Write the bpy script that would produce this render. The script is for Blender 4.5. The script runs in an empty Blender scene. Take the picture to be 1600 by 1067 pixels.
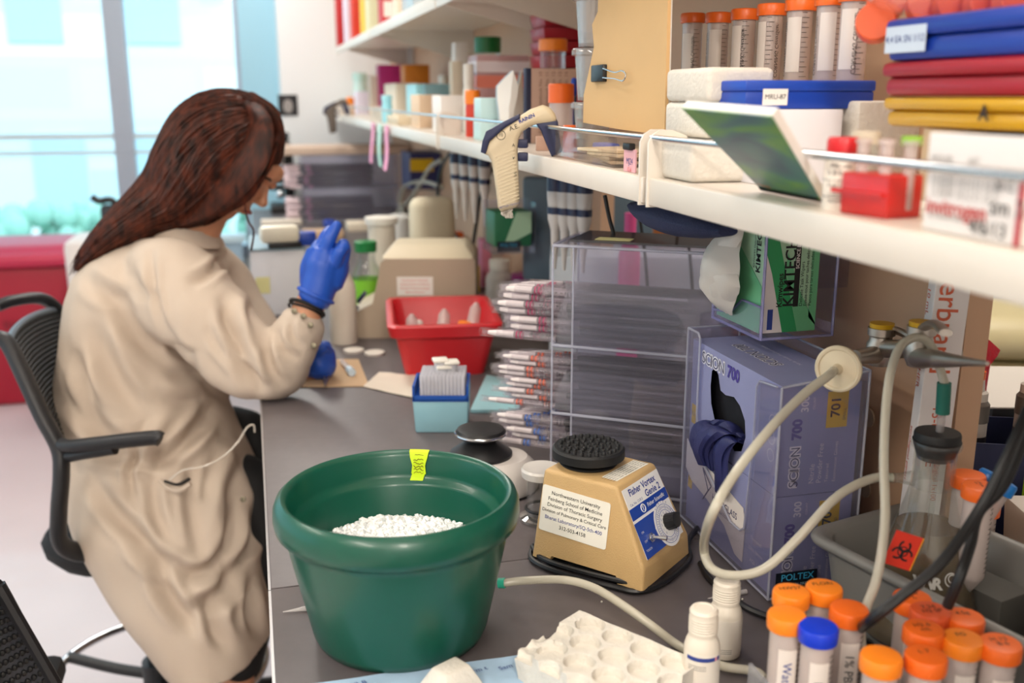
import bpy, bmesh, math, random
from mathutils import Vector, Matrix, noise
random.seed(7)
C = bpy.context.scene.collection
PI = math.pi

# ------------------------------------------------------------------ camera
F = 1555.0
CAM = Vector((0.0, 0.0, 1.48))
TH = math.atan(383.5 / F)
PSI = math.atan(415.0 / math.hypot(F, 383.5))
FW = Vector((math.sin(PSI) * math.cos(TH), math.cos(PSI) * math.cos(TH), -math.sin(TH)))
RT = Vector((math.cos(PSI), -math.sin(PSI), 0))
UP = RT.cross(FW)
cd = bpy.data.cameras.new('camera')
cd.sensor_width = 36.0
cd.lens = 36.0 * F / 1600.0
cd.clip_start = 0.02
cd.dof.use_dof = True
cd.dof.focus_distance = 1.2
cd.dof.aperture_fstop = 3.8
cam = bpy.data.objects.new('camera', cd)
C.objects.link(cam)
cam.matrix_world = Matrix((
    (RT.x, UP.x, -FW.x, CAM.x), (RT.y, UP.y, -FW.y, CAM.y), (RT.z, UP.z, -FW.z, CAM.z), (0, 0, 0, 1)))
bpy.context.scene.camera = cam


def at(px, py, x=None, y=None, z=None, d=None):
    """point of the place seen at a photograph position, on a plane x, y, z = const or at depth d"""
    r = FW + RT * ((px - 800) / F) - UP * ((py - 533.5) / F)
    if d is not None: return CAM + r * d
    if x is not None: return CAM + r * ((x - CAM.x) / r.x)
    if y is not None: return CAM + r * ((y - CAM.y) / r.y)
    return CAM + r * ((z - CAM.z) / r.z)


# ------------------------------------------------------------------ world, lights, exposure
sc = bpy.context.scene
sc.view_settings.view_transform = 'Standard'
sc.view_settings.look = 'None'
sc.view_settings.gamma = 1.0
sc.view_settings.use_curve_mapping = False
sc.view_settings.exposure = 0.0
sc.cycles.transparent_max_bounces = 40
w = bpy.data.worlds.new('sky'); sc.world = w; w.use_nodes = True
bg = w.node_tree.nodes['Background']
bg.inputs[0].default_value = (0.74, 0.9, 1.0, 1)
bg.inputs[1].default_value = 1.6


def area(name, loc, size, power, col, rot=(0, 0, 0)):
    l = bpy.data.lights.new(name, 'AREA'); l.shape = 'RECTANGLE'
    l.size, l.size_y = size; l.energy = power; l.color = col
    o = bpy.data.objects.new(name, l); C.objects.link(o)
    o.location = loc; o.rotation_euler = rot
    return o


WARM = (1.0, 0.915, 0.81)
area('ceiling_lamp_light', (0.15, 0.9, 2.66), (0.3, 1.2), 10, WARM)
area('ceiling_lamp_light', (-0.2, 2.9, 2.66), (0.3, 1.2), 22, (1, .95, .88))
area('ceiling_lamp_light', (-0.2, 4.6, 2.66), (0.3, 1.2), 20, (1, .96, .92))
area('ceiling_lamp_light', (-1.9, 1.6, 2.66), (0.3, 1.2), 24, WARM)
area('ceiling_lamp_light', (-1.2, -0.6, 2.66), (0.3, 1.2), 40, WARM)
area('ceiling_lamp_light', (0.0, -1.5, 2.66), (0.3, 1.2), 56, WARM)  # unseen lamp added behind the camera as frontal fill
area('ceiling_lamp_light', (1.5, 1.6, 2.66), (0.3, 1.2), 20, WARM)

# ------------------------------------------------------------------ materials


def lin(c):
    return c / 12.92 if c <= 0.04045 else ((c + 0.055) / 1.055) ** 2.4


def hexc(h):
    h = h.lstrip('#')
    return tuple(lin(int(h[i:i + 2], 16) / 255) for i in (0, 2, 4)) + (1,)


MATS = {}


def mat(name, col='#888888', rough=0.5, metal=0.0, noise_amt=0.0, noise_scale=20, bump=0.0, bump_scale=60,
        emit=None, sub=0.0, coat=0.0, spec=0.5, trans=0.0):
    if name in MATS: return MATS[name]
    m = bpy.data.materials.new(name); m.use_nodes = True
    nt = m.node_tree; p = nt.nodes['Principled BSDF']
    c = hexc(col)
    p.inputs['Base Color'].default_value = c
    p.inputs['Roughness'].default_value = rough
    p.inputs['Metallic'].default_value = metal
    p.inputs['Specular IOR Level'].default_value = spec
    if coat: p.inputs['Coat Weight'].default_value = coat
    if trans: p.inputs['Transmission Weight'].default_value = trans
    if sub:
        p.inputs['Subsurface Weight'].default_value = sub
        p.inputs['Subsurface Radius'].default_value = (0.01, 0.006, 0.004)
        p.inputs['Subsurface Scale'].default_value = 0.5
    tc = nt.nodes.new('ShaderNodeTexCoord')
    if noise_amt:
        n = nt.nodes.new('ShaderNodeTexNoise'); n.inputs['Scale'].default_value = noise_scale
        n.inputs['Detail'].default_value = 4
        r = nt.nodes.new('ShaderNodeMapRange')
        r.inputs[3].default_value = 1 - noise_amt; r.inputs[4].default_value = 1 + noise_amt
        r.inputs[1].default_value = 0.3; r.inputs[2].default_value = 0.7
        mx = nt.nodes.new('ShaderNodeVectorMath'); mx.operation = 'SCALE'
        mx.inputs[0].default_value = c[:3]
        nt.links.new(tc.outputs['Object'], n.inputs['Vector'])
        nt.links.new(n.outputs['Fac'], r.inputs[0])
        nt.links.new(r.outputs[0], mx.inputs['Scale'])
        nt.links.new(mx.outputs[0], p.inputs['Base Color'])
    if bump:
        n = nt.nodes.new('ShaderNodeTexNoise'); n.inputs['Scale'].default_value = bump_scale
        n.inputs['Detail'].default_value = 3
        b = nt.nodes.new('ShaderNodeBump'); b.inputs['Strength'].default_value = bump
        b.inputs['Distance'].default_value = 0.003
        nt.links.new(tc.outputs['Object'], n.inputs['Vector'])
        nt.links.new(n.outputs['Fac'], b.inputs['Height'])
        nt.links.new(b.outputs[0], p.inputs['Normal'])
    if emit:
        p.inputs['Emission Color'].default_value = hexc(emit[0]); p.inputs['Emission Strength'].default_value = emit[1]
    MATS[name] = m
    return m


def clear(name, tint='#ffffff', body=0.10, bodycol='#e8e8ee', gloss=0.10, rough=0.05):
    """thin clear plastic or glass: transparent sheet with a sheen and a little body colour"""
    if name in MATS: return MATS[name]
    m = bpy.data.materials.new(name); m.use_nodes = True
    nt = m.node_tree; nt.nodes.clear()
    out = nt.nodes.new('ShaderNodeOutputMaterial')
    tr = nt.nodes.new('ShaderNodeBsdfTransparent'); tr.inputs[0].default_value = hexc(tint)
    df = nt.nodes.new('ShaderNodeBsdfPrincipled'); df.inputs['Base Color'].default_value = hexc(bodycol)
    df.inputs['Roughness'].default_value = 0.35
    gl = nt.nodes.new('ShaderNodeBsdfGlossy'); gl.inputs['Roughness'].default_value = rough
    gl.inputs[0].default_value = (1, 1, 1, 1)
    m1 = nt.nodes.new('ShaderNodeMixShader'); m1.inputs[0].default_value = body
    m2 = nt.nodes.new('ShaderNodeMixShader')
    lw = nt.nodes.new('ShaderNodeFresnel'); lw.inputs[0].default_value = 1.45
    ad = nt.nodes.new('ShaderNodeMath'); ad.operation = 'MULTIPLY_ADD'
    ad.inputs[1].default_value = 0.25; ad.inputs[2].default_value = gloss * 0.15
    ad.use_clamp = True
    nt.links.new(lw.outputs[0], ad.inputs[0]); nt.links.new(ad.outputs[0], m2.inputs[0])
    nt.links.new(tr.outputs[0], m1.inputs[1]); nt.links.new(df.outputs[0], m1.inputs[2])
    nt.links.new(m1.outputs[0], m2.inputs[1]); nt.links.new(gl.outputs[0], m2.inputs[2])
    nt.links.new(m2.outputs[0], out.inputs[0])
    MATS[name] = m
    return m


WHITE = mat('white_plastic', '#ebe6dc', .4)
WPAINT = mat('white_enamel_steel', '#e2d9cd', .32, noise_amt=.02)
PAPER = mat('white_paper', '#efece6', .8)
INK = mat('black_ink', '#17171a', .6)
INKB = mat('blue_ink', '#2b3f8c', .6)
INKR = mat('red_ink', '#d8452c', .6)
BLACK = mat('black_plastic', '#141416', .42)
RUBBER = mat('black_rubber', '#121213', .6)
CHROME = mat('chrome', '#d8dade', .18, 1.0)
STEEL = mat('brushed_steel', '#b5aca2', .4, 1.0)
NAVY = mat('navy_plastic', '#1c2448', .4)
BLUE = mat('blue_plastic', '#1440a8', .35)
RED = mat('red_plastic', '#c01224', .35)
YELLOW = mat('yellow_plastic', '#dcb010', .35)
ORANGE = mat('orange_plastic', '#f0661a', .38)
ORANGE2 = mat('amber_orange_plastic', '#f58a1c', .38)
PINK = mat('pink_card', '#efb6bd', .7)
CARD = mat('manila_card', '#d9b27c', .75, noise_amt=.03, noise_scale=8)
KRAFT = mat('kraft_cardboard', '#c49a6c', .8, noise_amt=.05)
BEIGE = mat('beige_plastic', '#b5a893', .45)
GREEN = mat('green_plastic', '#0e7a3c', .35)
TEAL = mat('pale_teal_plastic', '#9fd0d8', .4)
FOAM = mat('white_polystyrene', '#ddd7cc', .85, bump=.5, bump_scale=260, noise_amt=.03, noise_scale=120)
TUBEPL = clear('clear_tube_plastic', '#fbf6f4', .46, '#efe2dc', .12, .12)
ACRYL = clear('clear_acrylic', '#f2f1f6', .05, '#dcdcec', .14, .03)
ACREDGE = clear('acrylic_edge', '#d4d6e4', .38, '#e8eaf6', .25, .08)
GLASS = clear('clear_glass', '#f4f6f4', .03, '#ffffff', .2, .02)
HOSE = mat('clear_silicone_hose', '#d8d2c0', .25, trans=.35)
PAGEW = mat('printed_white', '#f3efe8', .6)

# ------------------------------------------------------------------ mesh builder


def catmull(pts, n=8):
    pts = [Vector(p) for p in pts]
    if len(pts) < 3: return pts
    out = []
    P = [pts[0] * 2 - pts[1]] + pts + [pts[-1] * 2 - pts[-2]]
    for i in range(1, len(P) - 2):
        p0, p1, p2, p3 = P[i - 1], P[i], P[i + 1], P[i + 2]
        for k in range(n):
            t = k / n
            out.append(0.5 * ((2 * p1) + (p2 - p0) * t + (2 * p0 - 5 * p1 + 4 * p2 - p3) * t * t
                              + (3 * p1 - p0 - 3 * p2 + p3) * t ** 3))
    out.append(pts[-1])
    return out


def frame_from(zdir, xhint=Vector((1, 0, 0))):
    z = Vector(zdir).normalized(); x = Vector(xhint) - z * z.dot(Vector(xhint))
    if x.length < 1e-5: x = Vector((0, 1, 0)) - z * z.y
    x.normalize(); y = z.cross(x)
    return Matrix((x, y, z)).transposed()


def mat4(rot3, loc):
    m = rot3.to_4x4(); m.translation = Vector(loc); return m


TEXTCACHE = {}


def text_mesh(s, size, align, bold, extrude):
    k = (s, size, align, bold, extrude)
    if k not in TEXTCACHE:
        cu = bpy.data.curves.new('writing', 'FONT'); cu.body = s; cu.size = size
        cu.align_x = align; cu.align_y = 'CENTER'; cu.offset = bold; cu.extrude = extrude; cu.resolution_u = 3
        o = bpy.data.objects.new('writing', cu)
        me = bpy.data.meshes.new_from_object(o)
        bpy.data.objects.remove(o)
        TEXTCACHE[k] = me
    return TEXTCACHE[k]


class G:
    def __init__(s): s.bm = bmesh.new(); s.mats = []

    def mi(s, m):
        if m not in s.mats: s.mats.append(m)
        return s.mats.index(m)

    def add(s, t, m, M=None, recalc=True, keep=False):
        i = s.mi(m)
        for f in t.faces: f.material_index = i
        if recalc: bmesh.ops.recalc_face_normals(t, faces=t.faces[:])
        if M is not None: bmesh.ops.transform(t, matrix=M, verts=t.verts[:])
        me = bpy.data.meshes.new('t'); t.to_mesh(me); t.free()
        s.bm.from_mesh(me); bpy.data.meshes.remove(me)
        return s

    def box(s, c, size, m, bevel=0.0, M=None, seg=2, rotz=0):
        t = bmesh.new(); bmesh.ops.create_cube(t, size=1)
        bmesh.ops.scale(t, vec=Vector(size), verts=t.verts[:])
        if bevel:
            bmesh.ops.bevel(t, geom=t.edges[:], offset=min(bevel, min(size) * .49), segments=seg, affect='EDGES', profile=.5)
        R = Matrix.Translation(Vector(c)) @ Matrix.Rotation(rotz, 4, 'Z')
        return s.add(t, m, (M @ R) if M is not None else R)

    def bb(s, lo, hi, m, bevel=0.0, M=None):
        lo, hi = Vector(lo), Vector(hi)
        return s.box((lo + hi) / 2, hi - lo, m, bevel, M)

    def taper(s, c, s0, s1, h, m, bevel=0.0, M=None, seg=2):
        """frustum box: bottom size s0, top size s1, bottom centre c"""
        t = bmesh.new(); v = []
        for (sx, sy), z in ((s0, 0), (s1, h)):
            for a, b in ((-1, -1), (1, -1), (1, 1), (-1, 1)): v.append(t.verts.new((a * sx / 2, b * sy / 2, z)))
        t.faces.new(v[3::-1]); t.faces.new(v[4:])
        for i in range(4): t.faces.new((v[i], v[(i + 1) % 4], v[4 + (i + 1) % 4], v[4 + i]))
        if bevel: bmesh.ops.bevel(t, geom=t.edges[:], offset=bevel, segments=seg, affect='EDGES', profile=.5)
        R = Matrix.Translation(Vector(c))
        return s.add(t, m, (M @ R) if M is not None else R)

    def lathe(s, prof, m, c=(0, 0, 0), seg=32, M=None, sx=1, sy=1, wob=None):
        t = bmesh.new(); rings = []
        for r, z in prof:
            if r < 1e-6: rings.append([t.verts.new((0, 0, z))])
            else:
                rings.append([t.verts.new((r * math.cos(2 * PI * k / seg) * sx * (wob(k) if wob else 1),
                                           r * math.sin(2 * PI * k / seg) * sy * (wob(k) if wob else 1), z)) for k in range(seg)])
        for a, b in zip(rings, rings[1:]):
            if len(a) == 1 and len(b) == 1: continue
            for k in range(seg):
                k2 = (k + 1) % seg
                if len(a) == 1: t.faces.new((a[0], b[k2], b[k]))
                elif len(b) == 1: t.faces.new((a[k], a[k2], b[0]))
                else: t.faces.new((a[k], a[k2], b[k2], b[k]))
        R = Matrix.Translation(Vector(c))
        return s.add(t, m, (M @ R) if M is not None else R)

    def cyl(s, p0, p1, r0, m, r1=None, seg=16, cap=True):
        p0, p1 = Vector(p0), Vector(p1); r1 = r0 if r1 is None else r1
        L = (p1 - p0).length
        pr = [(0, 0), (r0, 0), (r1, L), (0, L)] if cap else [(r0, 0), (r1, L)]
        return s.lathe(pr, m, seg=seg, M=mat4(frame_from(p1 - p0), p0))

    def tube(s, pts, r, m, seg=10, n=8, smooth=True, taper=None, flat=1.0):
        P = catmull(pts, n) if smooth else [Vector(p) for p in pts]
        t = bmesh.new(); rings = []
        x = None
        for i, p in enumerate(P):
            d = (P[min(i + 1, len(P) - 1)] - P[max(i - 1, 0)])
            if d.length < 1e-9: d = Vector((0, 0, 1))
            d.normalize()
            if x is None:
                x = d.cross(Vector((0.3, 0.5, 0.81))); x.normalize()
            else:
                x = x - d * d.dot(x); x.normalize()
            y = d.cross(x)
            rr = r if taper is None else r * taper(i / (len(P) - 1))
            rings.append([t.verts.new(p + x * rr * math.cos(2 * PI * k / seg) + y * rr * flat * math.sin(2 * PI * k / seg)) for k in range(seg)])
        for a, b in zip(rings, rings[1:]):
            for k in range(seg): t.faces.new((a[k], a[(k + 1) % seg], b[(k + 1) % seg], b[k]))
        t.faces.new(rings[0][::-1]); t.faces.new(rings[-1])
        return s.add(t, m)

    def prism(s, outline, h, m, M=None, bevel=0.0):
        t = bmesh.new()
        a = [t.verts.new((x, y, 0)) for x, y in outline]; b = [t.verts.new((x, y, h)) for x, y in outline]
        n = len(a); t.faces.new(a[::-1]); t.faces.new(b)
        for i in range(n): t.faces.new((a[i], a[(i + 1) % n], b[(i + 1) % n], b[i]))
        if bevel:
            ed = [e for e in t.edges if abs(e.verts[0].co.z - e.verts[1].co.z) < 1e-7]
            bmesh.ops.bevel(t, geom=ed, offset=bevel, segments=3, affect='EDGES', profile=.5)
        bmesh.ops.recalc_face_normals(t, faces=t.faces[:])
        return s.add(t, m, M)

    def loft(s, rings, m, M=None, cap=True, closed=True):
        t = bmesh.new(); R = [[t.verts.new(p) for p in r] for r in rings]
        n = len(R[0])
        for a, b in zip(R, R[1:]):
            for k in range(n if closed else n - 1): t.faces.new((a[k], a[(k + 1) % n], b[(k + 1) % n], b[k]))
        if cap and closed: t.faces.new(R[0][::-1]); t.faces.new(R[-1])
        return s.add(t, m, M)

    def sheet(s, pts, m, th=0.001):
        """thin solid sheet from a grid of points"""
        t = bmesh.new(); V = [[t.verts.new(p) for p in r] for r in pts]
        for i in range(len(V) - 1):
            for j in range(len(V[0]) - 1): t.faces.new((V[i][j], V[i][j + 1], V[i + 1][j + 1], V[i + 1][j]))
        bmesh.ops.recalc_face_normals(t, faces=t.faces[:])
        bmesh.ops.solidify(t, geom=t.faces[:], thickness=th)
        return s.add(t, m)

    def sph(s, c, r, m, seg=16, scale=(1, 1, 1), M=None):
        t = bmesh.new(); bmesh.ops.create_uvsphere(t, u_segments=seg, v_segments=max(6, seg // 2), radius=r)
        R = Matrix.Translation(Vector(c)) @ Matrix.Diagonal((*scale, 1))
        return s.add(t, m, (M @ R) if M is not None else R)

    def torus(s, c, R, r, m, M=None, seg=40, rs=10, a0=0, a1=2 * PI, flat=1):
        t = bmesh.new(); full = abs(a1 - a0 - 2 * PI) < 1e-6; N = seg if full else seg + 1
        rings = []
        for i in range(N):
            a = a0 + (a1 - a0) * i / seg
            rings.append([t.verts.new(((R + r * math.cos(2 * PI * k / rs)) * math.cos(a), (R + r * math.cos(2 * PI * k / rs)) * math.sin(a),
                                       r * flat * math.sin(2 * PI * k / rs))) for k in range(rs)])
        for i in range(N if full else N - 1):
            a, b = rings[i], rings[(i + 1) % N]
            for k in range(rs): t.faces.new((a[k], a[(k + 1) % rs], b[(k + 1) % rs], b[k]))
        T = Matrix.Translation(Vector(c))
        return s.add(t, m, (M @ T) if M is not None else T)

    def text(s, txt, size, m, M, align='CENTER', bold=0.0, ex=0.0):
        me = text_mesh(txt, size, align, bold, ex)
        t = bmesh.new(); t.from_mesh(me)
        return s.add(t, m, M, recalc=False)

    def done(s, name, parent=None, smooth=True, angle=35, loc=None):
        me = bpy.data.meshes.new(name); s.bm.to_mesh(me); s.bm.free()
        for m in s.mats: me.materials.append(m)
        if smooth:
            me.polygons.foreach_set('use_smooth', [True] * len(me.polygons))
            me.set_sharp_from_angle(angle=math.radians(angle))
        o = bpy.data.objects.new(name, me); C.objects.link(o)
        if parent is not None: o.parent = parent
        if loc is not None:
            me.transform(Matrix.Translation(-Vector(loc))); o.location = loc
        return o


def thing(name, label, cat, loc=(0, 0, 0), rotz=0, group=None):
    o = bpy.data.objects.new(name, None); C.objects.link(o); o.empty_display_size = .03
    o.location = loc; o.rotation_euler = (0, 0, rotz); o['label'] = label; o['category'] = cat
    if group: o['group'] = group
    return o


def tag(o, label, cat, group=None, kind=None):
    o['label'] = label; o['category'] = cat
    if group: o['group'] = group
    if kind: o['kind'] = kind
    return o


def struct(o): o['kind'] = 'structure'; return o


def dup(root, loc, rotz=0, label=None, group=None, rot=None, mats=None):
    """copy of a thing with its parts and sub-parts"""
    r = root.copy(); C.objects.link(r); r.location = loc
    r.rotation_euler = rot if rot is not None else (0, 0, rotz)
    if label: r['label'] = label
    if group: r['group'] = group
    for ch in list(root.children):
        c = ch.copy(); C.objects.link(c); c.parent = r
        for g in list(ch.children):
            e = g.copy(); C.objects.link(e); e.parent = c
    return r


ZB = 0.92      # bench top
ZS = 1.397     # lower shelf top
XS = 0.40      # shelf front edge
XW = 0.72      # spine wall


def quad_frame(o, xdir, ydir):
    """4x4 frame with x along xdir, y along ydir (both in the plane), origin o"""
    x = Vector(xdir).normalized(); y = Vector(ydir); y = (y - x * x.dot(y)).normalized()
    return mat4(Matrix((x, y, x.cross(y))).transposed(), o)


def corner_px(pxc, px1, pytop, X, dy, z0, pyc=None):
    """box on plane z0: near-left vertical edge seen at column pxc, right edge at px1, top at pytop"""
    a = at(pxc, pytop, x=X)
    b = at(pxc, pytop + 5, x=X)
    # refine column at base height
    y = a.y
    z1 = a.z
    xr = at(px1, pytop, y=y).x
    return X, max(xr, X + .005), y, y + dy, z0, z1

# ================================================================== THE ROOM
def build_room():
    fl = mat('pale_vinyl_floor', '#d9cccd', .28, noise_amt=.03, noise_scale=3, coat=.2)
    struct(G().bb((-3.2, -2.2, -.1), (4, 5.95, 0), fl).done('floor'))
    wl = mat('white_wall_paint', '#eceeee', .8)
    tan = mat('beige_wall_panel', '#cfa888', .55, noise_amt=.02, noise_scale=6)
    cl = mat('ceiling_tile', '#e2ddd4', .9)
    struct(G().bb((-3.2, -2.2, 2.7), (4, 5.95, 2.8), cl).done('ceiling'))
    struct(G().bb((-3.2, -2.3, 0), (4, -2.2, 2.7), wl).done('wall_back'))
    struct(G().bb((4, -2.2, 0), (4.1, 5.95, 2.7), wl).done('wall_right'))
    # left wall with a large opening for daylight
    g = G(); g.bb((-3.3, -2.2, 0), (-3.2, 5.95, .7), wl); g.bb((-3.3, -2.2, 2.5), (-3.2, 5.95, 2.7), wl)
    g.bb((-3.3, -2.2, .7), (-3.2, .4, 2.5), wl)
    struct(g.done('wall_left'))
    # far wall: low sill, glazing, white end wall
    g = G(); g.bb((-3.2, 5.8, 0), (-.02, 5.95, .62), wl); g.bb((-3.2, 5.8, 2.5), (-.02, 5.95, 2.7), wl)
    struct(g.done('wall_far'))
    jam = mat('pale_blue_column_paint', '#9cc6d6', .6)
    struct(G().bb((-.02, 5.55, 0), (.17, 5.95, 2.7), jam).done('trim_1'))
    struct(G().bb((.17, 5.25, 0), (4, 5.95, 2.7), wl).done('wall_end'))
    # window 1: pane, mullion, rails
    fr = mat('grey_aluminium', '#a3abb8', .4, .2)
    frw = mat('light_aluminium', '#c9dbe2', .4, .2)
    win = G()
    g = G()
    for x in (-2.9, -1.78, -.70, -.045):
        wd = .1 if x > -1 and x < -.1 else .05
        g.bb((x, 5.78, .62), (x + wd, 5.88, 2.5), fr)
    g.bb((-3.2, 5.78, .60), (-.02, 5.9, .66), fr)
    root = struct(g.done('window_1'))
    g = G()
    g.bb((-3.2, 5.80, 1.255), (-.02, 5.825, 1.285), frw); g.bb((-3.2, 5.80, 1.175), (-.02, 5.825, 1.195), frw)
    g.done('transom_rail', root)
    G().bb((-3.2, 5.84, .66), (-.02, 5.848, 2.5), clear('window_glass', '#f4fbff', .02, '#ffffff', .08)).done('pane', root)
    # left window
    g = G()
    for y in (.4, 1.7, 3.0, 4.3, 5.6): g.bb((-3.3, y, .7), (-3.2, y + .07, 2.5), fr)
    root = struct(g.done('window_2'))
    G().bb((-3.262, .4, .7), (-3.255, 5.95, 2.5), MATS['window_glass']).done('pane', root)
    # spine partition between the two bench sides, open in places under the shelf
    g = G()
    g.bb((XW, -.4, 1.36), (XW + .03, 5.25, 2.3), tan)
    g.bb((XW, .87, .95), (XW + .03, 1.245, 1.36), tan)
    g.bb((XW, 2.02, .95), (XW + .03, 5.25, 1.36), tan)
    g.bb((XW, -.4, 0), (XW + .03, 5.25, .895), tan)
    for px, py in ((1358, 652), (1352, 762)):
        p = at(px, py, x=XW); g.cyl((XW + .002, p.y, p.z), (XW - .002, p.y, p.z), .012, mat('beige_cap', '#d3bba2', .5), seg=24)
    struct(g.done('wall_spine'))
    # ceiling lamps, including the fill lamp added behind the camera
    for i, (x, y) in enumerate(((.15, .9), (-.2, 2.9), (-.2, 4.6), (-1.9, 1.6), (-1.2, -.6), (0, -1.5), (1.5, 1.6))):
        t = thing('ceiling_lamp', 'long white linear lamp fixed to the ceiling', 'lamp', (x, y, 2.7), 0, 'linear ceiling lamps')
        g = G(); g.bb((-.18, -.63, -.03), (.18, -.6, 0), WPAINT); g.bb((-.18, .6, -.03), (.18, .63, 0), WPAINT)
        g.bb((-.18, -.6, -.03), (-.155, .6, 0), WPAINT); g.bb((.155, -.6, -.03), (.18, .6, 0), WPAINT)
        g.done('frame', t)
    # outside
    og = mat('lawn', '#6fae9c', .9)
    tag(G().bb((-40, 6.5, -6), (40, 60, -2.2), og).done('lawn'), 'green lawn outside below the window', 'lawn', kind='structure')
    fac = bpy.data.materials.new('pale_brick_facade'); fac.use_nodes = True
    nt = fac.node_tree; p = nt.nodes['Principled BSDF']; p.inputs['Roughness'].default_value = .8
    br = nt.nodes.new('ShaderNodeTexBrick'); br.inputs['Scale'].default_value = 1.0
    br.inputs['Color1'].default_value = hexc('#ffffff'); br.inputs['Color2'].default_value = hexc('#d6e9f1')
    br.inputs['Mortar'].default_value = hexc('#e9f6fb'); br.inputs['Brick Width'].default_value = 2.6
    br.inputs['Row Height'].default_value = 1.1; br.inputs['Mortar Size'].default_value = .12; br.offset = .3
    tc = nt.nodes.new('ShaderNodeTexCoord'); mp = nt.nodes.new('ShaderNodeMapping')
    mp.inputs['Rotation'].default_value = (PI / 2, 0, 0)
    nt.links.new(tc.outputs['Object'], mp.inputs[0]); nt.links.new(mp.outputs[0], br.inputs['Vector'])
    nt.links.new(br.outputs['Color'], p.inputs['Base Color'])
    b = thing('office_building', 'pale overexposed building seen outside through the window', 'building', (-8, 24, -2.2))
    G().bb((-14, 0, 0), (16, 6, 14), fac).done('wall', b)
    gl = mat('pale_window_band', '#c4dfeb', .3)
    rnd = random.Random(3)
    for i in range(7):
        for k in range(3):
            x0 = -6 + i * 2.3 + rnd.uniform(-.3, .3)
            G().bb((x0, -.05, 1.2 + k * 3.6), (x0 + 1.1, .02, 2.9 + k * 3.6), gl).done('window', b)
    tr = mat('pale_green_shrub', '#9ccfbd', .9)
    g = G()
    for i in range(420):
        rr = random.Random(i)
        g.sph((-9 + rr.uniform(0, 12), 17 + rr.uniform(-.5, .5), -2.0 + rr.uniform(.1, 1.75)), rr.uniform(.13, .24), tr, 6)
    tag(g.done('hedge'), 'pale green hedge outside beyond the window', 'hedge', kind='stuff')


build_room()


# sun on the outside so that the facade is bright
sl = bpy.data.lights.new('sun', 'SUN'); sl.energy = 3.0; sl.angle = .02; sl.color = (.9, .97, 1)
so = bpy.data.objects.new('sun', sl); C.objects.link(so); so.rotation_euler = (math.radians(42), 0, math.radians(20))


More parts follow.
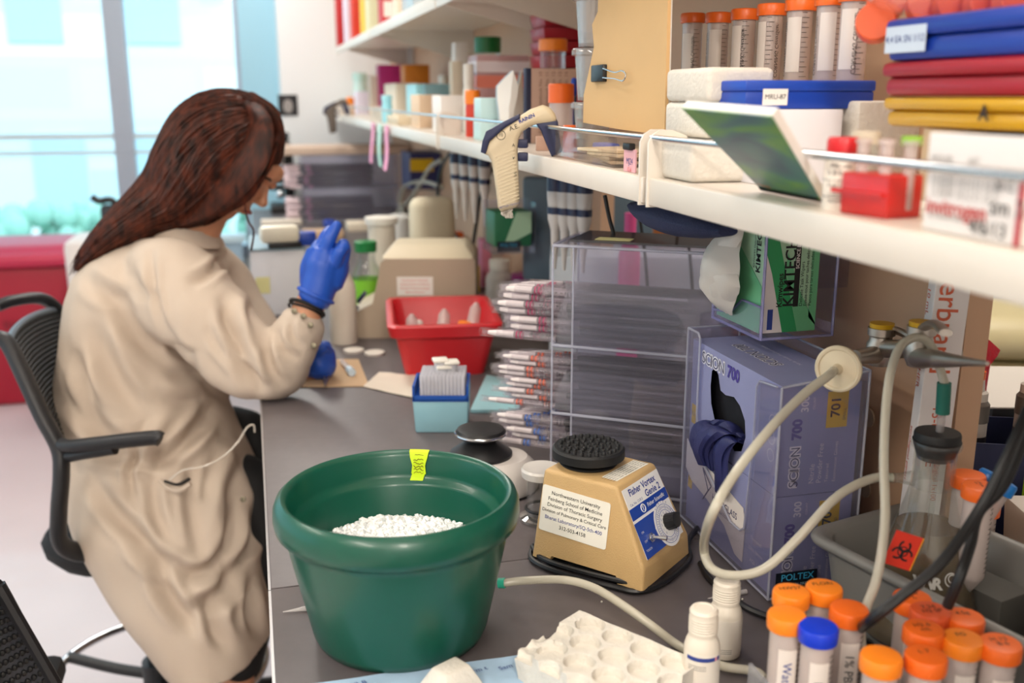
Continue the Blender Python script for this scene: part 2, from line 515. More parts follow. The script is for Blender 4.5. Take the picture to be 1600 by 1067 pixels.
# ================================================================== BENCHES AND SHELVES
def build_benches():
    top = mat('grey_epoxy_worktop', '#5f5859', .4, noise_amt=.05, noise_scale=60)
    edge = mat('pale_worktop_edge', '#a9a6a6', .3, .3)
    cab = mat('beige_cabinet', '#c9bda8', .5)
    specs = ((-.01, .719, -.35, 1.098, 'grey epoxy worktop under the ice bucket, nearest slab'),
             (-.01, .719, 1.1, 5.25, 'long grey epoxy worktop slab behind the seam, running to the window'))
    for x0, x1, y0, y1, lab in specs:
        t = thing('worktop', lab, 'worktop', ((x0 + x1) / 2, (y0 + y1) / 2, ZB - .028))
        w, l = (x1 - x0) / 2, (y1 - y0) / 2
        G().bb((-w + .003, -l, 0), (w, l, .028), top, .0015).done('slab', t)
        G().bb((-w, -l, -.002), (-w + .003, l, .026), edge).done('edge_strip', t)
    for y0, y1, lab in ((-.3, 1.1, 'beige base cabinet below the nearest worktop'), (2.9, 5.0, 'beige base cabinet below the far worktop by the window')):
        t = thing('base_cabinet', lab, 'cabinet', (.38, (y0 + y1) / 2, 0)); h = (y1 - y0) / 2
        G().bb((-.33, -h, .08), (.335, h, .89), cab).done('body', t)
        for k in (-1, 1):
            d = G().bb((-.35, k * h / 2 - h / 2 + .01, .1), (-.331, k * h / 2 + h / 2 - .01, .88), cab, .003).done('door', t)
            G().tube([(-.35, k * h / 2 - .06, .8), (-.375, k * h / 2 - .06, .8), (-.375, k * h / 2 + .06, .8), (-.35, k * h / 2 + .06, .8)], .005, CHROME, smooth=False).done('handle', d)
    # far side bench
    t = thing('worktop', 'grey epoxy worktop on the far side of the partition', 'worktop', (1.12, 1.5, ZB - .028))
    G().bb((-.365, -1.9, 0), (.38, 3.7, .028), top, .0015).done('slab', t)
    t = thing('base_cabinet', 'beige base cabinet below the worktop beyond the partition', 'cabinet', (1.12, 1.5, 0))
    G().bb((-.36, -1.9, .08), (.36, 3.7, .89), cab).done('body', t)
    for k in range(4): G().bb((.361, -1.85 + k * 1.38, .1), (.378, -.5 + k * 1.38, .88), cab, .003).done('door', t)
    # lower shelf bays
    sh = WPAINT
    names = ['nearest bay of the low white shelf with foam boxes and invitrogen carton', 'second bay of the low white shelf behind the hanging pipette gun',
             'third bay of the low white shelf with the carton clutter', 'fourth bay of the low white shelf', 'farthest bay of the low white shelf beside the end wall']
    ys = [-.25, .99, 2.19, 3.39, 4.59, 5.2]
    names[0] = 'nearest bay of the low white shelf, carrying foam boxes'
    names[3] = 'fourth bay of the low white shelf, with pink notes hung on it'
    for i in range(5):
        a, b = ys[i] + .004, ys[i + 1] - .004
        t = thing('shelf', names[i], 'shelf', (XS, a, ZS - .028))
        g = G(); g.bb((0, 0, 0), (.006, b - a, .028), sh, .002); g.bb((.006, 0, .022), (XW - XS, b - a, .028), sh)
        g.bb((.006, 0, 0), (.03, b - a, .004), sh)
        g.done('board', t)
        for k, yy in enumerate((.004, b - a - .008)):
            # rounded end plate standing above the shelf
            out = [(0, -.03), (.0, .036), (.004, .044), (.012, .049), (.026, .049), (.042, .043), (.050, .028), (.05, -.03)]
            M = Matrix.Translation((-.002, yy + (.003 if k == 0 else 0), .028)) @ Matrix.Rotation(PI / 2, 4, 'X')
            G().prism(out, .003, sh, M).done('end_plate', t)
        g = G(); g.tube([(.004, .005, .069), (.004, b - a - .006, .069)], .0032, CHROME, smooth=False, seg=12); g.done('rail', t)
    # upper shelf
    for y0, y1, lab in ((1.0, 2.19, 'upper white shelf board above the jars and bottles'), (2.2, 3.39, 'upper white shelf board, middle of the row'),
                        (3.4, 4.72, 'upper white shelf board carrying the binders near the window')):
        t = thing('shelf', lab, 'shelf', (XS, y0, 1.661))
        g = G(); g.bb((0, 0, 0), (.006, y1 - y0 - .005, .03), sh, .002); g.bb((.006, 0, .022), (XW - XS, y1 - y0 - .005, .028), sh)
        g.done('board', t)
        for yy in (.1, y1 - y0 - .12):
            G().prism([(.02, .022), (XW - XS, .022), (XW - XS, -.05), (.29, -.05)], .004, sh,
                      Matrix.Translation((0, yy, 0)) @ Matrix.Rotation(PI / 2, 4, 'X')).done('bracket', t)
    for y in (2.19, 3.39, 4.5):
        g = G(); g.bb((-.012, -.015, ZS + .001), (.012, .015, 2.3), mat('silver_upright', '#c9ccd2', .35, .5))
        o = g.done('shelf_upright'); o.location = (XW - .014, y, 0)
        tag(o, 'silver slotted upright fixed to the wall behind the shelf', 'upright', 'shelf uprights')


build_benches()


# ================================================================== FOREGROUND BENCH
def build_bucket():
    gm = mat('dark_green_rotomoulded_plastic', '#064f3e', .33, noise_amt=.06, noise_scale=9, coat=.1)
    cx, cy = .1275, .970
    t = thing('ice_bucket', 'dark green round ice bucket with thick rolled rim, filled with crushed ice', 'bucket', (cx, cy, ZB))
    H = .163
    prof = [(0, 0), (.080, 0), (.088, .003), (.092, .012), (.1145, .118), (.1155, .124), (.1185, .127), (.1245, .131), (.1262, .139),
            (.1256, .150), (.1225, .158), (.1175, .1625), (.1135, .1615), (.1108, .156), (.1082, .136), (.1065, .131), (.1015, .128),
            (.0995, .124), (.086, .03), (.082, .022), (0, .02)]
    G().lathe(prof, gm, seg=96, sx=1.015, sy=1.015).done('body', t, angle=50)
    # spout hole grommet is on the tube; tape label on the far rim
    tm = mat('fluorescent_yellow_tape', '#c8e614', .6)
    P = at(655, 704, z=ZB + H)
    a = math.atan2(P.y - cy, P.x - cx)
    g = G()
    rr = [(.1262, .1505), (.1228, .1588), (.1175, .1633), (.1128, .162), (.1100, .156), (.1088, .147), (.1078, .137)]
    ww = [.010, .0105, .0115, .0112, .010, .0075, .0085]
    rows = []
    for (r, z), wd in zip(rr, ww):
        rows.append([Vector((r * math.cos(a + k * wd / r), r * math.sin(a + k * wd / r), z)) * 1.0 for k in (1, .5, 0, -.5, -1)])
    g.sheet(rows, tm, .0004)
    rows = []
    for i in range(5):
        z = .137 - i * .0045; r = .1078 - (.0012 if i < 2 else .005) * (i / 4)
        o = .006 * i / 4
        rows.append([Vector((r * math.cos(a + (k * .0075 + o) / r), r * math.sin(a + (k * .0075 + o) / r), z)) for k in (1, 0, -1)])
    g.sheet(rows, tm, .0004)
    # scribbles on the tape
    pen = mat('brown_pen', '#5a4a10', .6)
    rnd = random.Random(5)
    for s in range(6):
        z0 = .158 - s * .004
        pts = []
        for k in range(7):
            zz = z0 + rnd.uniform(-.0013, .0013); r = .1085 if zz < .1555 else .1118
            aa = a + (k - 3) * .0019 / r
            pts.append(Vector((r * math.cos(aa) * .995, r * math.sin(aa) * .995, zz)))
        g.tube(pts, .00035, pen, seg=4, n=3)
    g.done('tape', t)
    # ice
    ice = mat('crushed_ice', '#f1f2f2', .35, sub=.0, bump=.3, bump_scale=300)
    icec = clear('clear_ice', '#f6fafa', .35, '#ffffff', .25, .1)
    g = G(); rnd = random.Random(11)
    pr = [(0, .102)]; rg = [(.02, .103), (.045, .101), (.07, .097), (.088, .092), (.0905, .085), (.0, .08)]
    g.lathe(pr + rg, ice, seg=48)
    for i in range(1500):
        rr_ = math.sqrt(rnd.random()) * .090; an = rnd.uniform(0, 2 * PI)
        z = .1025 - .012 * (rr_ / .09) ** 2 + rnd.uniform(-.001, .003)
        s = rnd.uniform(.0022, .0050)
        tb = bmesh.new(); bmesh.ops.create_icosphere(tb, subdivisions=1, radius=s)
        for v in tb.verts: v.co *= rnd.uniform(.75, 1.2)
        g.add(tb, icec if rnd.random() < .3 else ice, Matrix.Translation((rr_ * math.cos(an), rr_ * math.sin(an), z)))
    o = g.done('crushed_ice'); o.location = (cx, cy, ZB)
    tag(o, 'white crushed ice filling the green bucket', 'ice', kind='stuff')
    return t


build_bucket()


def build_mixer():
    ym = mat('tan_textured_enamel', '#c6a470', .42, bump=.35, bump_scale=900, noise_amt=.02, noise_scale=30)
    u = Vector((.648, -.762, 0)).normalized()
    ang = math.atan2(u.y, u.x)
    t = thing('vortex_mixer', 'tan vortex mixer with black studded cup, blue front panel and black dial', 'mixer', (.404, 1.067, ZB), ang)
    # body: profile in u-z, extruded across with taper
    prof = [(-.078, .010), (-.052, .010), (-.049, .017), (.040, .017), (.043, .008), (.076, .008), (.075, .034), (.031, .121), (-.070, .121)]
    def w_at(z): return .0635 - .0155 * (z / .121)
    tb = bmesh.new()
    A = [tb.verts.new((x, -w_at(z), z)) for x, z in prof]; Bv = [tb.verts.new((x, w_at(z), z)) for x, z in prof]
    tb.faces.new(A); tb.faces.new(Bv[::-1]); n = len(A)
    for i in range(n): tb.faces.new((A[i], Bv[i], Bv[(i + 1) % n], A[(i + 1) % n]))
    bmesh.ops.recalc_face_normals(tb, faces=tb.faces[:])
    ed = [e for e in tb.edges if max(e.verts[0].co.z, e.verts[1].co.z) > .03]
    bmesh.ops.bevel(tb, geom=ed, offset=.0045, segments=4, affect='EDGES', profile=.5)
    g = G(); g.add(tb, ym); g.done('housing', t, angle=40)
    g = G(); g.bb((-.066, -.052, .002), (.064, .052, .0105), BLACK, .003); g.done('base_plate', t)
    for x in (-.055, .055):
        for y in (-.045, .045): G().cyl((x, y, 0), (x, y, .004), .009, RUBBER, seg=20).done('foot', t)
    # cup
    g = G(); g.lathe([(0, .121), (.034, .121), (.036, .123), (.032, .1265), (.024, .128), (.024, .131), (0, .131)], RUBBER, (-.036, 0, 0), 40)
    g.done('neck', t)
    g = G(); c = (-.036, 0, 0)
    g.lathe([(0, .129), (.040, .129), (.0445, .131), (.0445, .141), (.042, .1435), (.036, .143), (0, .140)], RUBBER, c, 64)
    rnd = random.Random(2)
    for ring, (r, nn) in enumerate(((.0, 1), (.0085, 6), (.0165, 11), (.0255, 17), (.0355, 24))):
        for k in range(nn):
            a = 2 * PI * k / nn + ring * .4
            x, y = c[0] + r * math.cos(a), c[1] + r * math.sin(a); zz = .140 + .003 * (r / .036)
            g.lathe([(.0031, zz - .001), (.0029, zz + .0024), (.0020, zz + .0038), (0, zz + .0038)], RUBBER, (x, y, 0), 8)
    g.done('studded_cup', t)
    # side label (facing -v). side plane tilts
    tilt = math.atan2(.0155, .121)
    yv = Vector((0, math.sin(tilt), math.cos(tilt)))
    lab = mat('cream_label', '#eeeadd', .6)
    def side(x, z): return Vector((x, -w_at(z) - .0007, z))
    o = side(-.022, .0735)
    M = quad_frame(o, (1, 0, -.03), yv)
    g = G()
    out = []
    wdt, hgt, rad = .047, .0285, .003
    for cx_, cy_, a0 in ((wdt - rad, hgt - rad, 0), (-wdt + rad, hgt - rad, PI / 2), (-wdt + rad, -hgt + rad, PI), (wdt - rad, -hgt + rad, 1.5 * PI)):
        for k in range(5): out.append((cx_ + rad * math.cos(a0 + k * PI / 8), cy_ + rad * math.sin(a0 + k * PI / 8)))
    g.prism(out, .0006, lab, M)
    T = lambda s, y, sz, m=INK, x=0: g.text(s, sz, m, M @ Matrix.Translation((x, y, .0008)), bold=.00004)
    T('Northwestern University', .0205, .0066); T('Feinberg School of Medicine', .0130, .0066)
    T('Division of Thoracic Surgery', .0055, .0066); T('Division of Pulmonary & Critical Care', -.002, .0058)
    T('Bharat Laboratory/SQ-5th-400', -.0105, .0064, INKB); T('312-503-4158', -.0190, .0066)
    g.done('address_label', t)
    # top label
    M = quad_frame((-.002 + .016, .004, .1214), (.05, 1, 0), (-1, .05, 0))
    g = G(); g.box((0, 0, 0), (.072, .021, .0004), lab, M=M)
    rnd = random.Random(1)
    for r_ in range(5):
        for k in range(2): g.text('Serial No. 2-%d%d  120V 60Hz 0.5A' % (rnd.randint(100, 999), rnd.randint(10, 99)), .0032, INK,
                                  M @ Matrix.Translation((-.017 + k * .034, .0077 - r_ * .0038, .0004)))
    g.done('rating_label', t)
    # front panel on the slope
    fa = Vector((.075, 0, .034)); fb = Vector((.031, 0, .121)); fy = (fb - fa).normalized(); fn = Vector((0, 1, 0)).cross(fy)
    fc = (fa + fb) / 2 + fy * .0
    M = mat4(Matrix((Vector((0, 1, 0)), fy, Vector((0, 1, 0)).cross(fy))).transposed(), fc + fn * .0006)
    blue = mat('panel_blue', '#17419e', .35); pw = mat('panel_white', '#e9e8e6', .4)
    g = G(); hw = .047
    g.prism([(-hw, -.042), (hw, -.042), (hw * .93, .042), (-hw * .93, .042)], .0008, pw, M)
    z1 = M @ Matrix.Translation((0, 0, .0008))
    g.prism([(-hw * .97, .0045), (hw * .97, .0045), (hw * .96, .018), (-hw * .96, .018)], .0003, blue, z1)
    g.prism([(-hw, -.042), (hw * .25, -.042), (-.001, -.032), (-.008, -.018), (-.001, -.003), (.004, .001), (-hw * .98, .001)], .0003, blue, z1)
    # dial ring
    dc = (.020, -.021)
    zz = M @ Matrix.Translation((dc[0], dc[1], .0008))
    g.lathe([(.0, .0), (.0275, 0), (.0275, .0004), (.0, .0004)], pw, seg=48, M=zz)
    for R_ in (.0235, .0165): g.torus((0, 0, .0005), R_, .0003, blue, M=zz, seg=60, rs=5)
    for k in range(44):
        a = 2 * PI * k / 44; g.box((0, 0, 0), (.0028 if k % 4 else .0045, .0004, .0003), INKB, M=zz @ Matrix.Rotation(a, 4, 'Z') @ Matrix.Translation((.0200, 0, .0007)))
    for k in range(11):
        a = -PI * .75 - k * (1.5 * PI / 10); g.text(str(k), .0042, INKB, zz @ Matrix.Translation((.0130 * math.cos(a), .0130 * math.sin(a), .0008)))
    for k, ch in enumerate('VORTEX'):
        a = PI / 2 + .55 - k * .22; g.text(ch, .0038, INKB, zz @ Matrix.Translation((.0262 * math.cos(a), .0262 * math.sin(a), .0006)) @ Matrix.Rotation(a - PI / 2, 4, 'Z'))
    z2 = M @ Matrix.Translation((0, 0, .0013))
    g.text('Fisher Vortex', .0115, INKB, z2 @ Matrix.Translation((-.0005, .0345, -.0004)), bold=.0003)
    g.text('Genie 2', .0115, INKB, z2 @ Matrix.Translation((.018, .0235, -.0004)), bold=.0003)
    g.text('Cat. No. 12-812', .0045, INKB, z2 @ Matrix.Translation((-.024, .0215, -.0004)))
    g.torus((-.016, .0112, 0), .0047, .0006, pw, M=z2, rs=6); g.text('f', .0085, pw, z2 @ Matrix.Translation((-.016, .0114, .0)), bold=.0002)
    g.text('Fisher Scientific', .0068, pw, z2 @ Matrix.Translation((.016, .0112, 0)), bold=.0001)
    for s, y in (('ON', -.0125), ('OFF', -.0235), ('TOUCH', -.0335)): g.text(s, .0038, pw, z2 @ Matrix.Translation((-.036, y, 0)))
    pnl = g.done('front_panel', t)
    # dial knob
    K = M @ Matrix.Translation((dc[0] + .002, dc[1] + .001, .001))
    g = G(); g.lathe([(0, 0), (.0098, 0), (.0098, .004), (.0085, .0135), (.0, .0145)], BLACK, seg=28, M=K, wob=lambda k: 1 + .05 * (k % 2))
    g.prism([(-.0065, -.0075), (.0065, -.0075), (.016, 0), (.0065, .0075), (-.0065, .0075)], .0125, BLACK, K @ Matrix.Rotation(.35, 4, 'Z'), .001)
    g.done('dial_knob', t)
    K = M @ Matrix.Translation((-.026, -.0225, .001))
    g = G(); g.lathe([(0, 0), (.0062, 0), (.0062, .003), (.004, .0035), (.0038, .006), (0, .006)], CHROME, seg=6, M=K)
    g.cyl(K @ Vector((0, 0, .004)), K @ Vector((.003, -.006, .020)), .0019, CHROME, r1=.0027, seg=12)
    g.done('toggle_switch', t)
    # power cable curling under the base
    g = G()
    zc = .005
    pts = [(-.078, .02, .03), (-.092, .02, .03), (-.098, .0, .012), (-.092, -.04, zc), (-.070, -.066, zc), (-.02, -.072, zc), (.04, -.066, zc), (.068, -.06, zc), (.082, -.03, zc), (.085, .02, zc),
           (.080, .055, zc), (.060, .09, zc), (.05, .14, zc)]
    g.tube(pts, .0036, BLACK, seg=8); g.done('power_cable', t)
    pts = [(-.090, -.042, .0115), (-.060, -.0635, .0115), (-.01, -.068, .0125), (.05, -.060, .012), (.072, -.052, .011)]
    G().tube(pts, .0034, BLACK, seg=8).done('power_cable', t)


build_mixer()


# ------------------------------------------------------------------ 50 ml tubes
LIQ = mat('pale_pink_liquid', '#e8d3c8', .3)
LIQW = mat('cloudy_white_liquid', '#ebe2dc', .3)
TANLAB = mat('write_on_patch', '#e4dad2', .6)


def make_tube(name, label, cat, capmat, H=.114, r=.0138, liquid=None, lh=.06, group=None, capnote=None, sidenote=None, patch=True, noteM=INK, face=0.0, ticks=True):
    t = thing(name, label, cat, (0, 0, 0), 0, group)
    g = G(); cone = .016
    g.lathe([(0, 0), (.003, 0), (r - .001, cone), (r, cone + .003), (r, H - .012), (r - .0012, H - .012), (r - .0012, cone + .003), (0, .002)], TUBEPL, seg=28)
    if ticks:
        for k in range(14):
            z = .025 + k * .0052; L = .6 if k % 2 else .9
            g.lathe([(r + .0002, z), (r + .0003, z + .0003)], INK, seg=48) if False else None
            for q in range(4 if k % 2 else 6):
                a = face + .75 + q * .1
                g.box((0, 0, 0), (.0004, r * .11, .0005), INK, M=Matrix.Rotation(a, 4, 'Z') @ Matrix.Translation((r + .0001, 0, z)))
    g.done('tube_body', t)
    if patch:
        g = G(); rows = []
        for i in range(2):
            rows.append([Vector(((r + .0005) * math.cos(face - .55 + q * .15), (r + .0005) * math.sin(face - .55 + q * .15), .03 + i * .058)) for q in range(9)])
        g.sheet(rows, TANLAB, .0003)
        if sidenote:
            M = Matrix.Rotation(face, 4, 'Z') @ Matrix.Translation((r + .0009, 0, .06)) @ Matrix(((0, 0, 1, 0), (0, 1, 0, 0), (-1, 0, 0, 0), (0, 0, 0, 1)))
            M = Matrix.Rotation(face, 4, 'Z') @ quad_frame((r + .0012, 0, .062), (0, 0, -1), (0, 1, 0))
            g.text(sidenote, .011, noteM, M)
        g.done('write_on_patch', t)
    if liquid:
        g = G(); g.lathe([(0, .003), (.003, .003), (r - .002, cone + .002), (r - .0014, cone + .004), (r - .0014, lh), (0, lh)], liquid, seg=24); g.done('liquid', t)
    g = G()
    g.lathe([(r, H - .013), (r + .0028, H - .013), (r + .0030, H - .010), (r + .0030, H - .002), (r + .002, H), (r * .95, H + .0006), (0, H + .0003)], capmat, seg=56,
            wob=lambda k: 1 + (.012 if k % 2 else 0))
    if capnote:
        for i, s in enumerate(capnote.split('|')):
            g.text(s, .0075, INK, Matrix.Rotation(face + PI / 2 + .2, 4, 'Z') @ Matrix.Translation((0, .004 - i * .007, H + .0009)))
    g.done('screw_cap', t)
    return t


FACE = -PI / 2 - .35   # towards the viewer side
caps = [
    (1235, 948, .915, 'amber', 'HW57', 'amber screw-cap tube standing behind its twin, left end of the front tubes', None, 0),
    (1228, 984, .875, 'amber', None, 'amber screw-cap tube with blue handwriting, front left of the tubes', LIQW, .085),
    (1285, 950, .925, 'amber', 'FLORI', 'amber screw-cap tube directly behind the blue-capped tube', None, 0),
    (1325, 972, .885, 'orange', None, 'deep orange screw-cap tube right of the blue-capped tube', LIQ, .078),
    (1277, 1005, .855, 'blue', None, 'blue screw-cap tube standing in front of the orange-capped ones', LIQ, .085),
    (1425, 938, .896, 'orange', '7.24|L', 'orange screw-cap tube farthest back in the right group, next to the grey bin', LIQW, .05),
    (1453, 959, .872, 'redor', '7.24|H2 SP', 'red-orange screw-cap tube with dark scribbles, second from the back', LIQW, .05),
    (1443, 988, .843, 'orange', 'H2 6|mL', 'orange screw-cap tube in the middle of the right group, lid marked in black', LIQW, .06),
    (1505, 980, .87, 'orange', '4.5g', 'orange screw-cap tube behind the amber-topped one, right group', LIQW, .05),
    (1503, 1012, .835, 'amber', 'FG', 'amber-topped screw-cap tube with a small lid mark, right of the middle tube', LIQW, .06),
    (1375, 1048, .81, 'amber', None, 'amber screw-cap tube with an unmarked lid, nearest to the front', LIQ, .05),
    (1445, 1043, .81, 'orange', 'L 7', 'orange screw-cap tube in the front row, right of the unmarked amber one', LIQW, .05),
    (1560, 1035, .83, 'orange', 'H 12|B 6', 'orange screw-cap tube at the far right of the front group', LIQW, .05),
]
CM = {'amber': mat('amber_cap', '#f7861e', .36), 'orange': mat('orange_cap', '#f06a1c', .36), 'blue': mat('blue_cap', '#1238c8', .3), 'redor': mat('red_orange_cap', '#e05a2a', .38)}
for px, py, d, cm, note, lab, lq, lh in caps:
    P = at(px, py, d=d)
    hh = P.z + .002 - ZB
    # all tubes are the same size and stand in the rack at slightly different heights
    H = .116
    tb = make_tube('centrifuge_tube', lab, 'tube', CM[cm], H=H, liquid=lq, lh=lh, group='screw-cap tubes in the front rack', capnote=note,
                   sidenote={'amber': 'Water', 'blue': 'D/A', 'orange': '1% PBS'}.get(cm) if px < 1330 else None, noteM=INKB if cm == 'amber' else INK, face=FACE)
    tb.location = (P.x, P.y, max(P.z + .004 - H, ZB + .004))
# clear racks that hold the two groups
rk = clear('frosted_rack_plastic', '#dfe0e4', .25, '#d0d0d6', .1, .2)
for (x0, y0, x1, y1, lab) in ((.416, .62, .505, .735, 'clear rack holding the left group of front tubes'), (.505, .60, .60, .715, 'clear rack holding the right group of front tubes')):
    t = thing('tube_rack', lab, 'rack', ((x0 + x1) / 2, (y0 + y1) / 2, ZB)); w_, h_ = (x1 - x0) / 2, (y1 - y0) / 2
    G().bb((-w_, -h_, 0), (w_, h_, .003), rk).done('base', t)
    for sx in (-1, 1): G().bb((sx * w_ - .0015, -h_, .003), (sx * w_ + .0015, h_, .055), rk).done('side', t)


# ------------------------------------------------------------------ white reagent bottles
def reagent_bottle(px, py, top, d, label, band):
    P = at(px, py, z=ZB) if d is None else Vector((at(px, py, d=d).x, at(px, py, d=d).y, ZB))
    dd = (P - CAM).dot(FW)
    T = at(px, top, d=dd - .02); Hh = T.z - ZB
    bw = mat('milky_white_polyethylene', '#e3dacb', .38)
    t = thing('reagent_bottle', label, 'bottle', P, -PI / 2 - .3, 'white reagent bottles beside the foam rack')
    r = .0172; s = Hh / .09
    g = G(); g.lathe([(0, 0), (r - .002, 0), (r, .002), (r, .050 * s), (r - .0015, .056 * s), (.0135, .061 * s), (.0125, .063 * s), (.0125, .068 * s)], bw, seg=40); g.done('body', t)
    g = G(); g.lathe([(.0125, .064 * s), (.0137, .064 * s), (.0137, .067 * s)] + sum([[(.0140, .067 * s + k * .0026), (.0134, .067 * s + k * .0026 + .0013)] for k in range(6)], []) +
                     [(.0136, .087 * s), (.0120, .0895 * s), (.009, .090 * s), (.0085, .0893 * s), (0, .0893 * s)], bw, seg=40); g.done('screw_cap', t)
    g = G(); rr = r + .0004
    def arc(a0, a1, z0, z1, m, off=0):
        rows = [[Vector(((rr + off) * math.cos(a0 + (a1 - a0) * q / 8), (rr + off) * math.sin(a0 + (a1 - a0) * q / 8), z)) for q in range(9)] for z in (z0, z1)]
        g.sheet(rows, m, .0002)
    arc(-1.2, 1.3, .006, .048 * s, mat('bottle_label_white', '#eae2d6', .5))
    if band:
        arc(-1.0, .6, .0415 * s, .0455 * s, INKB, .0004); arc(.6, .75, .0415 * s, .0455 * s, mat('pink_patch', '#e59aa5', .5), .0004); arc(.75, .95, .0415 * s, .0455 * s, INKB, .0004)
        for k in range(3): arc(-.9, .1, .036 * s - k * .002, .0365 * s - k * .002, mat('grey_ink', '#8a8580', .7), .0004)
    else:
        for k in range(3): arc(-.6, .3, .014 * s - k * .002, .0145 * s - k * .002, mat('grey_ink', '#8a8580', .7), .0004)
    g.done('label', t)


reagent_bottle(1094, 1072, 948, .965, 'white plastic bottle with a blue band on its label, in front of its twin', True)
reagent_bottle(1130, 1020, 905, None, 'white plastic bottle without colour band, standing under the hose loop', False)


# ------------------------------------------------------------------ polystyrene tube tray
def foam_tray():
    a = at(905, 952, z=ZB + .035); b = at(1090, 1030, z=ZB + .035); c = at(818, 985, z=ZB + .035)
    ux = (b - a); L = ux.length + .004; ux.normalize()
    ang = math.atan2(ux.y, ux.x)
    W = .104
    t = thing('polystyrene_tray', 'broken white polystyrene tube tray with round wells, lying on the bench', 'tray', (a.x, a.y, ZB), ang)
    # height field with wells, solid block
    nx, ny = 130, 96
    wells = []
    for i in range(6):
        for j in range(4):
            wells.append((.021 + i * .0345 + (.0 if j % 2 else .0165) - .01, -.017 - j * .031))
    tb = bmesh.new(); V = []
    top = .035
    for i in range(nx + 1):
        row = []
        for j in range(ny + 1):
            x = L * i / nx; y = -W * j / ny
            e = .004 * noise.noise(Vector((x * 40, y * 40, 0)))
            if i == 0: x += .006 * noise.noise(Vector((y * 60, 3, 1))) + .002
            if j == 0: y -= .002 + .002 * noise.noise(Vector((x * 50, 2, 1)))
            z = top + e * .25
            dm = min(math.hypot(x - wx, y - wy) for wx, wy in wells)
            if dm < .0142: z = top - .0095
            elif dm < .0152: z = top - .0095 + .0092 * (dm - .0142) / .0010
            if x < .02 and y < -.035:
                z = min(z, top - .004 + .008 * noise.noise(Vector((x * 70, y * 70, 5))))
            row.append(tb.verts.new((x, y, z)))
        V.append(row)
    for i in range(nx):
        for j in range(ny): tb.faces.new((V[i][j], V[i][j + 1], V[i + 1][j + 1], V[i + 1][j]))
    border = [V[i][0] for i in range(nx + 1)] + [V[nx][j] for j in range(1, ny + 1)] + [V[i][ny] for i in range(nx - 1, -1, -1)] + [V[0][j] for j in range(ny - 1, 0, -1)]
    low = []
    for v in border:
        o = .003 * noise.noise(v.co * 60)
        low.append(tb.verts.new((v.co.x * .985 + .002 + o, v.co.y * .985 + o, .0008)))
    n = len(border)
    for i in range(n): tb.faces.new((border[i], border[(i + 1) % n], low[(i + 1) % n], low[i]))
    tb.faces.new(low)
    g = G(); g.add(tb, FOAM); g.done('block', t, angle=45)
    return t


foam_tray()

# blue absorbent pad, small foam piece at the front
def bench_bits():
    pad = mat('pale_blue_absorbent_pad', '#a9c6e0', .85, noise_amt=.12, noise_scale=22)
    p = [at(430, 1085, z=ZB), at(640, 1050, z=ZB), at(800, 1028, z=ZB), at(905, 1085, z=ZB)]
    rows = []
    N = 14
    a, b = at(440, 1078, z=ZB), at(812, 1026, z=ZB)
    c, d = at(440, 1190, z=ZB), at(960, 1160, z=ZB)
    for i in range(N):
        r = []
        for j in range(N):
            u, v = i / (N - 1), j / (N - 1)
            q = (a * (1 - v) + b * v) * (1 - u) + (c * (1 - v) + d * v) * u
            q.z = ZB + .0012 + .0012 * (1 + noise.noise(Vector((u * 6, v * 6, 1))))
            r.append(q)
        rows.append(r)
    g = G(); g.sheet(rows, pad, .0006)
    for i, (s, px, py) in enumerate((('Arm t', 745, 1047), ('Sam', 790, 1042), ('12 B', 560, 1068))):
        P = at(px, py, z=ZB + .0042); g.text(s, .009, INKB, Matrix.Translation(P) @ Matrix.Rotation(.2, 4, 'Z'))
    tag(g.done('absorbent_pad', loc=(a + d) / 2), 'crumpled pale blue absorbent pad with pen notes under the foam pieces', 'pad')
    P = at(705, 1072, z=ZB + .004)
    o = G().taper((0, 0, 0), (.05, .045), (.030, .022), .022, FOAM, .003).done('foam_piece'); o.location = (P.x, P.y, ZB + .0045); o.rotation_euler = (0, 0, .5)
    tag(o, 'small wedge of white foam lying on the blue pad in front of the bucket', 'foam')
    # loose pipette tips
    tipm = clear('clear_tip_plastic', '#f2f0f0', .4, '#e4dfdc', .2, .1)
    for (x0, y0, x1, y1, lab) in ((442, 956, 482, 950, 'clear pipette tip lying on the bench left of the green bucket'),
                                  (1106, 935, 1166, 924, 'clear pipette tip lying on the bench in front of the mixer')):
        A, B_ = at(x0, y0, z=ZB + .002), at(x1, y1, z=ZB + .003)
        g = G(); d_ = (B_ - A)
        g.cyl(A, A + d_ * .7, .0006, tipm, r1=.0024, seg=12); g.cyl(A + d_ * .7, B_, .0028, tipm, r1=.0032, seg=12)
        tag(g.done('pipette_tip', loc=(A + B_) / 2), lab, 'pipette tip', 'loose pipette tips')
    # little foam crumbs near the mixer are part of the mess: three crumbs
    for px, py, wh in ((940, 940, 'in front of the mixer'), (1160, 936, 'behind the white bottles'), (1040, 907, 'at the right front corner of the mixer')):
        P = at(px, py, z=ZB + .001); o = G().sph((0, 0, 0), .0013, FOAM, 8).done('foam_crumb'); o.location = P
        tag(o, 'tiny white foam crumb on the bench ' + wh, 'crumb', 'foam crumbs on the bench')


bench_bits()


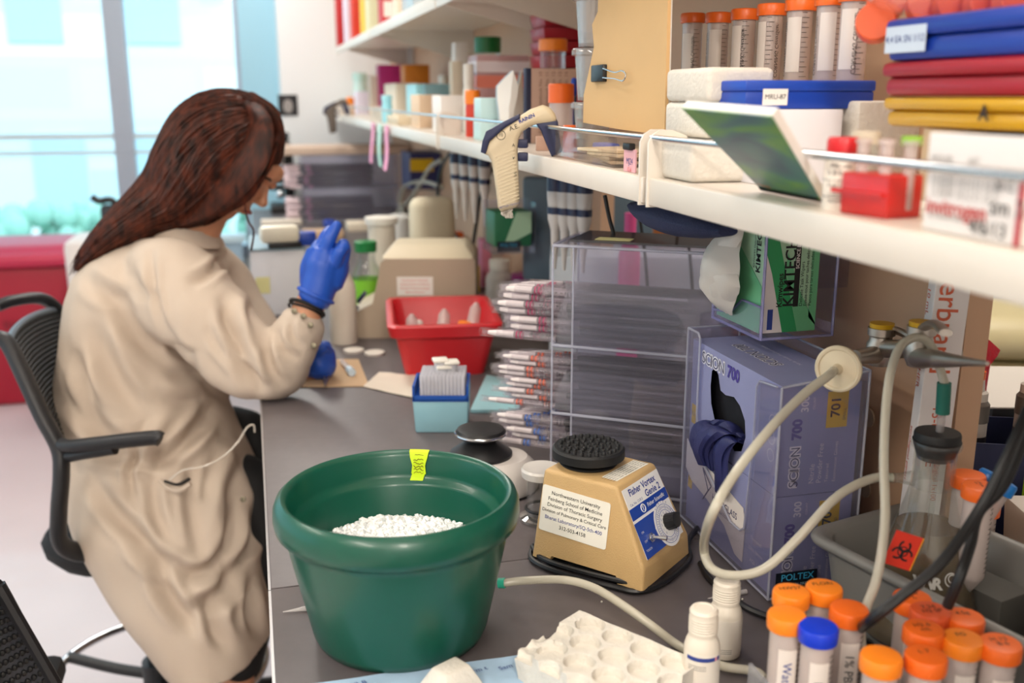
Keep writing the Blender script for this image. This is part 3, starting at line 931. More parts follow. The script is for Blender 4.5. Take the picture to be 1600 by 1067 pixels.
# ------------------------------------------------------------------ hoses and cables
def hoses():
    # bucket hose
    pts = [at(786, 911, d=1.115), at(820, 907, d=1.115), at(880, 906, d=1.10), at(925, 917, d=1.085), at(968, 942, d=1.06), at(1015, 975, d=1.04),
           at(1052, 1003, z=ZB + .006), at(1085, 1022, z=ZB + .006), at(1130, 1041, z=ZB + .006), at(1180, 1049, z=ZB + .006), at(1196, 1062, z=ZB + .006)]
    for p in pts: p.z = max(p.z, ZB + .0055)
    t = thing('drain_hose', 'translucent hose running from the green bucket across the bench', 'hose', pts[3])
    o = G().tube(pts, .0046, HOSE, seg=14).done('hose', t); o.data.transform(Matrix.Translation(-pts[3]))
    g = G(); g.cyl(at(779, 911, d=1.117), at(789, 911, d=1.115), .0058, mat('mint_green_rubber', '#35b89a', .4), seg=20)
    o = g.done('green_fitting', t); o.data.transform(Matrix.Translation(-pts[3]))


hoses()


# ================================================================== SUCTION FLASK, BIN, HOSES
def bin_and_flask():
    gm = mat('grey_polypropylene_bin', '#7e7c78', .42, noise_amt=.02)
    A = Vector((.556, .888, 0)); B_ = Vector((.631, .595, 0))
    u = (B_ - A).normalized(); L = .30
    v = Vector((-u.y, u.x, 0)); Wd = .178
    cen = A + u * L / 2 + v * Wd / 2
    ang = math.atan2(u.y, u.x)
    t = thing('storage_bin', 'grey plastic bin with rolled rim holding the suction flask', 'bin', (cen.x, cen.y, ZB), ang)

    def ring(l, w_, r, z, n=8):
        out = []
        for cx, cy, a0 in ((l / 2 - r, w_ / 2 - r, 0), (-l / 2 + r, w_ / 2 - r, PI / 2), (-l / 2 + r, -w_ / 2 + r, PI), (l / 2 - r, -w_ / 2 + r, 1.5 * PI)):
            for k in range(n): out.append((cx + r * math.cos(a0 + k * PI / 2 / (n - 1)), cy + r * math.sin(a0 + k * PI / 2 / (n - 1)), z))
        return out
    H = .102
    R = [ring(L - .05, Wd - .05, .02, .004), ring(L - .045, Wd - .045, .024, 0), ring(L - .02, Wd - .02, .028, H - .008)]
    for k in range(7):
        a = -PI / 2 + k * PI / 6
        rr = .008
        R.append(ring(L - .004 + 2 * rr * (math.cos(a)) - .006, Wd - .004 + 2 * rr * math.cos(a) - .006, .03, H - .004 + rr * .8 * math.sin(a)))
    R += [ring(L - .028, Wd - .028, .026, H - .004), ring(L - .050, Wd - .050, .022, .008)]
    g = G()
    tb = bmesh.new(); RR = [[tb.verts.new(p) for p in r] for r in R]
    n = len(RR[0])
    for a, b in zip(RR, RR[1:]):
        for k in range(n): tb.faces.new((a[k], a[(k + 1) % n], b[(k + 1) % n], b[k]))
    tb.faces.new(RR[0][::-1]); tb.faces.new(RR[-1])
    g.add(tb, gm); g.done('body', t, angle=50)

    # flask
    P = at(1464, 690, d=1.0); fx, fy = P.x, P.y
    z0 = ZB + .0095; Hf = P.z - z0 + .004
    t = thing('filter_flask', 'glass side-arm flask with black stopper and murky brown liquid, standing in the grey bin', 'flask', (fx, fy, z0))
    s = Hf
    gl = [(0, 0), (.056, 0), (.062, .003), (.064, .010), (.062, .022), (.0255, s * .68), (.0215, s * .76), (.0205, s * .84), (.0205, s * .94), (.0235, s * .955), (.0245, s * .97), (.0235, s * .985), (.0205, s * .985),
          (.0188, s * .94), (.0188, s * .84), (.0198, s * .76)]
    g = G(); g.lathe(gl, GLASS, seg=48)
    side = Vector((-.80, .25, .0)).normalized()
    sb = side * .020 + Vector((0, 0, s * .80))
    g.cyl(sb, sb + side * .012, .008, GLASS, r1=.0055, seg=16, cap=False)
    g.cyl(sb + side * .012, sb + side * .040, .0050, GLASS, r1=.0046, seg=16, cap=False)
    for k in range(4): g.cyl(sb + side * (.018 + k * .005), sb + side * (.020 + k * .005), .0054, GLASS, seg=14, cap=False)
    g.done('glass_body', t, angle=60)
    lq = mat('murky_brown_liquid', '#5f4d33', .25)
    hl = .124
    rl = .062 - (.062 - .0255) * (hl - .022) / (s * .68 - .022) - .0015
    G().lathe([(0, .003), (.054, .003), (.0605, .010), (.060, .022), (rl, hl), (0, hl)], lq, seg=40).done('liquid', t)
    g = G(); g.lathe([(0, s * .9), (.0175, s * .9), (.0235, s * .99), (.0225, s * .993), (.0225, s * 1.02), (.0215, s * 1.03), (0, s * 1.03)], RUBBER, seg=40); g.done('stopper', t)
    g = G(); g.cyl((.002, 0, s * .45), (.002, 0, s * 1.22), .0032, GLASS, seg=14, cap=False); g.cyl((.002, 0, s * 1.0), (.002, 0, s * 1.2), .0040, clear('graduated_pipette', '#efeaea', .25, '#ddd5d5', .2), seg=14, cap=False)
    g.done('glass_tube', t)
    # writing on the flask, facing the viewer
    rw = .0555; zz = .062
    wm = mat('white_flask_print', '#d8d6cf', .6)
    dirv = Vector((-fx, -fy, 0)).normalized(); aa = math.atan2(dirv.y, dirv.x)
    g = G()
    slope = (.062 - .0255) / (s * .68 - .022)
    for k, ch in enumerate('VWR'):
        ak = aa - .02 + (k - .3) * .19
        rad = .062 - slope * (.080 - .022) + .0014
        n = Vector((math.cos(ak), math.sin(ak), 0)); tx = Vector((-math.sin(ak), math.cos(ak), 0)); ty = Vector((-n.x * slope, -n.y * slope, 1))
        g.text(ch, .016, wm, quad_frame(n * rad + Vector((0, 0, .080)), tx, ty), bold=.0006)
    ak = aa + .62; n = Vector((math.cos(ak), math.sin(ak), 0)); tx = Vector((-math.sin(ak), math.cos(ak), 0))
    M = quad_frame(n * (.062 - slope * .062 + .0014) + Vector((0, 0, .084)), tx, (-n.x * slope, -n.y * slope, 1))
    g.torus((0, 0, 0), .0065, .0007, wm, M=M, rs=5, flat=.2); g.torus((.001, .001, 0), .0038, .0006, wm, M=M, rs=5, flat=.2, a0=.5, a1=4.5)
    g.done('maker_print', t)
    # biohazard sticker flag on the flask
    red = mat('biohazard_red', '#e23a26', .45)
    c = at(1411, 860, d=.925)
    xd = Vector((.93, -.25, -.32)); yd = Vector((.36, -.05, 1))
    M = quad_frame(c - Vector((fx, fy, z0)), xd, yd)
    g = G(); g.box((0, 0, 0), (.027, .034, .0006), red, M=M); g.box((.0137, .0, .0001), (.0012, .034, .0005), mat('sticker_edge', '#e8a020', .5), M=M)
    Z_ = M @ Matrix.Translation((0, -.001, .0006))
    for k in range(3):
        a = PI / 2 + k * 2 * PI / 3
        g.torus((.0052 * math.cos(a), .0052 * math.sin(a), 0), .0050, .0010, INK, M=Z_, rs=6, flat=.2, a0=a + .55, a1=a + 2 * PI - .55, seg=30)
    g.torus((0, 0, 0), .0046, .0006, INK, M=Z_, rs=5, flat=.2, seg=30)
    g.lathe([(0, 0), (.0016, 0), (.0016, .0003), (0, .0003)], INK, M=Z_, seg=12)
    g.done('biohazard_sticker', t)
    return fx, fy, z0, s


fx, fy, fz, fs = bin_and_flask()


def disk_and_hoses():
    # hydrophobic disk filter on the tap, its hose loops down and up to the flask side arm
    dc = at(1310, 576, d=1.035)
    t = thing('disk_filter', 'round white disk filter fitted on the left tap nozzle', 'filter', dc)
    ax = Vector((-.80, -.62, .05)).normalized()
    M = mat4(frame_from(ax), (0, 0, 0))
    wm = mat('cream_filter_plastic', '#d9cbae', .45)
    G().lathe([(0, -.004), (.0225, -.004), (.0245, -.002), (.0245, .002), (.0225, .0035), (.0205, .0030), (.0195, .0015), (.006, .0035), (.0045, .012), (.003, .018), (0, .018)], wm, M=M, seg=48).done('housing', t)
    G().cyl(ax * -.004, ax * -.022, .005, wm, seg=16).done('stem', t)
    d0 = (dc - CAM).dot(FW)
    pts = [dc + ax * .013, at(1293, 588, d=d0 - .03), at(1255, 617, d=d0 - .05), at(1205, 668, d=d0 - .08), at(1150, 738, d=d0 - .11), at(1112, 805, d=d0 - .135), at(1100, 855, d=1.02),
           at(1112, 888, d=1.005), at(1148, 899, d=.99), at(1195, 888, d=.98), at(1245, 843, d=.98), at(1300, 783, d=.985), at(1345, 750, d=.99), at(1388, 738, d=1.0)]
    side = Vector((-.80, .25, .0)).normalized()
    end = Vector((fx, fy, fz)) + side * .052 + Vector((0, 0, fs * .80))
    pts[-1] = end + side * .004; pts[-2] = (pts[-3] + pts[-1]) / 2 + Vector((0, 0, .004)); pts.append(end - side * .012)
    g = G(); g.tube(pts, .0047, HOSE, seg=14)
    tag(g.done('vacuum_hose', loc=pts[3]), 'translucent hose looping down from the disk filter to the flask side arm', 'hose')
    # second hose, from the green sleeve over and down
    tp = Vector((fx + .002, fy, fz + fs * 1.20))
    pts = [at(1466, 572, d=1.0), at(1458, 545, d=1.0), at(1436, 527, d=.995), at(1408, 540, d=.985), at(1392, 580, d=.975), at(1384, 640, d=.96), at(1381, 720, d=.94), at(1383, 800, d=.92),
           at(1378, 860, d=.905), at(1368, 910, d=.90), at(1353, 950, d=.90), at(1345, 985, d=.90), at(1348, 1030, d=.90)]
    pts[0] = tp + Vector((0, 0, .012))
    t = thing('suction_hose', 'translucent suction hose arching over from the green sleeve, hanging before the bin', 'hose', pts[6])
    o = G().tube(pts, .0044, HOSE, seg=14).done('hose', t); o.data.transform(Matrix.Translation(-pts[6]))
    gm = mat('dark_teal_sleeve', '#0f6b5c', .45)
    o = G().tube([tp + Vector((.001, 0, -.018)), tp + Vector((0, 0, .0)), tp + Vector((-.001, 0, .014))], .0068, gm, seg=16).done('green_sleeve', t); o.data.transform(Matrix.Translation(-pts[6]))
    # black cables at the front right
    for pts, lab in (([at(1606, 640, d=.84), at(1570, 720, d=.83), at(1528, 800, d=.83), at(1470, 880, d=.82), at(1410, 930, d=.82), at(1362, 968, d=.83), at(1340, 985, d=.9)],
                      'black cable sweeping down to the left across the grey bin'),
                     ([at(1612, 655, d=.88), at(1570, 755, d=.87), at(1530, 800, d=.87), at(1517, 850, d=.86), at(1500, 900, d=.85), at(1480, 948, d=.86)],
                      'black cable hanging nearly straight down over the grey bin')):
        tag(G().tube(pts, .0047, BLACK, seg=10).done('black_cable', loc=pts[3]), lab, 'cable', 'black cables over the bin')
    # black lead with a red tag behind the tubes
    pts = [at(1220, 975, z=ZB + .005), at(1290, 990, z=ZB + .005), at(1350, 1003, z=ZB + .005), at(1400, 1000, z=ZB + .005), at(1440, 990, z=ZB + .005)]
    tag(G().tube([at(1095, 880, z=ZB + .005), at(1110, 905, z=ZB + .005), at(1150, 938, z=ZB + .005), at(1190, 960, z=ZB + .005)] + pts[1:4], .0042, BLACK, seg=8).done('black_cable', loc=pts[0]),
        'black power lead lying on the bench in front of the glove boxes', 'cable')
    P = at(1385, 1012, d=.93); t = thing('toggle_clip', 'small red and white clip standing behind the front tubes', 'clip', (P.x, P.y, ZB))
    G().tube([(0, 0, 0), (0, 0, .035)], .004, mat('dark_red_clip', '#9c1224', .4), smooth=False).done('body', t)
    G().sph((0, 0, .039), .0045, WHITE, 12, (1, 1, 1.3)).done('white_tip', t)


disk_and_hoses()


def tap():
    t = thing('gas_tap', 'brushed steel double gas tap with yellow index caps on the wall', 'tap', (XW, .99, 1.19))
    o = Vector((XW, .99, 1.19))
    L = lambda px, py, x: at(px, py, x=x) - o
    st = STEEL
    g = G()
    c1 = L(1375, 545, .655); c2 = L(1437, 545, .655)
    g.cyl((0, c1.y * .5 + c2.y * .5, c1.z), (-.012, c1.y * .5 + c2.y * .5, c1.z), .019, st, seg=28)
    g.cyl((-.012, (c1.y + c2.y) / 2, c1.z), (-.05, (c1.y + c2.y) / 2, c1.z), .011, st, seg=20)
    for c in (c1, c2):
        g.lathe([(0, -.018), (.011, -.018), (.0145, -.010), (.0145, .006), (.012, .010), (.012, .014), (.0145, .016), (.0145, .024), (0, .024)], st, c, 24)
    g.cyl(c1, c2, .010, st, seg=18)
    g.done('body', t)
    ym = mat('yellow_index_cap', '#d9a90e', .4)
    for c in (c1, c2):
        h = G(); h.lathe([(.0, .024), (.0125, .024), (.0130, .029), (.0, .030)], ym, c, 24); h.done('index_cap', t)
    g = G(); e = L(1478, 520, .60)
    g.tube([c2 + Vector((0, 0, .021)), (c2 + e) / 2 + Vector((0, 0, .018)), e], .006, st, seg=10, flat=.6)
    g.tube([c1 + Vector((0, 0, .021)), c1 + Vector((.012, -.012, .022)), c1 + Vector((.01, -.045, .020))], .007, st, seg=10, flat=.6)
    g.done('lever', t)
    # nozzles
    def nozzle(a, b, nm):
        h = G(); d = (b - a)
        h.cyl(a, a + d * .35, .0105, st, r1=.0085, seg=18)
        for k in range(9):
            f0 = .35 + k * .065; r = .0085 - k * .00066
            h.cyl(a + d * f0, a + d * (f0 + .065), r, st, r1=r * .72, seg=16)
        h.cyl(a + d * .93, b, .003, st, r1=.0018, seg=12)
        h.done(nm, t)
    nozzle(c2 + Vector((-.004, -.004, -.008)), L(1543, 568, .585), 'serrated_nozzle')
    h = G(); e1 = L(1336, 558, .605)
    h.cyl(c1 + Vector((0, 0, -.006)), e1, .0105, st, r1=.0075, seg=18); h.done('nozzle', t)
    # upright rod below
    for px in (1333, ):
        a, b = L(px, 590, .70), L(px - 8, 800, .70)
    return


tap()


# ================================================================== GLOVE BOX HOLDER
def holder_glove():
    x0, y0, x1, y1 = .541, .925, .648, .868 + .30
    cx, cy = (x0 + x1) / 2, (y0 + y1) / 2
    w_, l = (x1 - x0) / 2, (y1 - y0) / 2; H = .266
    t = thing('glove_box_holder', 'clear acrylic holder for two stacked glove boxes', 'holder', (cx, cy, ZB))
    th = .003
    g = G()
    g.bb((-w_, -l, .001), (w_, l, .001 + th), ACRYL)
    g.bb((w_ - th, -l, .004), (w_, l, H), ACRYL)
    g.bb((-w_, -l, .004), (w_ - th, -l + th, H - .012), ACRYL)
    g.bb((-w_, l - th, .004), (w_ - th, l, H), ACRYL)
    g.done('shell', t)
    # open front with rounded lips, edges bright
    g = G()
    def edge(pts, r=.0016): g.tube(pts, r, ACREDGE, seg=6, n=5, smooth=False)
    edge([(-w_, -l, .002), (-w_, -l, H - .012)]); edge([(-w_, l, .002), (-w_, l, H)]); edge([(w_, -l, .002), (w_, -l, H)])
    edge([(-w_, -l, H - .012), (w_, -l, H)]); edge([(-w_, -l, .003), (w_, -l, .003)]); edge([(-w_, -l, .003), (-w_, l, .003)])
    edge([(-w_, l, H), (w_, l, H)]); edge([(w_, -l, H), (w_, l, H)])
    g.done('edges', t)
    # front lips: narrow strips beside the opening, joined at the bottom by a curved panel
    g = G()
    out = [(-l, .004), (l, .004), (l, H), (l - .030, H), (l - .036, H - .006), (l - .036, .16), (l - .05, .11), (-l + .10, .055), (-l + .075, .055), (-l + .065, .062),
           (-l + .055, H - .09), (-l + .055, H - .026), (-l + .049, H - .018), (-l + .01, H - .014), (-l, H - .014)]
    M = Matrix(((0, 0, 1, -w_ - .001), (1, 0, 0, 0), (0, 1, 0, 0), (0, 0, 0, 1)))
    g.prism(out, .003, ACRYL, M)
    g.tube([Vector((-w_, a, b)) for a, b in out[2:14]], .0015, ACREDGE, seg=6, smooth=False)
    g.done('front_lip', t)
    # maker's sticker, bottom front corner
    g = G(); M = quad_frame((-w_ + .034, -l - .0006, .0195), (1, 0, 0), (0, 0, 1))
    bk = mat('sticker_black', '#0c1420', .4); cy_ = mat('sticker_cyan', '#3fa6d0', .5); wt = mat('sticker_grey', '#9ab4c4', .6)
    g.box((0, 0, 0), (.052, .029, .0006), bk, .0, M)
    Z_ = M @ Matrix.Translation((0, 0, .0005))
    g.text('POLTEX', .0115, cy_, Z_ @ Matrix.Translation((.001, .0078, 0)), bold=.0002); g.text('541.636.0802', .0052, wt, Z_ @ Matrix.Translation((.001, -.0015, 0)))
    g.text('www.poltex.com', .0048, wt, Z_ @ Matrix.Translation((.002, -.0090, 0)))
    g.torus((-.0205, -.0065, 0), .0032, .0005, cy_, M=Z_, rs=5, flat=.3); g.box((.021, -.0035, 0), (.006, .005, .0003), mat('sticker_blue', '#2a5f96', .5), M=Z_)
    g.done('maker_sticker', t)
    # two glove boxes
    bl = mat('periwinkle_carton', '#9397c0', .45, noise_amt=.05, noise_scale=14); bl2 = mat('pale_lilac_carton', '#a8abd0', .5, noise_amt=.05, noise_scale=18)
    yl = mat('carton_yellow', '#e0b80f', .5); wl = mat('carton_white_print', '#dcdbe6', .6); dk = mat('carton_dark_blue', '#26275e', .5)
    for q, (zb, hb, lab) in enumerate(((.0045, .119, 'lower periwinkle nitrile glove box with a torn white front flap'), (.1245, .128, 'upper periwinkle nitrile glove box with dark blue gloves pulled from its opening'))):
        b = thing('glove_box', lab, 'box', (cx, cy, ZB + zb), 0, 'stacked nitrile glove boxes')
        bw, blen = w_ - th - .002, l - th - .003
        g = G()
        # carton shell with an opening cut in the front face: build front as a frame around a blob hole
        N = 40
        if q == 1: hole = [(.058, .100), (.050, .106), (.040, .100), (.032, .082), (.018, .080), (-.004, .084), (-.020, .078), (-.034, .064), (-.038, .044), (-.030, .024), (-.012, .018), (.005, .030), (.024, .034), (.044, .040), (.056, .058), (.060, .080)]
        else: hole = [(.070, .100), (.060, .110), (.045, .104), (.040, .085), (.052, .070), (.064, .075), (.072, .088)]
        tb = bmesh.new()
        outer = [tb.verts.new((-bw, s[0] * blen, s[1])) for s in ((-1, 0), (1, 0), (1, hb), (-1, hb))]
        inner = [tb.verts.new((-bw, a, b_)) for a, b_ in hole]
        eds = [tb.edges.new((outer[i], outer[(i + 1) % 4])) for i in range(4)] + [tb.edges.new((inner[i], inner[(i + 1) % len(inner)])) for i in range(len(inner))]
        bmesh.ops.triangle_fill(tb, use_beauty=True, use_dissolve=False, edges=eds)
        hb0 = [tb.verts.new((bw, s[0] * blen, s[1])) for s in ((-1, 0), (1, 0), (1, hb), (-1, hb))]
        for i in range(4): tb.faces.new((outer[i], outer[(i + 1) % 4], hb0[(i + 1) % 4], hb0[i]))
        tb.faces.new(hb0)
        g.add(tb, bl)
        # paler front printing
        # writing: side face (-y)
        S = quad_frame((0, -blen - .0004, hb / 2), (0, 0, 1), (-1, 0, 0))   # text runs upward
        g.text('SCION', .016, mat('carton_outline', '#e9e9f2', .6), S @ Matrix.Translation((-.030, .028, .0)), bold=.0016)
        g.text('SCION', .016, dk, S @ Matrix.Translation((-.030, .028, .0003)), bold=-.0001)
        g.text('700', .016, mat('carton_purple', '#4a3f96', .5), S @ Matrix.Translation((.014, .028, .0003)), bold=.0008)
        for i, s_ in enumerate(('Nitrile', 'Powder Free', 'Textured', 'Examination Gloves')):
            g.text(s_, .009 if i < 2 else .006, wl, S @ Matrix.Translation((-.052, .006 - i * .0095, 0)), align='LEFT')
        g.text('300', .013, wl, S @ Matrix.Translation((.043, .020, 0)), bold=.0003)
        g.text('COUNT', .004, wl, S @ Matrix.Translation((.043, .009, 0)))
        Y_ = quad_frame((.020, -blen - .0005, hb - .030), (0, 0, 1), (-1, 0, 0))
        g.box((0, 0, 0), (.042, .026, .0004), yl, M=Y_); g.text('701', .016, INK, Y_ @ Matrix.Translation((.003, .002, .0005)), bold=.0004)
        g.text('SMALL' if q else 'MED', .005, INK, Y_ @ Matrix.Translation((-.006, -.0092, .0005)))
        # front face (-x)
        Fm = quad_frame((-bw - .0004, 0, hb / 2), (0, -1, 0), (0, 0, 1))
        if q == 1:
            g.text('SCION', .021, wl, Fm @ Matrix.Translation((-.055, .047, 0)), bold=.0018); g.text('SCION', .021, dk, Fm @ Matrix.Translation((-.055, .047, .0003)), bold=-.0002)
            g.text('700', .021, mat('carton_purple', '#4a3f96', .5), Fm @ Matrix.Translation((.0, .047, .0003)), bold=.0008)
            g.box((-.104, -.035, 0), (.012, .026, .0003), yl, M=Fm); g.text('701', .008, INK, Fm @ Matrix.Translation((-.104, -.035, .0004)))
            for i in range(3): g.torus((.098, -.02 + i * .02, 0), .007, .0004, wl, M=Fm, rs=4, flat=.3)
            # top
            Tm = quad_frame((0, 0, hb + .0004), (0, -1, 0), (1, 0, 0))
            g.text('SCION 700', .022, wl, Tm @ Matrix.Rotation(PI, 4, 'Z') @ Matrix.Translation((.02, .008, 0)), bold=.0016)
            g.text('SCION 700', .022, dk, Tm @ Matrix.Rotation(PI, 4, 'Z') @ Matrix.Translation((.02, .008, .0003)), bold=-.0002)
            g.text('Nitrile Powder Free Exam Gloves', .007, wl, Tm @ Matrix.Rotation(PI, 4, 'Z') @ Matrix.Translation((.01, -.018, 0)))
        else:
            g.box((-.106, .0, 0), (.012, .03, .0003), yl, M=Fm); g.text('701', .009, INK, Fm @ Matrix.Translation((-.106, 0, .0004)))
            for i, s_ in enumerate(('Textured', '100% Nitrile', 'AQL 1.5')): g.text(s_, .007, wl, Fm @ Matrix.Translation((.078, -.01 - i * .014, 0)))
        g.done('carton', b, smooth=False)
        G().bb((-bw + .014, -blen + .002, .002), (bw - .002, blen - .002, hb - .003), mat('painted_cavity_shade', '#0b0c16', .8)).done('cavity_shade_block', b)  # near-black block paints the shade inside the carton opening
        if q == 0:
            g = G()
            wp = mat('torn_flap_white', '#e9e2dc', .7)
            out = [(-.118, .110), (-.098, .100), (-.085, .118), (-.06, .096), (-.02, .088), (.02, .082), (.045, .078), (.052, .06), (.050, .01), (.03, .012), (.0, .036), (-.05, .05), (-.10, .058), (-.118, .07)]
            Fm2 = quad_frame((-bw - .0010, 0, 0), (0, -1, 0), (0, 0, 1))
            g.prism(out, .0008, wp, Fm2)
            Z_ = Fm2 @ Matrix.Translation((0, 0, .0010))
            g.text('HOURGLASS', .012, dk, Z_ @ Matrix.Translation((-.002, .060, 0)), bold=.0001); g.text('INTERNATIONAL, INC.', .006, dk, Z_ @ Matrix.Translation((.0, .048, 0)))
            for a_, b_ in (((-.066, .088), (-.040, .072)), ((-.040, .072), (-.062, .046)), ((-.066, .088), (-.048, .064)), ((-.062, .046), (-.048, .064))):
                g.tube([Z_ @ Vector((*a_, 0)), Z_ @ Vector((*b_, 0))], .0008, dk, seg=5, smooth=False)
            g.done('torn_flap', b, smooth=False)
    # gloves spilling out of the upper opening
    gm = mat('dark_blue_nitrile', '#2b3064', .5, bump=.3, bump_scale=90)
    g = G()
    def glove(pts, ws, ph):
        rows = []
        P = catmull([Vector(p) for p in pts], 6); n = len(P)
        for i, p in enumerate(P):
            f = i / (n - 1); k = f * (len(ws) - 1); a = int(k); wv = ws[a] + (ws[min(a + 1, len(ws) - 1)] - ws[a]) * (k - a)
            ring = []
            for q in range(24):
                an = 2 * PI * q / 24
                rr = 1 + .25 * math.sin(3 * an + ph + f * 4) + .12 * math.sin(7 * an + ph * 2)
                ring.append(p + Vector((math.cos(an) * wv * .42 * rr, math.sin(an) * wv * rr, math.sin(an * 2 + ph) * .003)))
            rows.append(ring)
        g.loft(rows, gm)
    h0 = ZB + .1245 - .010
    glove([(cx - w_ + .02, cy - .006, h0 + .040), (cx - w_ - .004, cy + .002, h0 + .056), (cx - w_ - .016, cy + .014, h0 + .046), (cx - w_ - .018, cy + .03, h0 + .020), (cx - w_ - .012, cy + .030, h0 - .004)],
          [.022, .026, .028, .024, .015], .4)
    glove([(cx - w_ + .02, cy - .014, h0 + .04), (cx - w_ - .002, cy - .016, h0 + .050), (cx - w_ - .012, cy - .008, h0 + .03), (cx - w_ - .010, cy - .008, h0 - .006), (cx - w_ - .006, cy - .002, h0 - .03)],
          [.016, .018, .016, .012, .009], 1.7)
    tag(g.done('nitrile_gloves', loc=(cx - w_, cy, h0)), 'dark blue nitrile gloves hanging out of the upper glove box', 'gloves')


holder_glove()


def kim():
    # acrylic holder on the wall with a green wipes box on its side
    x0, x1 = .578, .672; y0, y1 = 1.045, 1.175; z0, z1 = 1.196, 1.36
    c = Vector(((x0 + x1) / 2, (y0 + y1) / 2, z0)); w_, l, H = (x1 - x0) / 2, (y1 - y0) / 2, z1 - z0
    t = thing('wipes_holder', 'clear acrylic wall holder around the green wipes box', 'holder', c)
    ac = clear('lilac_acrylic', '#f6f5fc', .03, '#c6c6ea', .1, .04)
    ed = clear('lilac_acrylic_edge', '#c8c6ea', .5, '#b4b4e0', .2, .1)
    th = .003; g = G()
    g.bb((-w_, -l, 0), (w_, l, th), ac); g.bb((w_, -l, 0), (w_ + th, l, H), ac); g.bb((-w_, l - th, th), (w_, l, H), ac)
    g.done('shell', t)
    g = G()
    for pts in ([(-w_, -l, 0), (-w_, -l, H)], [(-w_, l, 0), (-w_, l, H)], [(w_ + .002, -l, 0), (w_ + .002, -l, H)], [(-w_, -l, .001), (w_, -l, .001)], [(-w_, -l, .001), (-w_, l, .001)], [(-w_, -l, H), (-w_, l, H)]):
        g.tube(pts, .0018, ed, seg=6, smooth=False)
    g.done('edges', t)
    g = G(); M = Matrix(((0, 0, 1, -w_ - .003), (1, 0, 0, 0), (0, 1, 0, 0), (0, 0, 0, 1)))
    g.prism([(-l, 0), (l, 0), (l, .012), (l - .05, .018), (-l + .05, .040), (-l, .040)], .003, ac, M)
    g.tube([(-w_ - .001, -l, .040), (-w_ - .001, -l + .05, .040), (-w_ - .001, l - .05, .018), (-w_ - .001, l, .012)], .0016, ed, seg=6, smooth=False)
    g.done('front_lip', t)
    G().bb((w_ + th, -.02, .05), (XW - c.x, .02, .09), ac).done('wall_mount', t)
    bx = thing('wipes_box', 'green and white box of delicate task wipes standing on its end in the acrylic holder', 'box', c + Vector((-.004, 0, th + .0005)))
    gr = mat('carton_green', '#2f9a5c', .45); pl = mat('carton_pale_green', '#a9cfae', .5); wt = mat('carton_white', '#e6dfdc', .5)
    bw, bl, bh = .037, l - .008, .150
    g = G(); bx0 = -w_ + .006; bx1 = bx0 + .074
    g.bb((bx0, -bl, .003), (bx1, bl, .003 + bh), pl, .001)
    # near side face (-y)
    S = quad_frame((0, -bl - .0002, 0), (1, 0, 0), (0, 0, 1))
    g.prism([(bx0, .003), (bx0 + .030, .003), (bx0 + .012, .075), (bx0, .110)], .0003, wt, S)
    g.prism([(bx0 + .030, .003), (bx0 + .050, .003), (bx0 + .010, .150), (bx0, .150), (bx0, .110), (bx0 + .012, .075)], .0003, gr, S)
    g.prism([(bx0 + .050, .003), (bx1, .003), (bx1, .012), (bx0 + .052, .050), (bx0 + .032, .100), (bx0 + .03, .080)], .0003, mat('carton_mid_green', '#6dbb88', .5), S)
    g.prism([(bx1 - .04, .137), (bx1, .135), (bx1, .153), (bx1 - .045, .153)], .0003, gr, S)
    g.prism([(bx1 - .010, .02), (bx1, .01), (bx1, .12), (bx1 - .010, .11)], .0003, mat('carton_mid_green', '#6dbb88', .5), S)
    U = quad_frame((0, -bl - .0008, 0), (0, 0, 1), (-1, 0, 0))
    def tx(s, x, z, size, m=INK, bold=0, al='LEFT'): g.text(s, size, m, U @ Matrix.Translation((z, -x, 0)), align=al, bold=bold)
    tx('KIMTECH', bx0 + .036, .034, .020, INK, .0003); tx('Kimwipes', bx0 + .024, .034, .0105, INK, .0002)
    g.box((.034 + .042, -(bx0 + .0455), -.0002), (.084, .007, .0003), INK, M=U); tx('SCIENCE BRAND', bx0 + .0455, .080, .0062, wt, .0001)
    tx('Delicate Task Wipers', bx0 + .0525, .034, .0062); tx('Essuie-tout pour taches delicates', bx0 + .0585, .034, .0058); tx('Panos para tareas delicadas', bx0 + .0645, .034, .0060)
    tx('286', bx0 + .068, .112, .012, mat('carton_outline', '#e9e9f2', .6), .0012); tx('286', bx0 + .068, .112, .012, INK, -.0002)
    g.prism([(.007, -.016), (.032, -.016), (.032, -.009), (.007, -.009)], .0003, INKB, U @ Matrix.Translation((0, -bx0 + .0, 0)))
    tx('1', bx0 + .010, .128, .020, INK, .0012)
    # front face (-x)
    Fm = quad_frame((bx0 - .0003, 0, 0), (0, -1, 0), (0, 0, 1))
    g.prism([(-bl, .003), (bl, .003), (bl, .06), (0, .10), (-bl, .12)], .0003, mat('carton_mid_green', '#6dbb88', .5), Fm)
    U2 = quad_frame((bx0 - .0008, 0, 0), (0, 0, 1), (0, 1, 0))
    g.text('KIMTECH', .014, INK, U2 @ Matrix.Translation((.075, -.046, 0)), align='LEFT', bold=.0003)
    g.text('KIMWIPES Delicate Task Wipers', .005, INK, U2 @ Matrix.Translation((.08, -.036, 0)), align='LEFT')
    g.done('carton', bx, smooth=False)
    # tissue
    tm = clear('thin_tissue', '#f4efe8', .72, '#f4eee6', .02, .5)
    rows = []
    for i in range(15):
        r = []
        for j in range(11):
            u, v = i / 14, j / 10
            z = .012 + u * .118
            bul = math.sin(PI * min(1, u * 1.05)) ** .7
            y = (v - .5) * (.028 + .060 * bul) + .02 - .01 * u
            x = bx0 - .004 - .040 * bul * (1 - (2 * v - 1) ** 2 * .7) - .006 * noise.noise(Vector((u * 5, v * 5, 3)))
            r.append(Vector((x, y, z)))
        rows.append(r)
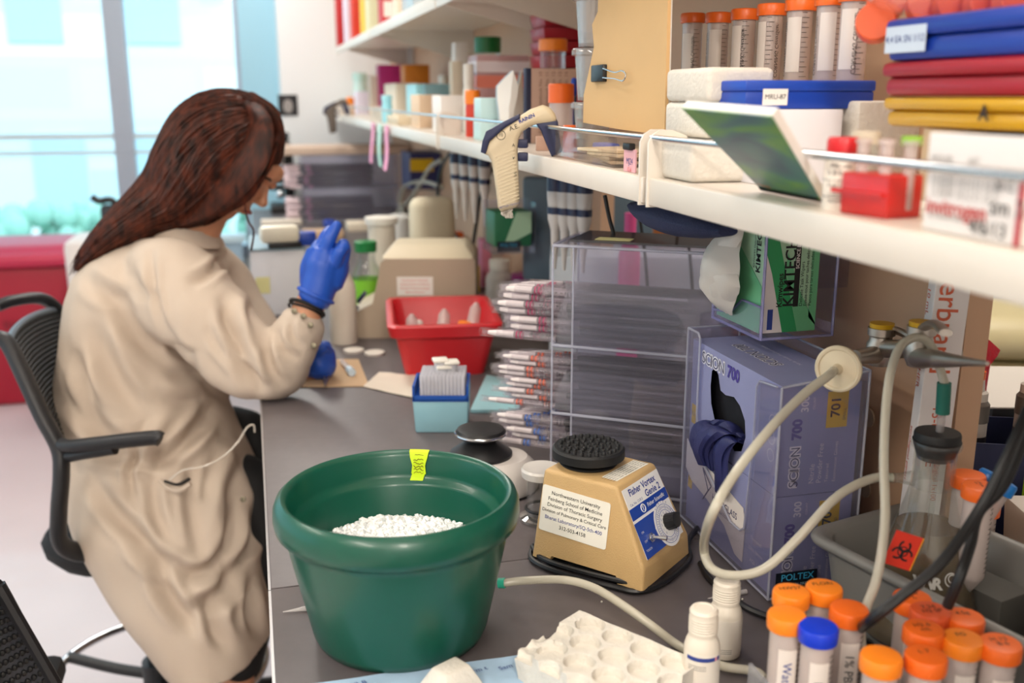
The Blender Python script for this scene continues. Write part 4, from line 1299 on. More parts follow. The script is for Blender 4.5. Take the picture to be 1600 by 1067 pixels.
    g = G(); g.sheet(rows, tm, .0004)
    rows2 = [[Vector((p.x * .75 - .016, p.y * .8 - .004 + .01 * math.sin(p.z * 90), p.z + .002)) for p in r] for r in rows]
    g.sheet(rows2, tm, .0004)
    o = g.done('tissue', bx); return


kim()


# ================================================================== SEROLOGICAL PIPETTE RACK
def pipette_rack():
    Lp = at(861, 700, d=1.46)
    u = Vector((.82, -.572, 0)).normalized(); v = Vector((.572, .82, 0))
    L, D, H = .262, .125, 0
    z0 = ZB
    o = Vector((Lp.x, Lp.y, z0))
    top = at(861, 372, d=1.46).z - z0
    t = thing('pipette_rack', 'clear acrylic three-tier rack full of wrapped serological pipettes', 'rack', o, math.atan2(u.y, u.x))
    # local: x along u, y along v
    th = .004
    tiers = [.005, at(861, 640, d=1.46).z - z0, at(861, 529, d=1.46).z - z0]
    g = G()
    g.bb((0, D - th, 0), (L, D, top), ACRYL); g.bb((0, 0, 0), (L, th, top * .1), ACRYL)
    g.bb((L - th, th, 0), (L, D - th, top), ACRYL)
    for z in tiers: g.bb((.0, th, z - th), (L - th, D - th, z), ACRYL)
    g.bb((0, 0, top), (L, D, top + th), ACRYL)
    g.bb((.03, -.0005, 0), (L, .0012, top), ACRYL)
    g.done('shell', t)
    g = G()
    for z in tiers + [top]:
        g.tube([(0, 0, z), (L, 0, z)], .0022, ACREDGE, seg=6, smooth=False)
        g.tube([(0, 0, z), (0, D, z)], .0016, ACREDGE, seg=6, smooth=False)
    for p in ((0, 0), (.03, 0), (L, 0), (0, D)): g.tube([(p[0], p[1], 0), (p[0], p[1], top)], .0014, ACREDGE, seg=6, smooth=False)
    g.tube([(L, 0, top), (L, D, top)], .0018, ACREDGE, seg=6, smooth=False)
    g.done('edges', t)
    # tinted tray left on the rack top, with a yellow note
    g = G(); g.bb((.02, .01, top + th + .001), (L - .01, D - .01, top + th + .004), clear('smoke_acrylic', '#aaa8ac', .3, '#6a6a70', .2))
    o2 = g.done('acrylic_sheet', loc=(0, 0, 0)); o2.location = o; o2.rotation_euler = t.rotation_euler
    tag(o2, 'smoke-tinted acrylic sheet lying on top of the pipette rack', 'sheet')
    nt = G().bb((-.02, -.0125, 0), (.03, .0125, .0006), mat('pale_yellow_note', '#e9e3a4', .7)).done('paper_note')
    nt.location = o + u * .075 + v * .03 + Vector((0, 0, top + th + .0045)); nt.rotation_euler = t.rotation_euler
    tag(nt, 'pale yellow paper note on top of the pipette rack', 'note')
    # plastic bags holding the bundles: thin frosted sleeves
    bagm = clear('frosted_bag', '#f6f6f9', .08, '#dcdce4', .03, .25)
    for k, (z, hh) in enumerate(((tiers[2], .082), (tiers[1], .060), (tiers[0], .055))):
        g = G(); rows = []
        for i in range(13):
            x = (.006 if k == 0 else .004) + (L - .018) * i / 12
            dr = .004 * noise.noise(Vector((x * 22, k, 0)))
            rows.append([Vector((x, .006, z + .003)), Vector((x, .0045, z + hh * .5)), Vector((x + (.012 if i == 0 else 0), .006 + dr, z + hh * (.98 + (.0 if i else -.06)))), Vector((x, .035 + dr, z + hh + .006 - (.02 if i == 12 else 0)))])
        g.sheet(rows, bagm, .0004)
        og = g.done('plastic_bag'); og.location = o; og.rotation_euler = t.rotation_euler
        tag(og, 'frosted plastic bag around the %s bundle of pipettes' % ('top', 'middle', 'bottom')[k], 'bag', 'bags in the pipette rack')
    # sticker at the foot of the rack
    g = G(); M = quad_frame((L - .024, -.0018, .055), (1, 0, 0), (0, 0, 1)); g.box((0, 0, 0), (.044, .052, .0005), mat('cream_label', '#eeeadd', .6), M=M)
    for i, s in enumerate(('University', 'of Medicine', 'of Surgery', 'Critical Care', '5th-400')): g.text(s, .0078, INK if i < 4 else INKB, M @ Matrix.Translation((0, .019 - i * .0095, .0006)))
    g.done('address_label', t)
    # pipettes
    plas = clear('pipette_plastic', '#f6f4f6', .08, '#e2dfe4', .2, .08)
    dark = clear('pipette_graduation', '#b0aeb6', .75, '#26262c', .05, .2)
    plug = mat('cotton_plug', '#eee9e4', .8)
    kinds = {0: ('magenta', mat('magenta_band', '#a82a5c', .5), .0058), 1: ('orange', mat('orange_band', '#d8603a', .5), .0044), 2: ('blue', mat('blue_band', '#1f62b8', .5), .0050)}
    protos = {}
    for k, (nm, bm_, r) in kinds.items():
        t2 = thing('serological_pipette', 'wrapped clear pipette with %s bands' % nm, 'pipette', (0, 0, 0), 0, '%s-banded pipettes in the rack' % nm)
        g = G(); g.lathe([(r * .55, 0), (r * .55, .018), (r, .026), (r, .285), (r * .5, .300), (r * .3, .318)], plas, seg=12)
        g.lathe([(r * 1.12, -.004), (r * 1.15, .30)], clear('pipette_wrapper', '#fbf9fb', .04, '#f4f3f6', .1, .15), seg=8)
        g.done('barrel', t2)
        g = G(); g.lathe([(0, .008), (r * .52, .009), (r * .9, .026), (r * .9, .050), (0, .051)], plug, seg=10); g.done('cotton_plug', t2)
        g = G()
        g.lathe([(r * 1.03, .054), (r * 1.03, .0565)], bm_, seg=14); g.lathe([(r * 1.03, .060), (r * 1.03, .0625)], bm_, seg=14); g.done('colour_band', t2)
        g = G()
        rnd = random.Random(k)
        for q in range(30):
            z = .105 + q * .0058
            for s_ in range(5): g.box((0, 0, 0), (.0003, r * .30, .0006 if q % 5 else .0010), INK, M=Matrix.Rotation(s_ * .3 - 1.9 + .3 * k, 4, 'Z') @ Matrix.Translation((r * 1.02, 0, z)))
        for q in range(3):
            for aa in (-1.7, .2):
                M = Matrix.Rotation(aa, 4, 'Z') @ quad_frame((r * 1.04, 0, .082 + q * .02), (0, 0, 1), (0, 1, 0))
                g.text(('25 mL', 'in 2/10', 'TD')[q], .0062, INK, M)
        for z1, z2, hw in ((.115, .275, 1.05),): g.lathe([(r * hw * .96, z1), (r * hw * .96, z2)], dark, seg=10)
        g.done('graduation', t2, smooth=False)
        protos[k] = t2
    rotm = mat4(frame_from(u, (0, 0, 1)), (0, 0, 0))
    used = set(); rnd = random.Random(4)
    zrange = {0: (tiers[2], at(861, 445, d=1.44).z - z0), 1: (tiers[1], at(861, 562, d=1.44).z - z0), 2: (tiers[0] + .045, at(861, 655, d=1.44).z - z0)}
    for k in (0, 1, 2):
        r = kinds[k][2] * 1.12; zl, zh = zrange[k]
        zl += r
        n = 0; row = 0; y = .012 + r
        z = zl
        if k == 2: pass
        while z < zh - r * .3:
            m = 5
            for j in range(m):
                yy = .012 + r + j * 2 * r + (r if row % 2 else 0)
                if yy > D - .012: continue
                xs = -.088 + rnd.uniform(-.012, .012) + (.006 * j) - (.02 if (row == 0 and j == 0) else 0) + (.0 if k else .0)
                p = o + u * xs + v * yy + Vector((0, 0, z + rnd.uniform(-.0006, .0006)))
                pt = protos[k] if k not in used else dup(protos[k], (0, 0, 0))
                used.add(k)
                pt.location = p
                pt.rotation_mode = 'XYZ'
                tilt = Matrix.Rotation(rnd.uniform(-.012, .012), 4, 'Z') @ rotm @ Matrix.Rotation(rnd.choice((0, .6, 1.2, 2.2, 3.4, 4.4)), 4, 'Z')
                pt.rotation_euler = tilt.to_euler()
            z += r * 1.74; row += 1
    # a low carton that the bottom bundle rests on
    g = G(); g.bb((.01, .012, tiers[0] + .001), (L - .01, D - .01, tiers[0] + .042), mat('grey_carton', '#8d8d92', .6))
    og = g.done('carton'); og.location = o; og.rotation_euler = t.rotation_euler
    tag(og, 'low grey carton under the bottom bundle in the pipette rack', 'carton')


pipette_rack()


# ================================================================== MIDDLE OF THE BENCH
def circle_px(px0, px1, pybase, z=ZB):
    a, b = at(px0, pybase, z=z), at(px1, pybase, z=z)
    return (a + b) / 2, (a - b).length / 2


def mid_bench():
    # clear beaker with white lid between bucket and mixer
    c = at(846, 812, z=ZB)
    t = thing('specimen_jar', 'clear footed plastic jar with white lid between the bucket and the mixer', 'jar', c)
    h = at(846, 722, d=(c - CAM).dot(FW)).z - ZB
    g = G(); g.lathe([(0, .001), (.026, 0), (.030, .003), (.030, .006), (.020, .010), (.0215, h - .014), (.0225, h - .012)], GLASS, seg=32); g.torus((0, 0, .018), .0215, .002, BLACK, seg=28); g.done('body', t)
    G().lathe([(.0235, h - .014), (.027, h - .012), (.028, h - .003), (.026, h), (.022, h - .001), (0, h - .002)], clear('milky_lid', '#f2f0ee', .75, '#e4e0da', .1, .2), seg=32).done('lid', t)
    # mini centrifuge behind
    c = at(775, 762, z=ZB); t = thing('mini_centrifuge', 'small pale mini centrifuge with black lid behind the green bucket', 'centrifuge', c)
    g = G(); g.lathe([(0, .002), (.062, .002), (.064, .008), (.058, .038), (.046, .050), (0, .050)], mat('pale_grey_plastic', '#cfc8c2', .4), seg=44, sy=.9); g.lathe([(.062, 0), (.060, 0), (.062, .004)], BLACK, seg=30); g.done('housing', t)
    g = G(); g.lathe([(.046, .050), (.046, .054), (.040, .058), (.022, .072), (.024, .076), (.035, .080), (.037, .086), (.034, .090), (.024, .092), (0, .091)], BLACK, (-.020, .01, 0), 40); g.done('lid', t)
    G().torus((-.020, .01, .084), .0365, .0022, CHROME, seg=44).done('trim_ring', t)
    # tip box
    a, b = at(655, 677, z=ZB), at(742, 677, z=ZB)
    wd = (b - a).length; cc = (a + b) / 2 + Vector((0, .04, 0)); ang = math.atan2((b - a).y, (b - a).x)
    d = (a - CAM).dot(FW)
    h1 = at(655, 622, d=d).z - ZB; h2 = at(655, 597, d=d).z - ZB
    t = thing('tip_box', 'pale blue pipette tip box with dark blue rim behind the ice bucket', 'box', cc, ang)
    cb = clear('aqua_box_plastic', '#c9e8f0', .65, '#a8dcea', .15, .15)
    G().taper((0, 0, 0), (wd * .93, .075), (wd, .082), h1, cb, .004).done('base', t)
    g = G(); bl = mat('royal_blue_tray', '#1c50a6', .35)
    for sx in (-1, 1): g.bb((sx * wd / 2 - (.004 if sx > 0 else 0), -.042, h1), (sx * wd / 2 + (.004 if sx < 0 else 0), .042, h2), bl)
    for sy in (-1, 1): g.bb((-wd / 2, sy * .042 - (.003 if sy > 0 else 0), h1), (wd / 2, sy * .042 + (.003 if sy < 0 else 0), h1 + (h2 - h1) * (.35 if sy < 0 else 1)), bl)
    g.bb((-wd / 2, -.042, h1 - .001), (wd / 2, .042, h1 + .003), bl); g.done('rim', t)
    tip = clear('frosted_tip', '#f4f4f6', .55, '#e9e8ee', .1, .2)
    g = G()
    for i in range(12):
        for j in range(8):
            x = -wd * .34 + i * wd * .74 / 11; y = -.031 + j * .0088
            g.lathe([(.0012, h1 * .25), (.0028, h1), (.0034, h1 + .003), (.0034, h2 + .016), (.0030, h2 + .016)], tip, (x, y, 0), 8)
    og = g.done('pipette_tips', t); og['kind'] = 'stuff'
    for (px, py, s) in ((693, 582, 1.0), (705, 575, 1.15), (688, 572, .9)):
        P = at(px, py, d=d + .01 * s)
        j = thing('small_vial', 'small clear vial with square white lid lying on the tip box', 'vial', P - Vector((0, 0, .018)), 0, 'vials on the tip box')
        G().lathe([(0, 0), (.011, .001), (.011, .026), (.010, .026)], tip, seg=14).done('body', j)
        G().box((0, 0, .029), (.026, .024, .006), WHITE, .002).done('lid', j)
    # paper towel and napkin with tweezers
    def flat_sheet(px, name, mt, lab, cat, amp=.004, th=.0012, dz=0.0008):
        P = [at(x, y, z=ZB + dz) for x, y in px]
        rows = []
        for i in range(9):
            r = []
            for j in range(9):
                u_, v_ = i / 8, j / 8
                q = (P[0] * (1 - v_) + P[1] * v_) * (1 - u_) + (P[3] * (1 - v_) + P[2] * v_) * u_
                q.z = ZB + dz + th + amp * max(0, noise.noise(Vector((u_ * 3 + px[0][0], v_ * 3, 2))) + .3)
                r.append(q)
            rows.append(r)
        g = G(); g.sheet(rows, mt, th)
        return tag(g.done(name, loc=sum(P, Vector()) / 4), lab, cat)
    flat_sheet(((568, 605), (592, 583), (668, 588), (655, 625)), 'paper_towel', mat('cream_towel', '#dcd2c2', .85, bump=.3, bump_scale=80), 'folded cream paper towel on the bench left of the tip box', 'paper towel')
    flat_sheet(((440, 606), (500, 562), (560, 562), (577, 604)), 'kraft_napkin', mat('tan_napkin', '#c9ab88', .85, bump=.2, bump_scale=80), 'tan paper napkin on the bench in front of the person', 'napkin', .001)
    flat_sheet(((735, 645), (760, 590), (812, 600), (812, 645)), 'tray', TEAL, 'pale teal flat plastic tray on the bench behind the tip box', 'tray', .001, .006)
    for px, py, lab in ((553, 549, 'small white dish lying on the bench just left of its twin'), (585, 553, 'small white dish lying on the bench nearer the red tub')):
        P = at(px, py, z=ZB); o = G().lathe([(0, 0), (.022, 0), (.023, .005), (.020, .006), (0, .004)], WHITE, seg=20).done('weighing_dish'); o.location = P; tag(o, lab, 'dish', 'white dishes by the machine')
    A, B_ = at(508, 602, z=ZB + .008), at(512, 580, z=ZB + .010)
    g = G(); g.tube([A, (A + B_) / 2 + Vector((.004, 0, .003)), B_], .002, STEEL); g.tube([A, (A + B_) / 2 + Vector((-.004, 0, .003)), B_], .002, STEEL)
    tag(g.done('tweezers', loc=A), 'steel tweezers lying on the tan napkin', 'tweezers')
    A, B_ = at(535, 565, z=ZB + .010), at(550, 582, z=ZB + .010)
    g = G(); g.cyl(A, A + (B_ - A) * .7, .006, TUBEPL); g.cyl(A + (B_ - A) * .7, B_, .008, mat('pale_blue_clip', '#cfe4f4', .4))
    tag(g.done('sample_tube', loc=A), 'small clear sample tube with pale blue top lying on the tan napkin', 'tube')
    # red tub
    cb = at(632, 586, z=ZB); ca = at(752, 575, z=ZB)
    d = (cb - CAM).dot(FW)
    t = thing('red_tub', 'red plastic tub with rolled rim holding clear tubes on the bench', 'tub', at(691, 565, z=ZB), -.12)
    rm = mat('coral_red_polypropylene', '#c8242c', .35, noise_amt=.02)
    hh = at(650, 515, d=d).z - ZB + .008
    hh = .115
    def rr(l, w_, r, z, n=6):
        out = []
        for cx, cy, a0 in ((l / 2 - r, w_ / 2 - r, 0), (-l / 2 + r, w_ / 2 - r, PI / 2), (-l / 2 + r, -w_ / 2 + r, PI), (l / 2 - r, -w_ / 2 + r, 1.5 * PI)):
            for k in range(n): out.append(Vector((cx + r * math.cos(a0 + k * PI / 2 / (n - 1)), cy + r * math.sin(a0 + k * PI / 2 / (n - 1)), z)))
        return out
    R = [rr(.165, .22, .02, 0), rr(.200, .265, .02, hh * .72), rr(.225, .295, .022, hh * .78), rr(.235, .305, .022, hh * .97), rr(.228, .30, .022, hh), rr(.208, .275, .02, hh), rr(.198, .265, .02, hh * .9), rr(.16, .215, .02, .006)]
    G().loft(R, rm).done('body', t, angle=45)
    T = lambda v: Matrix.Translation(t.location) @ Matrix.Rotation(-.12, 4, 'Z') @ Vector(v)
    rnd = random.Random(8)
    proto = None
    for i, (x, y, z, ax, ay, lab) in enumerate(((-.062, -.075, .055, .05, -.05, 'clear capless tube standing upside down at the left side of the red tub'), (-.005, -.06, .058, -.1, .1, 'clear capless tube leaning in the middle of the red tub'),
                                                (.035, -.085, .045, .35, .3, 'clear capless tube lying lowest among those in the red tub'), (.055, -.03, .065, -.25, .25, 'clear capless tube leaning right at the back of the red tub'))):
        if proto is None:
            proto = thing('conical_tube', lab, 'tube', T((x, y, z)), 0, 'clear tubes in the red tub')
            G().lathe([(.0132, 0), (.0142, .002), (.0138, .06), (.0120, .088), (.004, .100), (0, .101)], clear('frosted_tube', '#f2ecea', .5, '#e2d4d0', .15, .15), seg=18).done('tube_body', proto)
            G().torus((0, 0, .004), .0145, .0012, WHITE, seg=20, rs=5).done('rim', proto)
            o = proto
        else: o = dup(proto, T((x, y, z)), 0, lab)
        o.location = T((x, y, z - .03)); o.rotation_euler = (ax, ay, 0)
    o = G().lathe([(0, 0), (.017, 0), (.0175, .012), (.016, .013), (0, .013)], CM['amber'], seg=30).done('screw_cap'); o.location = T((.045, -.06, .085)); o.rotation_euler = (.2, .2, 0)
    tag(o, 'orange screw cap lying in the red tub', 'cap')
    g = G()
    for i in range(16):
        g.tube([T((rnd.uniform(-.05, .05), rnd.uniform(-.09, .06), rnd.uniform(.03, .075))) for q in range(2)], .004, clear('frosted_tube', '#f2ecea', .5), seg=6, smooth=False)
    for i in range(9):
        g.sph(T((rnd.uniform(-.05, .05), rnd.uniform(-.085, .06), rnd.uniform(.05, .08))), .010, mat('crumpled_wrapper', '#d9cfc8', .5), 8)
    tag(g.done('tub_scraps', loc=T((0, 0, .02))), 'clear and white plastic scraps filling the red tub', 'scraps', kind='stuff')
    # beige machine
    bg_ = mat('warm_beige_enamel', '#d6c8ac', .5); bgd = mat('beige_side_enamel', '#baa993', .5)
    fl = at(602, 535, z=ZB); fr_ = at(750, 535, z=ZB)
    ang = math.atan2((fr_ - fl).y, (fr_ - fl).x)
    Wd = (fr_ - fl).length; d = (fl - CAM).dot(FW)
    h1 = at(610, 398, d=d + .03).z - ZB - .004; h2 = at(610, 385, d=d + .1).z - ZB
    t = thing('microcentrifuge', 'beige benchtop microcentrifuge with a paper label on its side and blue buttons', 'centrifuge', fl + Vector((0, .045, 0)), ang)
    # local: x right, y back. sloped front toward left with keypad foot
    g = G()
    prof = [(-.075, .0), (Wd, 0), (Wd, h1 * .98), (Wd - .01, h1), (.012, h1), (0, h1 - .01), (-.005, h1 * .80), (-.022, h1 * .44), (-.078, .055), (-.082, .04)]
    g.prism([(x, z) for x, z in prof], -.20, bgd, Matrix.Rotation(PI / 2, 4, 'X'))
    g.done('housing', t)
    g = G(); g.taper((Wd / 2, .10, h1 - .001), (Wd, .20), (Wd - .05, .12), .028, bg_, .006); g.done('lid', t)
    for k in range(2):
        G().box((0, 0, 0), (.026, .030, .010), NAVY, .001, M=Matrix.Translation((-.066 + k * .020, -.004, .066 + .034 * k - .0)) @ Matrix.Rotation(-.9, 4, 'Y')).done('button', t)
    g = G(); M = quad_frame((Wd * .36, -.001, h1 * .66), (1, 0, 0), (0, 0, 1)); g.box((0, 0, 0), (.085, .045, .0008), PAGEW, .0, M)
    for i, s in enumerate(('Northwestern University', 'Feinberg School of Medicine', 'Division of Thoracic Surgery', 'Bharat Laboratory')): g.text(s, .006, INKR, M @ Matrix.Translation((0, .014 - i * .0095, .001)))
    g.done('address_label', t)
    # bottle with green cap
    def bottle(px, top, base, wpx, lab, capm, bodym, name='reagent_bottle', caph=.22, neck=.5, liq=None, d_off=0, grp=None, labelm=None):
        P = at(px, base, z=ZB); d = (P - CAM).dot(FW); r = wpx * d / 1555 / 2; h = at(px, top, d=d).z - ZB
        t = thing(name, lab, 'bottle', P, 0, grp)
        ch = h * caph
        G().lathe([(0, 0), (r * .95, 0), (r, .003), (r, h * .55), (r * .9, h * .63), (r * neck, h * .74), (r * neck, h - ch)], bodym, seg=28).done('body', t)
        G().lathe([(r * neck * 1.18, h - ch), (r * neck * 1.22, h - .002), (r * neck, h), (0, h)], capm, seg=28).done('cap', t)
        if liq: G().lathe([(0, .004), (r * .92, .004), (r * .92, h * .4), (0, h * .4)], liq, seg=24).done('liquid', t)
        if labelm: G().lathe([(r * 1.01, h * .15), (r * 1.01, h * .5)], labelm, seg=28).done('label', t)
        return t
    bottle(575, 372, 492, 46, 'clear glass bottle with green cap beside the beige microcentrifuge', GREEN, GLASS, neck=.62, caph=.14, labelm=mat('lime_label', '#7fc832', .5))
    bottle(538, 380, 535, 42, 'milky white squeeze bottle left of the green-capped bottle', mat('cream_white', '#e6ddd2', .5), mat('milky_white_polyethylene', '#e3dacb', .38), caph=.2)
    bottle(600, 334, 478, 44, 'tall white bottle behind the green-capped bottle', WHITE, mat('milky_white_polyethylene', '#e3dacb', .38), caph=.08, neck=.95)
    bottle(781, 402, 470, 44, 'milky bottle with white cap behind the red tub', WHITE, mat('milky_translucent', '#d6cfc8', .4), caph=.25, neck=.62)
    bottle(820, 425, 475, 44, 'jar with purple cap left of the pipette rack', mat('purple_cap', '#8a2470', .4), TUBEPL, caph=.35, neck=.8)
    t = bottle(600, 540 - 110, 480, 10, 'x', GREEN, GLASS); 
    for c_ in list(t.children): bpy.data.objects.remove(c_)
    bpy.data.objects.remove(t)
    # crumpled tissue by the machine foot
    rnd = random.Random(3); g = G(); P = at(540, 530, z=ZB)
    for i in range(14): g.sph((rnd.uniform(-.02, .02), rnd.uniform(-.015, .015), .012 + rnd.uniform(-.004, .02)), rnd.uniform(.008, .014), PAPER, 8, (1, .8, .9))
    o = g.done('crumpled_tissue'); o.location = P; tag(o, 'small crumpled white tissue at the foot of the beige microcentrifuge', 'tissue')
    # white carton with yellow note (bench, behind the hand)
    a, b = at(392, 492, z=ZB), at(474, 492, z=ZB); d = (a - CAM).dot(FW); h = at(392, 388, d=d).z - ZB
    t = thing('storage_box', 'tall white cardboard box with a yellow note behind the raised glove', 'box', (a + b) / 2 + Vector((.01, .14, 0)), 0)
    wd = (b - a).length
    g = G(); g.bb((-wd / 2, -.14, 0), (wd / 2, .14, h), mat('white_carton', '#e9e8ee', .6), .002); g.bb((-wd / 2 - .002, -.142, h), (wd / 2 + .002, .142, h + .006), mat('grey_blue_lid', '#8ea7b4', .4)); g.done('carton', t)
    G().bb((-wd / 2 + .01, -.1415, h * .35), (-wd / 2 + .045, -.140, h * .6), mat('pale_yellow_note', '#e9e3a4', .7)).done('note', t)
    zt = ZB + h + .007
    # things on that box
    P = at(438, 388, z=zt); t = thing('pipettor', 'cream and navy pipettor lying on the white storage box', 'pipettor', P + Vector((0, .02, 0)), .1)
    G().box((0, 0, .035), (.10, .05, .045), mat('cream_plastic', '#e8e1cf', .4), .012).done('body', t); G().box((.01, -.02, .008), (.085, .02, .014), BLACK, .003).done('grip', t)
    o = G().box((0, 0, .02), (.05, .04, .035), BLUE, .004).done('blue_block'); o.location = at(487, 388, z=zt) + Vector((-.01, .05, 0)); o.location.z = zt; tag(o, 'small royal blue block on the right of the white storage box', 'block')


mid_bench()


# ================================================================== SHELF CONTENTS
def cbox(name, lab, cat, pxc, px1, pytop, X, dy, m, z0=ZS, bevel=.001, grp=None, kind='carton', zt=None):
    """carton on plane z0 whose near left vertical edge is seen at column pxc and right edge at px1"""
    x0, x1, y0, y1, a, z1 = corner_px(pxc, px1, pytop, X, dy, z0)
    if zt: z1 = z0 + zt
    t = thing(name, lab, cat, ((x0 + x1) / 2, (y0 + y1) / 2, z0 + .0003), 0, grp)
    w_, l = (x1 - x0) / 2, (y1 - y0) / 2
    G().bb((-w_, -l, 0), (w_, l, z1 - z0), m, bevel).done(kind, t)
    t['half'] = (w_, l, z1 - z0)
    return t, w_, l, z1 - z0


def near_bay():
    # foam boxes, stacked
    zz = ZS
    specs = ((1092, 1192, .128, .036, 'lowest polystyrene slab of the stack on the near shelf, sticking out to the front'),
             (1100, 1195, .11, .0, 'middle polystyrene slab of the stack on the near shelf'), (1100, 1195, .11, .0, 'topmost polystyrene slab of the stack on the near shelf'))
    heights = (.041, .036, .034)
    y0 = .845
    for i, ((a, b, dy, _, lab), h) in enumerate(zip(specs, heights)):
        X, x1, ya, yb = (.414, .505, .905, .99) if i == 0 else (.440, .512, .93, 1.035)
        t = thing('foam_box', lab, 'foam box', ((X + x1) / 2, (ya + yb) / 2, zz + .0004), .0, 'stacked polystyrene slabs')
        g = G(); g.taper((0, 0, 0), (x1 - X, yb - ya), (x1 - X + (.003 if i == 0 else 0), yb - ya + .003), h - .0008, FOAM, .006, seg=3); g.done('slab', t)
        zz += h
    # 50 ml tubes behind, standing on a second foam slab
    t = thing('foam_rack', 'long polystyrene rack under the row of clear tubes', 'rack', (.60, 1.02, ZS + .0004))
    G().bb((-.035, -.16, 0), (.035, .27, .078), FOAM, .004).done('block', t)
    zb = ZS + .0788
    proto = None
    for i, (px, py, d) in enumerate(((1083, 21, 1.33), (1123, 20, 1.28), (1164, 17, 1.24), (1206, 14, 1.19), (1251, 12, 1.15), (1298, 16, 1.12), (1336, 18, 1.10))):
        P = at(px, py, x=.605 - i * .002)
        lab = ('leftmost of the clear orange-capped tubes in a row on the foam rack', 'second clear orange-capped tube from the left on the foam rack', 'third clear orange-capped tube from the left on the foam rack',
               'middle clear orange-capped tube of the row on the foam rack', 'clear orange-capped tube of the row above the left end of the blue box',
               'second clear orange-capped tube from the right on the foam rack', 'rightmost clear orange-capped tube, next to the stacked blue box')[i]
        t = make_tube('centrifuge_tube', lab, 'tube', CM['orange'], H=max(.108, P.z - zb), r=.0138, group='clear tubes on the foam rack', face=(-2.55, -2.3, -2.9, -3.1, -2.6, -2.3, -2.6)[i], sidenote=None)
        t.location = (P.x, P.y, zb)
        g = G(); M = Matrix.Rotation((-1.9, -3.2, -2.1, -1.5, -3.3, -3.2, -2)[i], 4, 'Z') @ quad_frame((.0145, 0, .055), (0, 0, 1), (0, 1, 0))
        g.text('CORNING CentriStar', .0065, INK, M); g.done('maker_print', t)
    # white carton below the blue box
    wc = mat('white_carton', '#dfdce0', .6)
    t, w_, l, h = cbox('cardboard_box', 'plain white cardboard box under the small blue tube box', 'box', 1200, 1318, 172, .47, .085, wc)
    # blue box on top
    zt = ZS + h + .0006
    x0 = .455
    b = thing('tube_box', 'royal blue tube box with a handwritten white label on the white cardboard box', 'box', (at(1165, 150, x=x0).x + .062, at(1165, 150, x=x0).y + .045, zt))
    hb = at(1165, 125, x=x0).z - zt
    yb = at(1165, 150, x=x0).y; xr = at(1366, 150, y=yb).x; w2 = (xr - x0) / 2
    b.location = (x0 + w2, yb + .05, zt)
    G().bb((-w2, -.05, 0), (w2, .05, hb * .62), BLUE, .002).done('base', b); G().bb((-w2 - .001, -.051, hb * .62), (w2 + .001, .051, hb), mat('blue_box_lid', '#1a48b4', .4), .002).done('lid', b)
    g = G(); M = quad_frame((-w2 + .030, -.0516, hb * .42), (1, 0, 0), (0, 0, 1)); g.box((0, 0, 0), (.026, .015, .0006), PAPER, M=M); g.text('MRU-87', .0065, INK, M @ Matrix.Translation((0, 0, .0006))); g.done('label', b)
    # leaning notebook with green cover
    cov = bpy.data.materials.new('green_photo_cover'); cov.use_nodes = True
    nt = cov.node_tree; p = nt.nodes['Principled BSDF']; p.inputs['Roughness'].default_value = .3
    tc = nt.nodes.new('ShaderNodeTexCoord'); n = nt.nodes.new('ShaderNodeTexNoise'); n.inputs['Scale'].default_value = 22; n.inputs['Distortion'].default_value = 1.2
    mp = nt.nodes.new('ShaderNodeMapping'); mp.inputs['Scale'].default_value = (1, .35, 1)
    cr = nt.nodes.new('ShaderNodeValToRGB')
    e = cr.color_ramp.elements; e[0].position = .30; e[0].color = hexc('#1d3a5a'); e[1].position = .72; e[1].color = hexc('#8a9f3c')
    x = cr.color_ramp.elements.new(.45); x.color = hexc('#2c6a68'); x = cr.color_ramp.elements.new(.58); x.color = hexc('#4f8f3a')
    nt.links.new(tc.outputs['Object'], mp.inputs[0]); nt.links.new(mp.outputs[0], n.inputs['Vector']); nt.links.new(n.outputs['Fac'], cr.inputs[0]); nt.links.new(cr.outputs[0], p.inputs['Base Color'])
    bl = at(1188, 294, x=.438); br_ = at(1283, 312, x=.425); tl = at(1066, 167, x=.425); tr = at(1205, 180, x=.425)
    bl = at(1188, 293, z=ZS + .004); br_ = at(1282, 311, z=ZS + .004)
    wvec = (br_ - bl); wl = wvec.length
    tl = at(1066, 168, d=(bl - CAM).dot(FW) - .07); tr = at(1206, 181, d=(br_ - CAM).dot(FW) - .09)
    hv = tl - bl; hv = hv - wvec.normalized() * hv.dot(wvec.normalized())
    M = quad_frame(bl, wvec, tl - bl)
    hl = hv.length
    lean = (tl - bl); sx = lean.dot(wvec.normalized())
    t = thing('notebook', 'spiral notebook with a green photo cover leaning forward on the near shelf', 'notebook', bl)
    Ml = M.copy(); Ml.translation = (0, 0, 0)
    nrm = (M.to_3x3() @ Vector((0, 0, 1)))
    def sk(a, b_, c=0): return ((bl * (1 - a) + br_ * a) * (1 - b_) + (tl * (1 - a) + tr * a) * b_) - bl + nrm * c
    g = G()
    def slab(z0_, z1_, m):
        tb = bmesh.new(); vs = [tb.verts.new(sk(a, b_, z)) for z in (z0_, z1_) for a, b_ in ((0, 0), (1, 0), (1, 1), (0, 1))]
        for f in ((0, 1, 2, 3), (4, 5, 6, 7), (0, 1, 5, 4), (1, 2, 6, 5), (2, 3, 7, 6), (3, 0, 4, 7)): tb.faces.new([vs[i] for i in f])
        g.add(tb, m)
    slab(0, .0008, cov)
    g.text('* Biology', .006, mat('red_print', '#c8442c', .5), Ml @ Matrix.Translation(Ml.inverted() @ sk(.15, .06, .0012))); g.done('cover', t)
    g = G(); slab(-.007, -.0004, PAPER); g.done('pages', t)
    g = G()
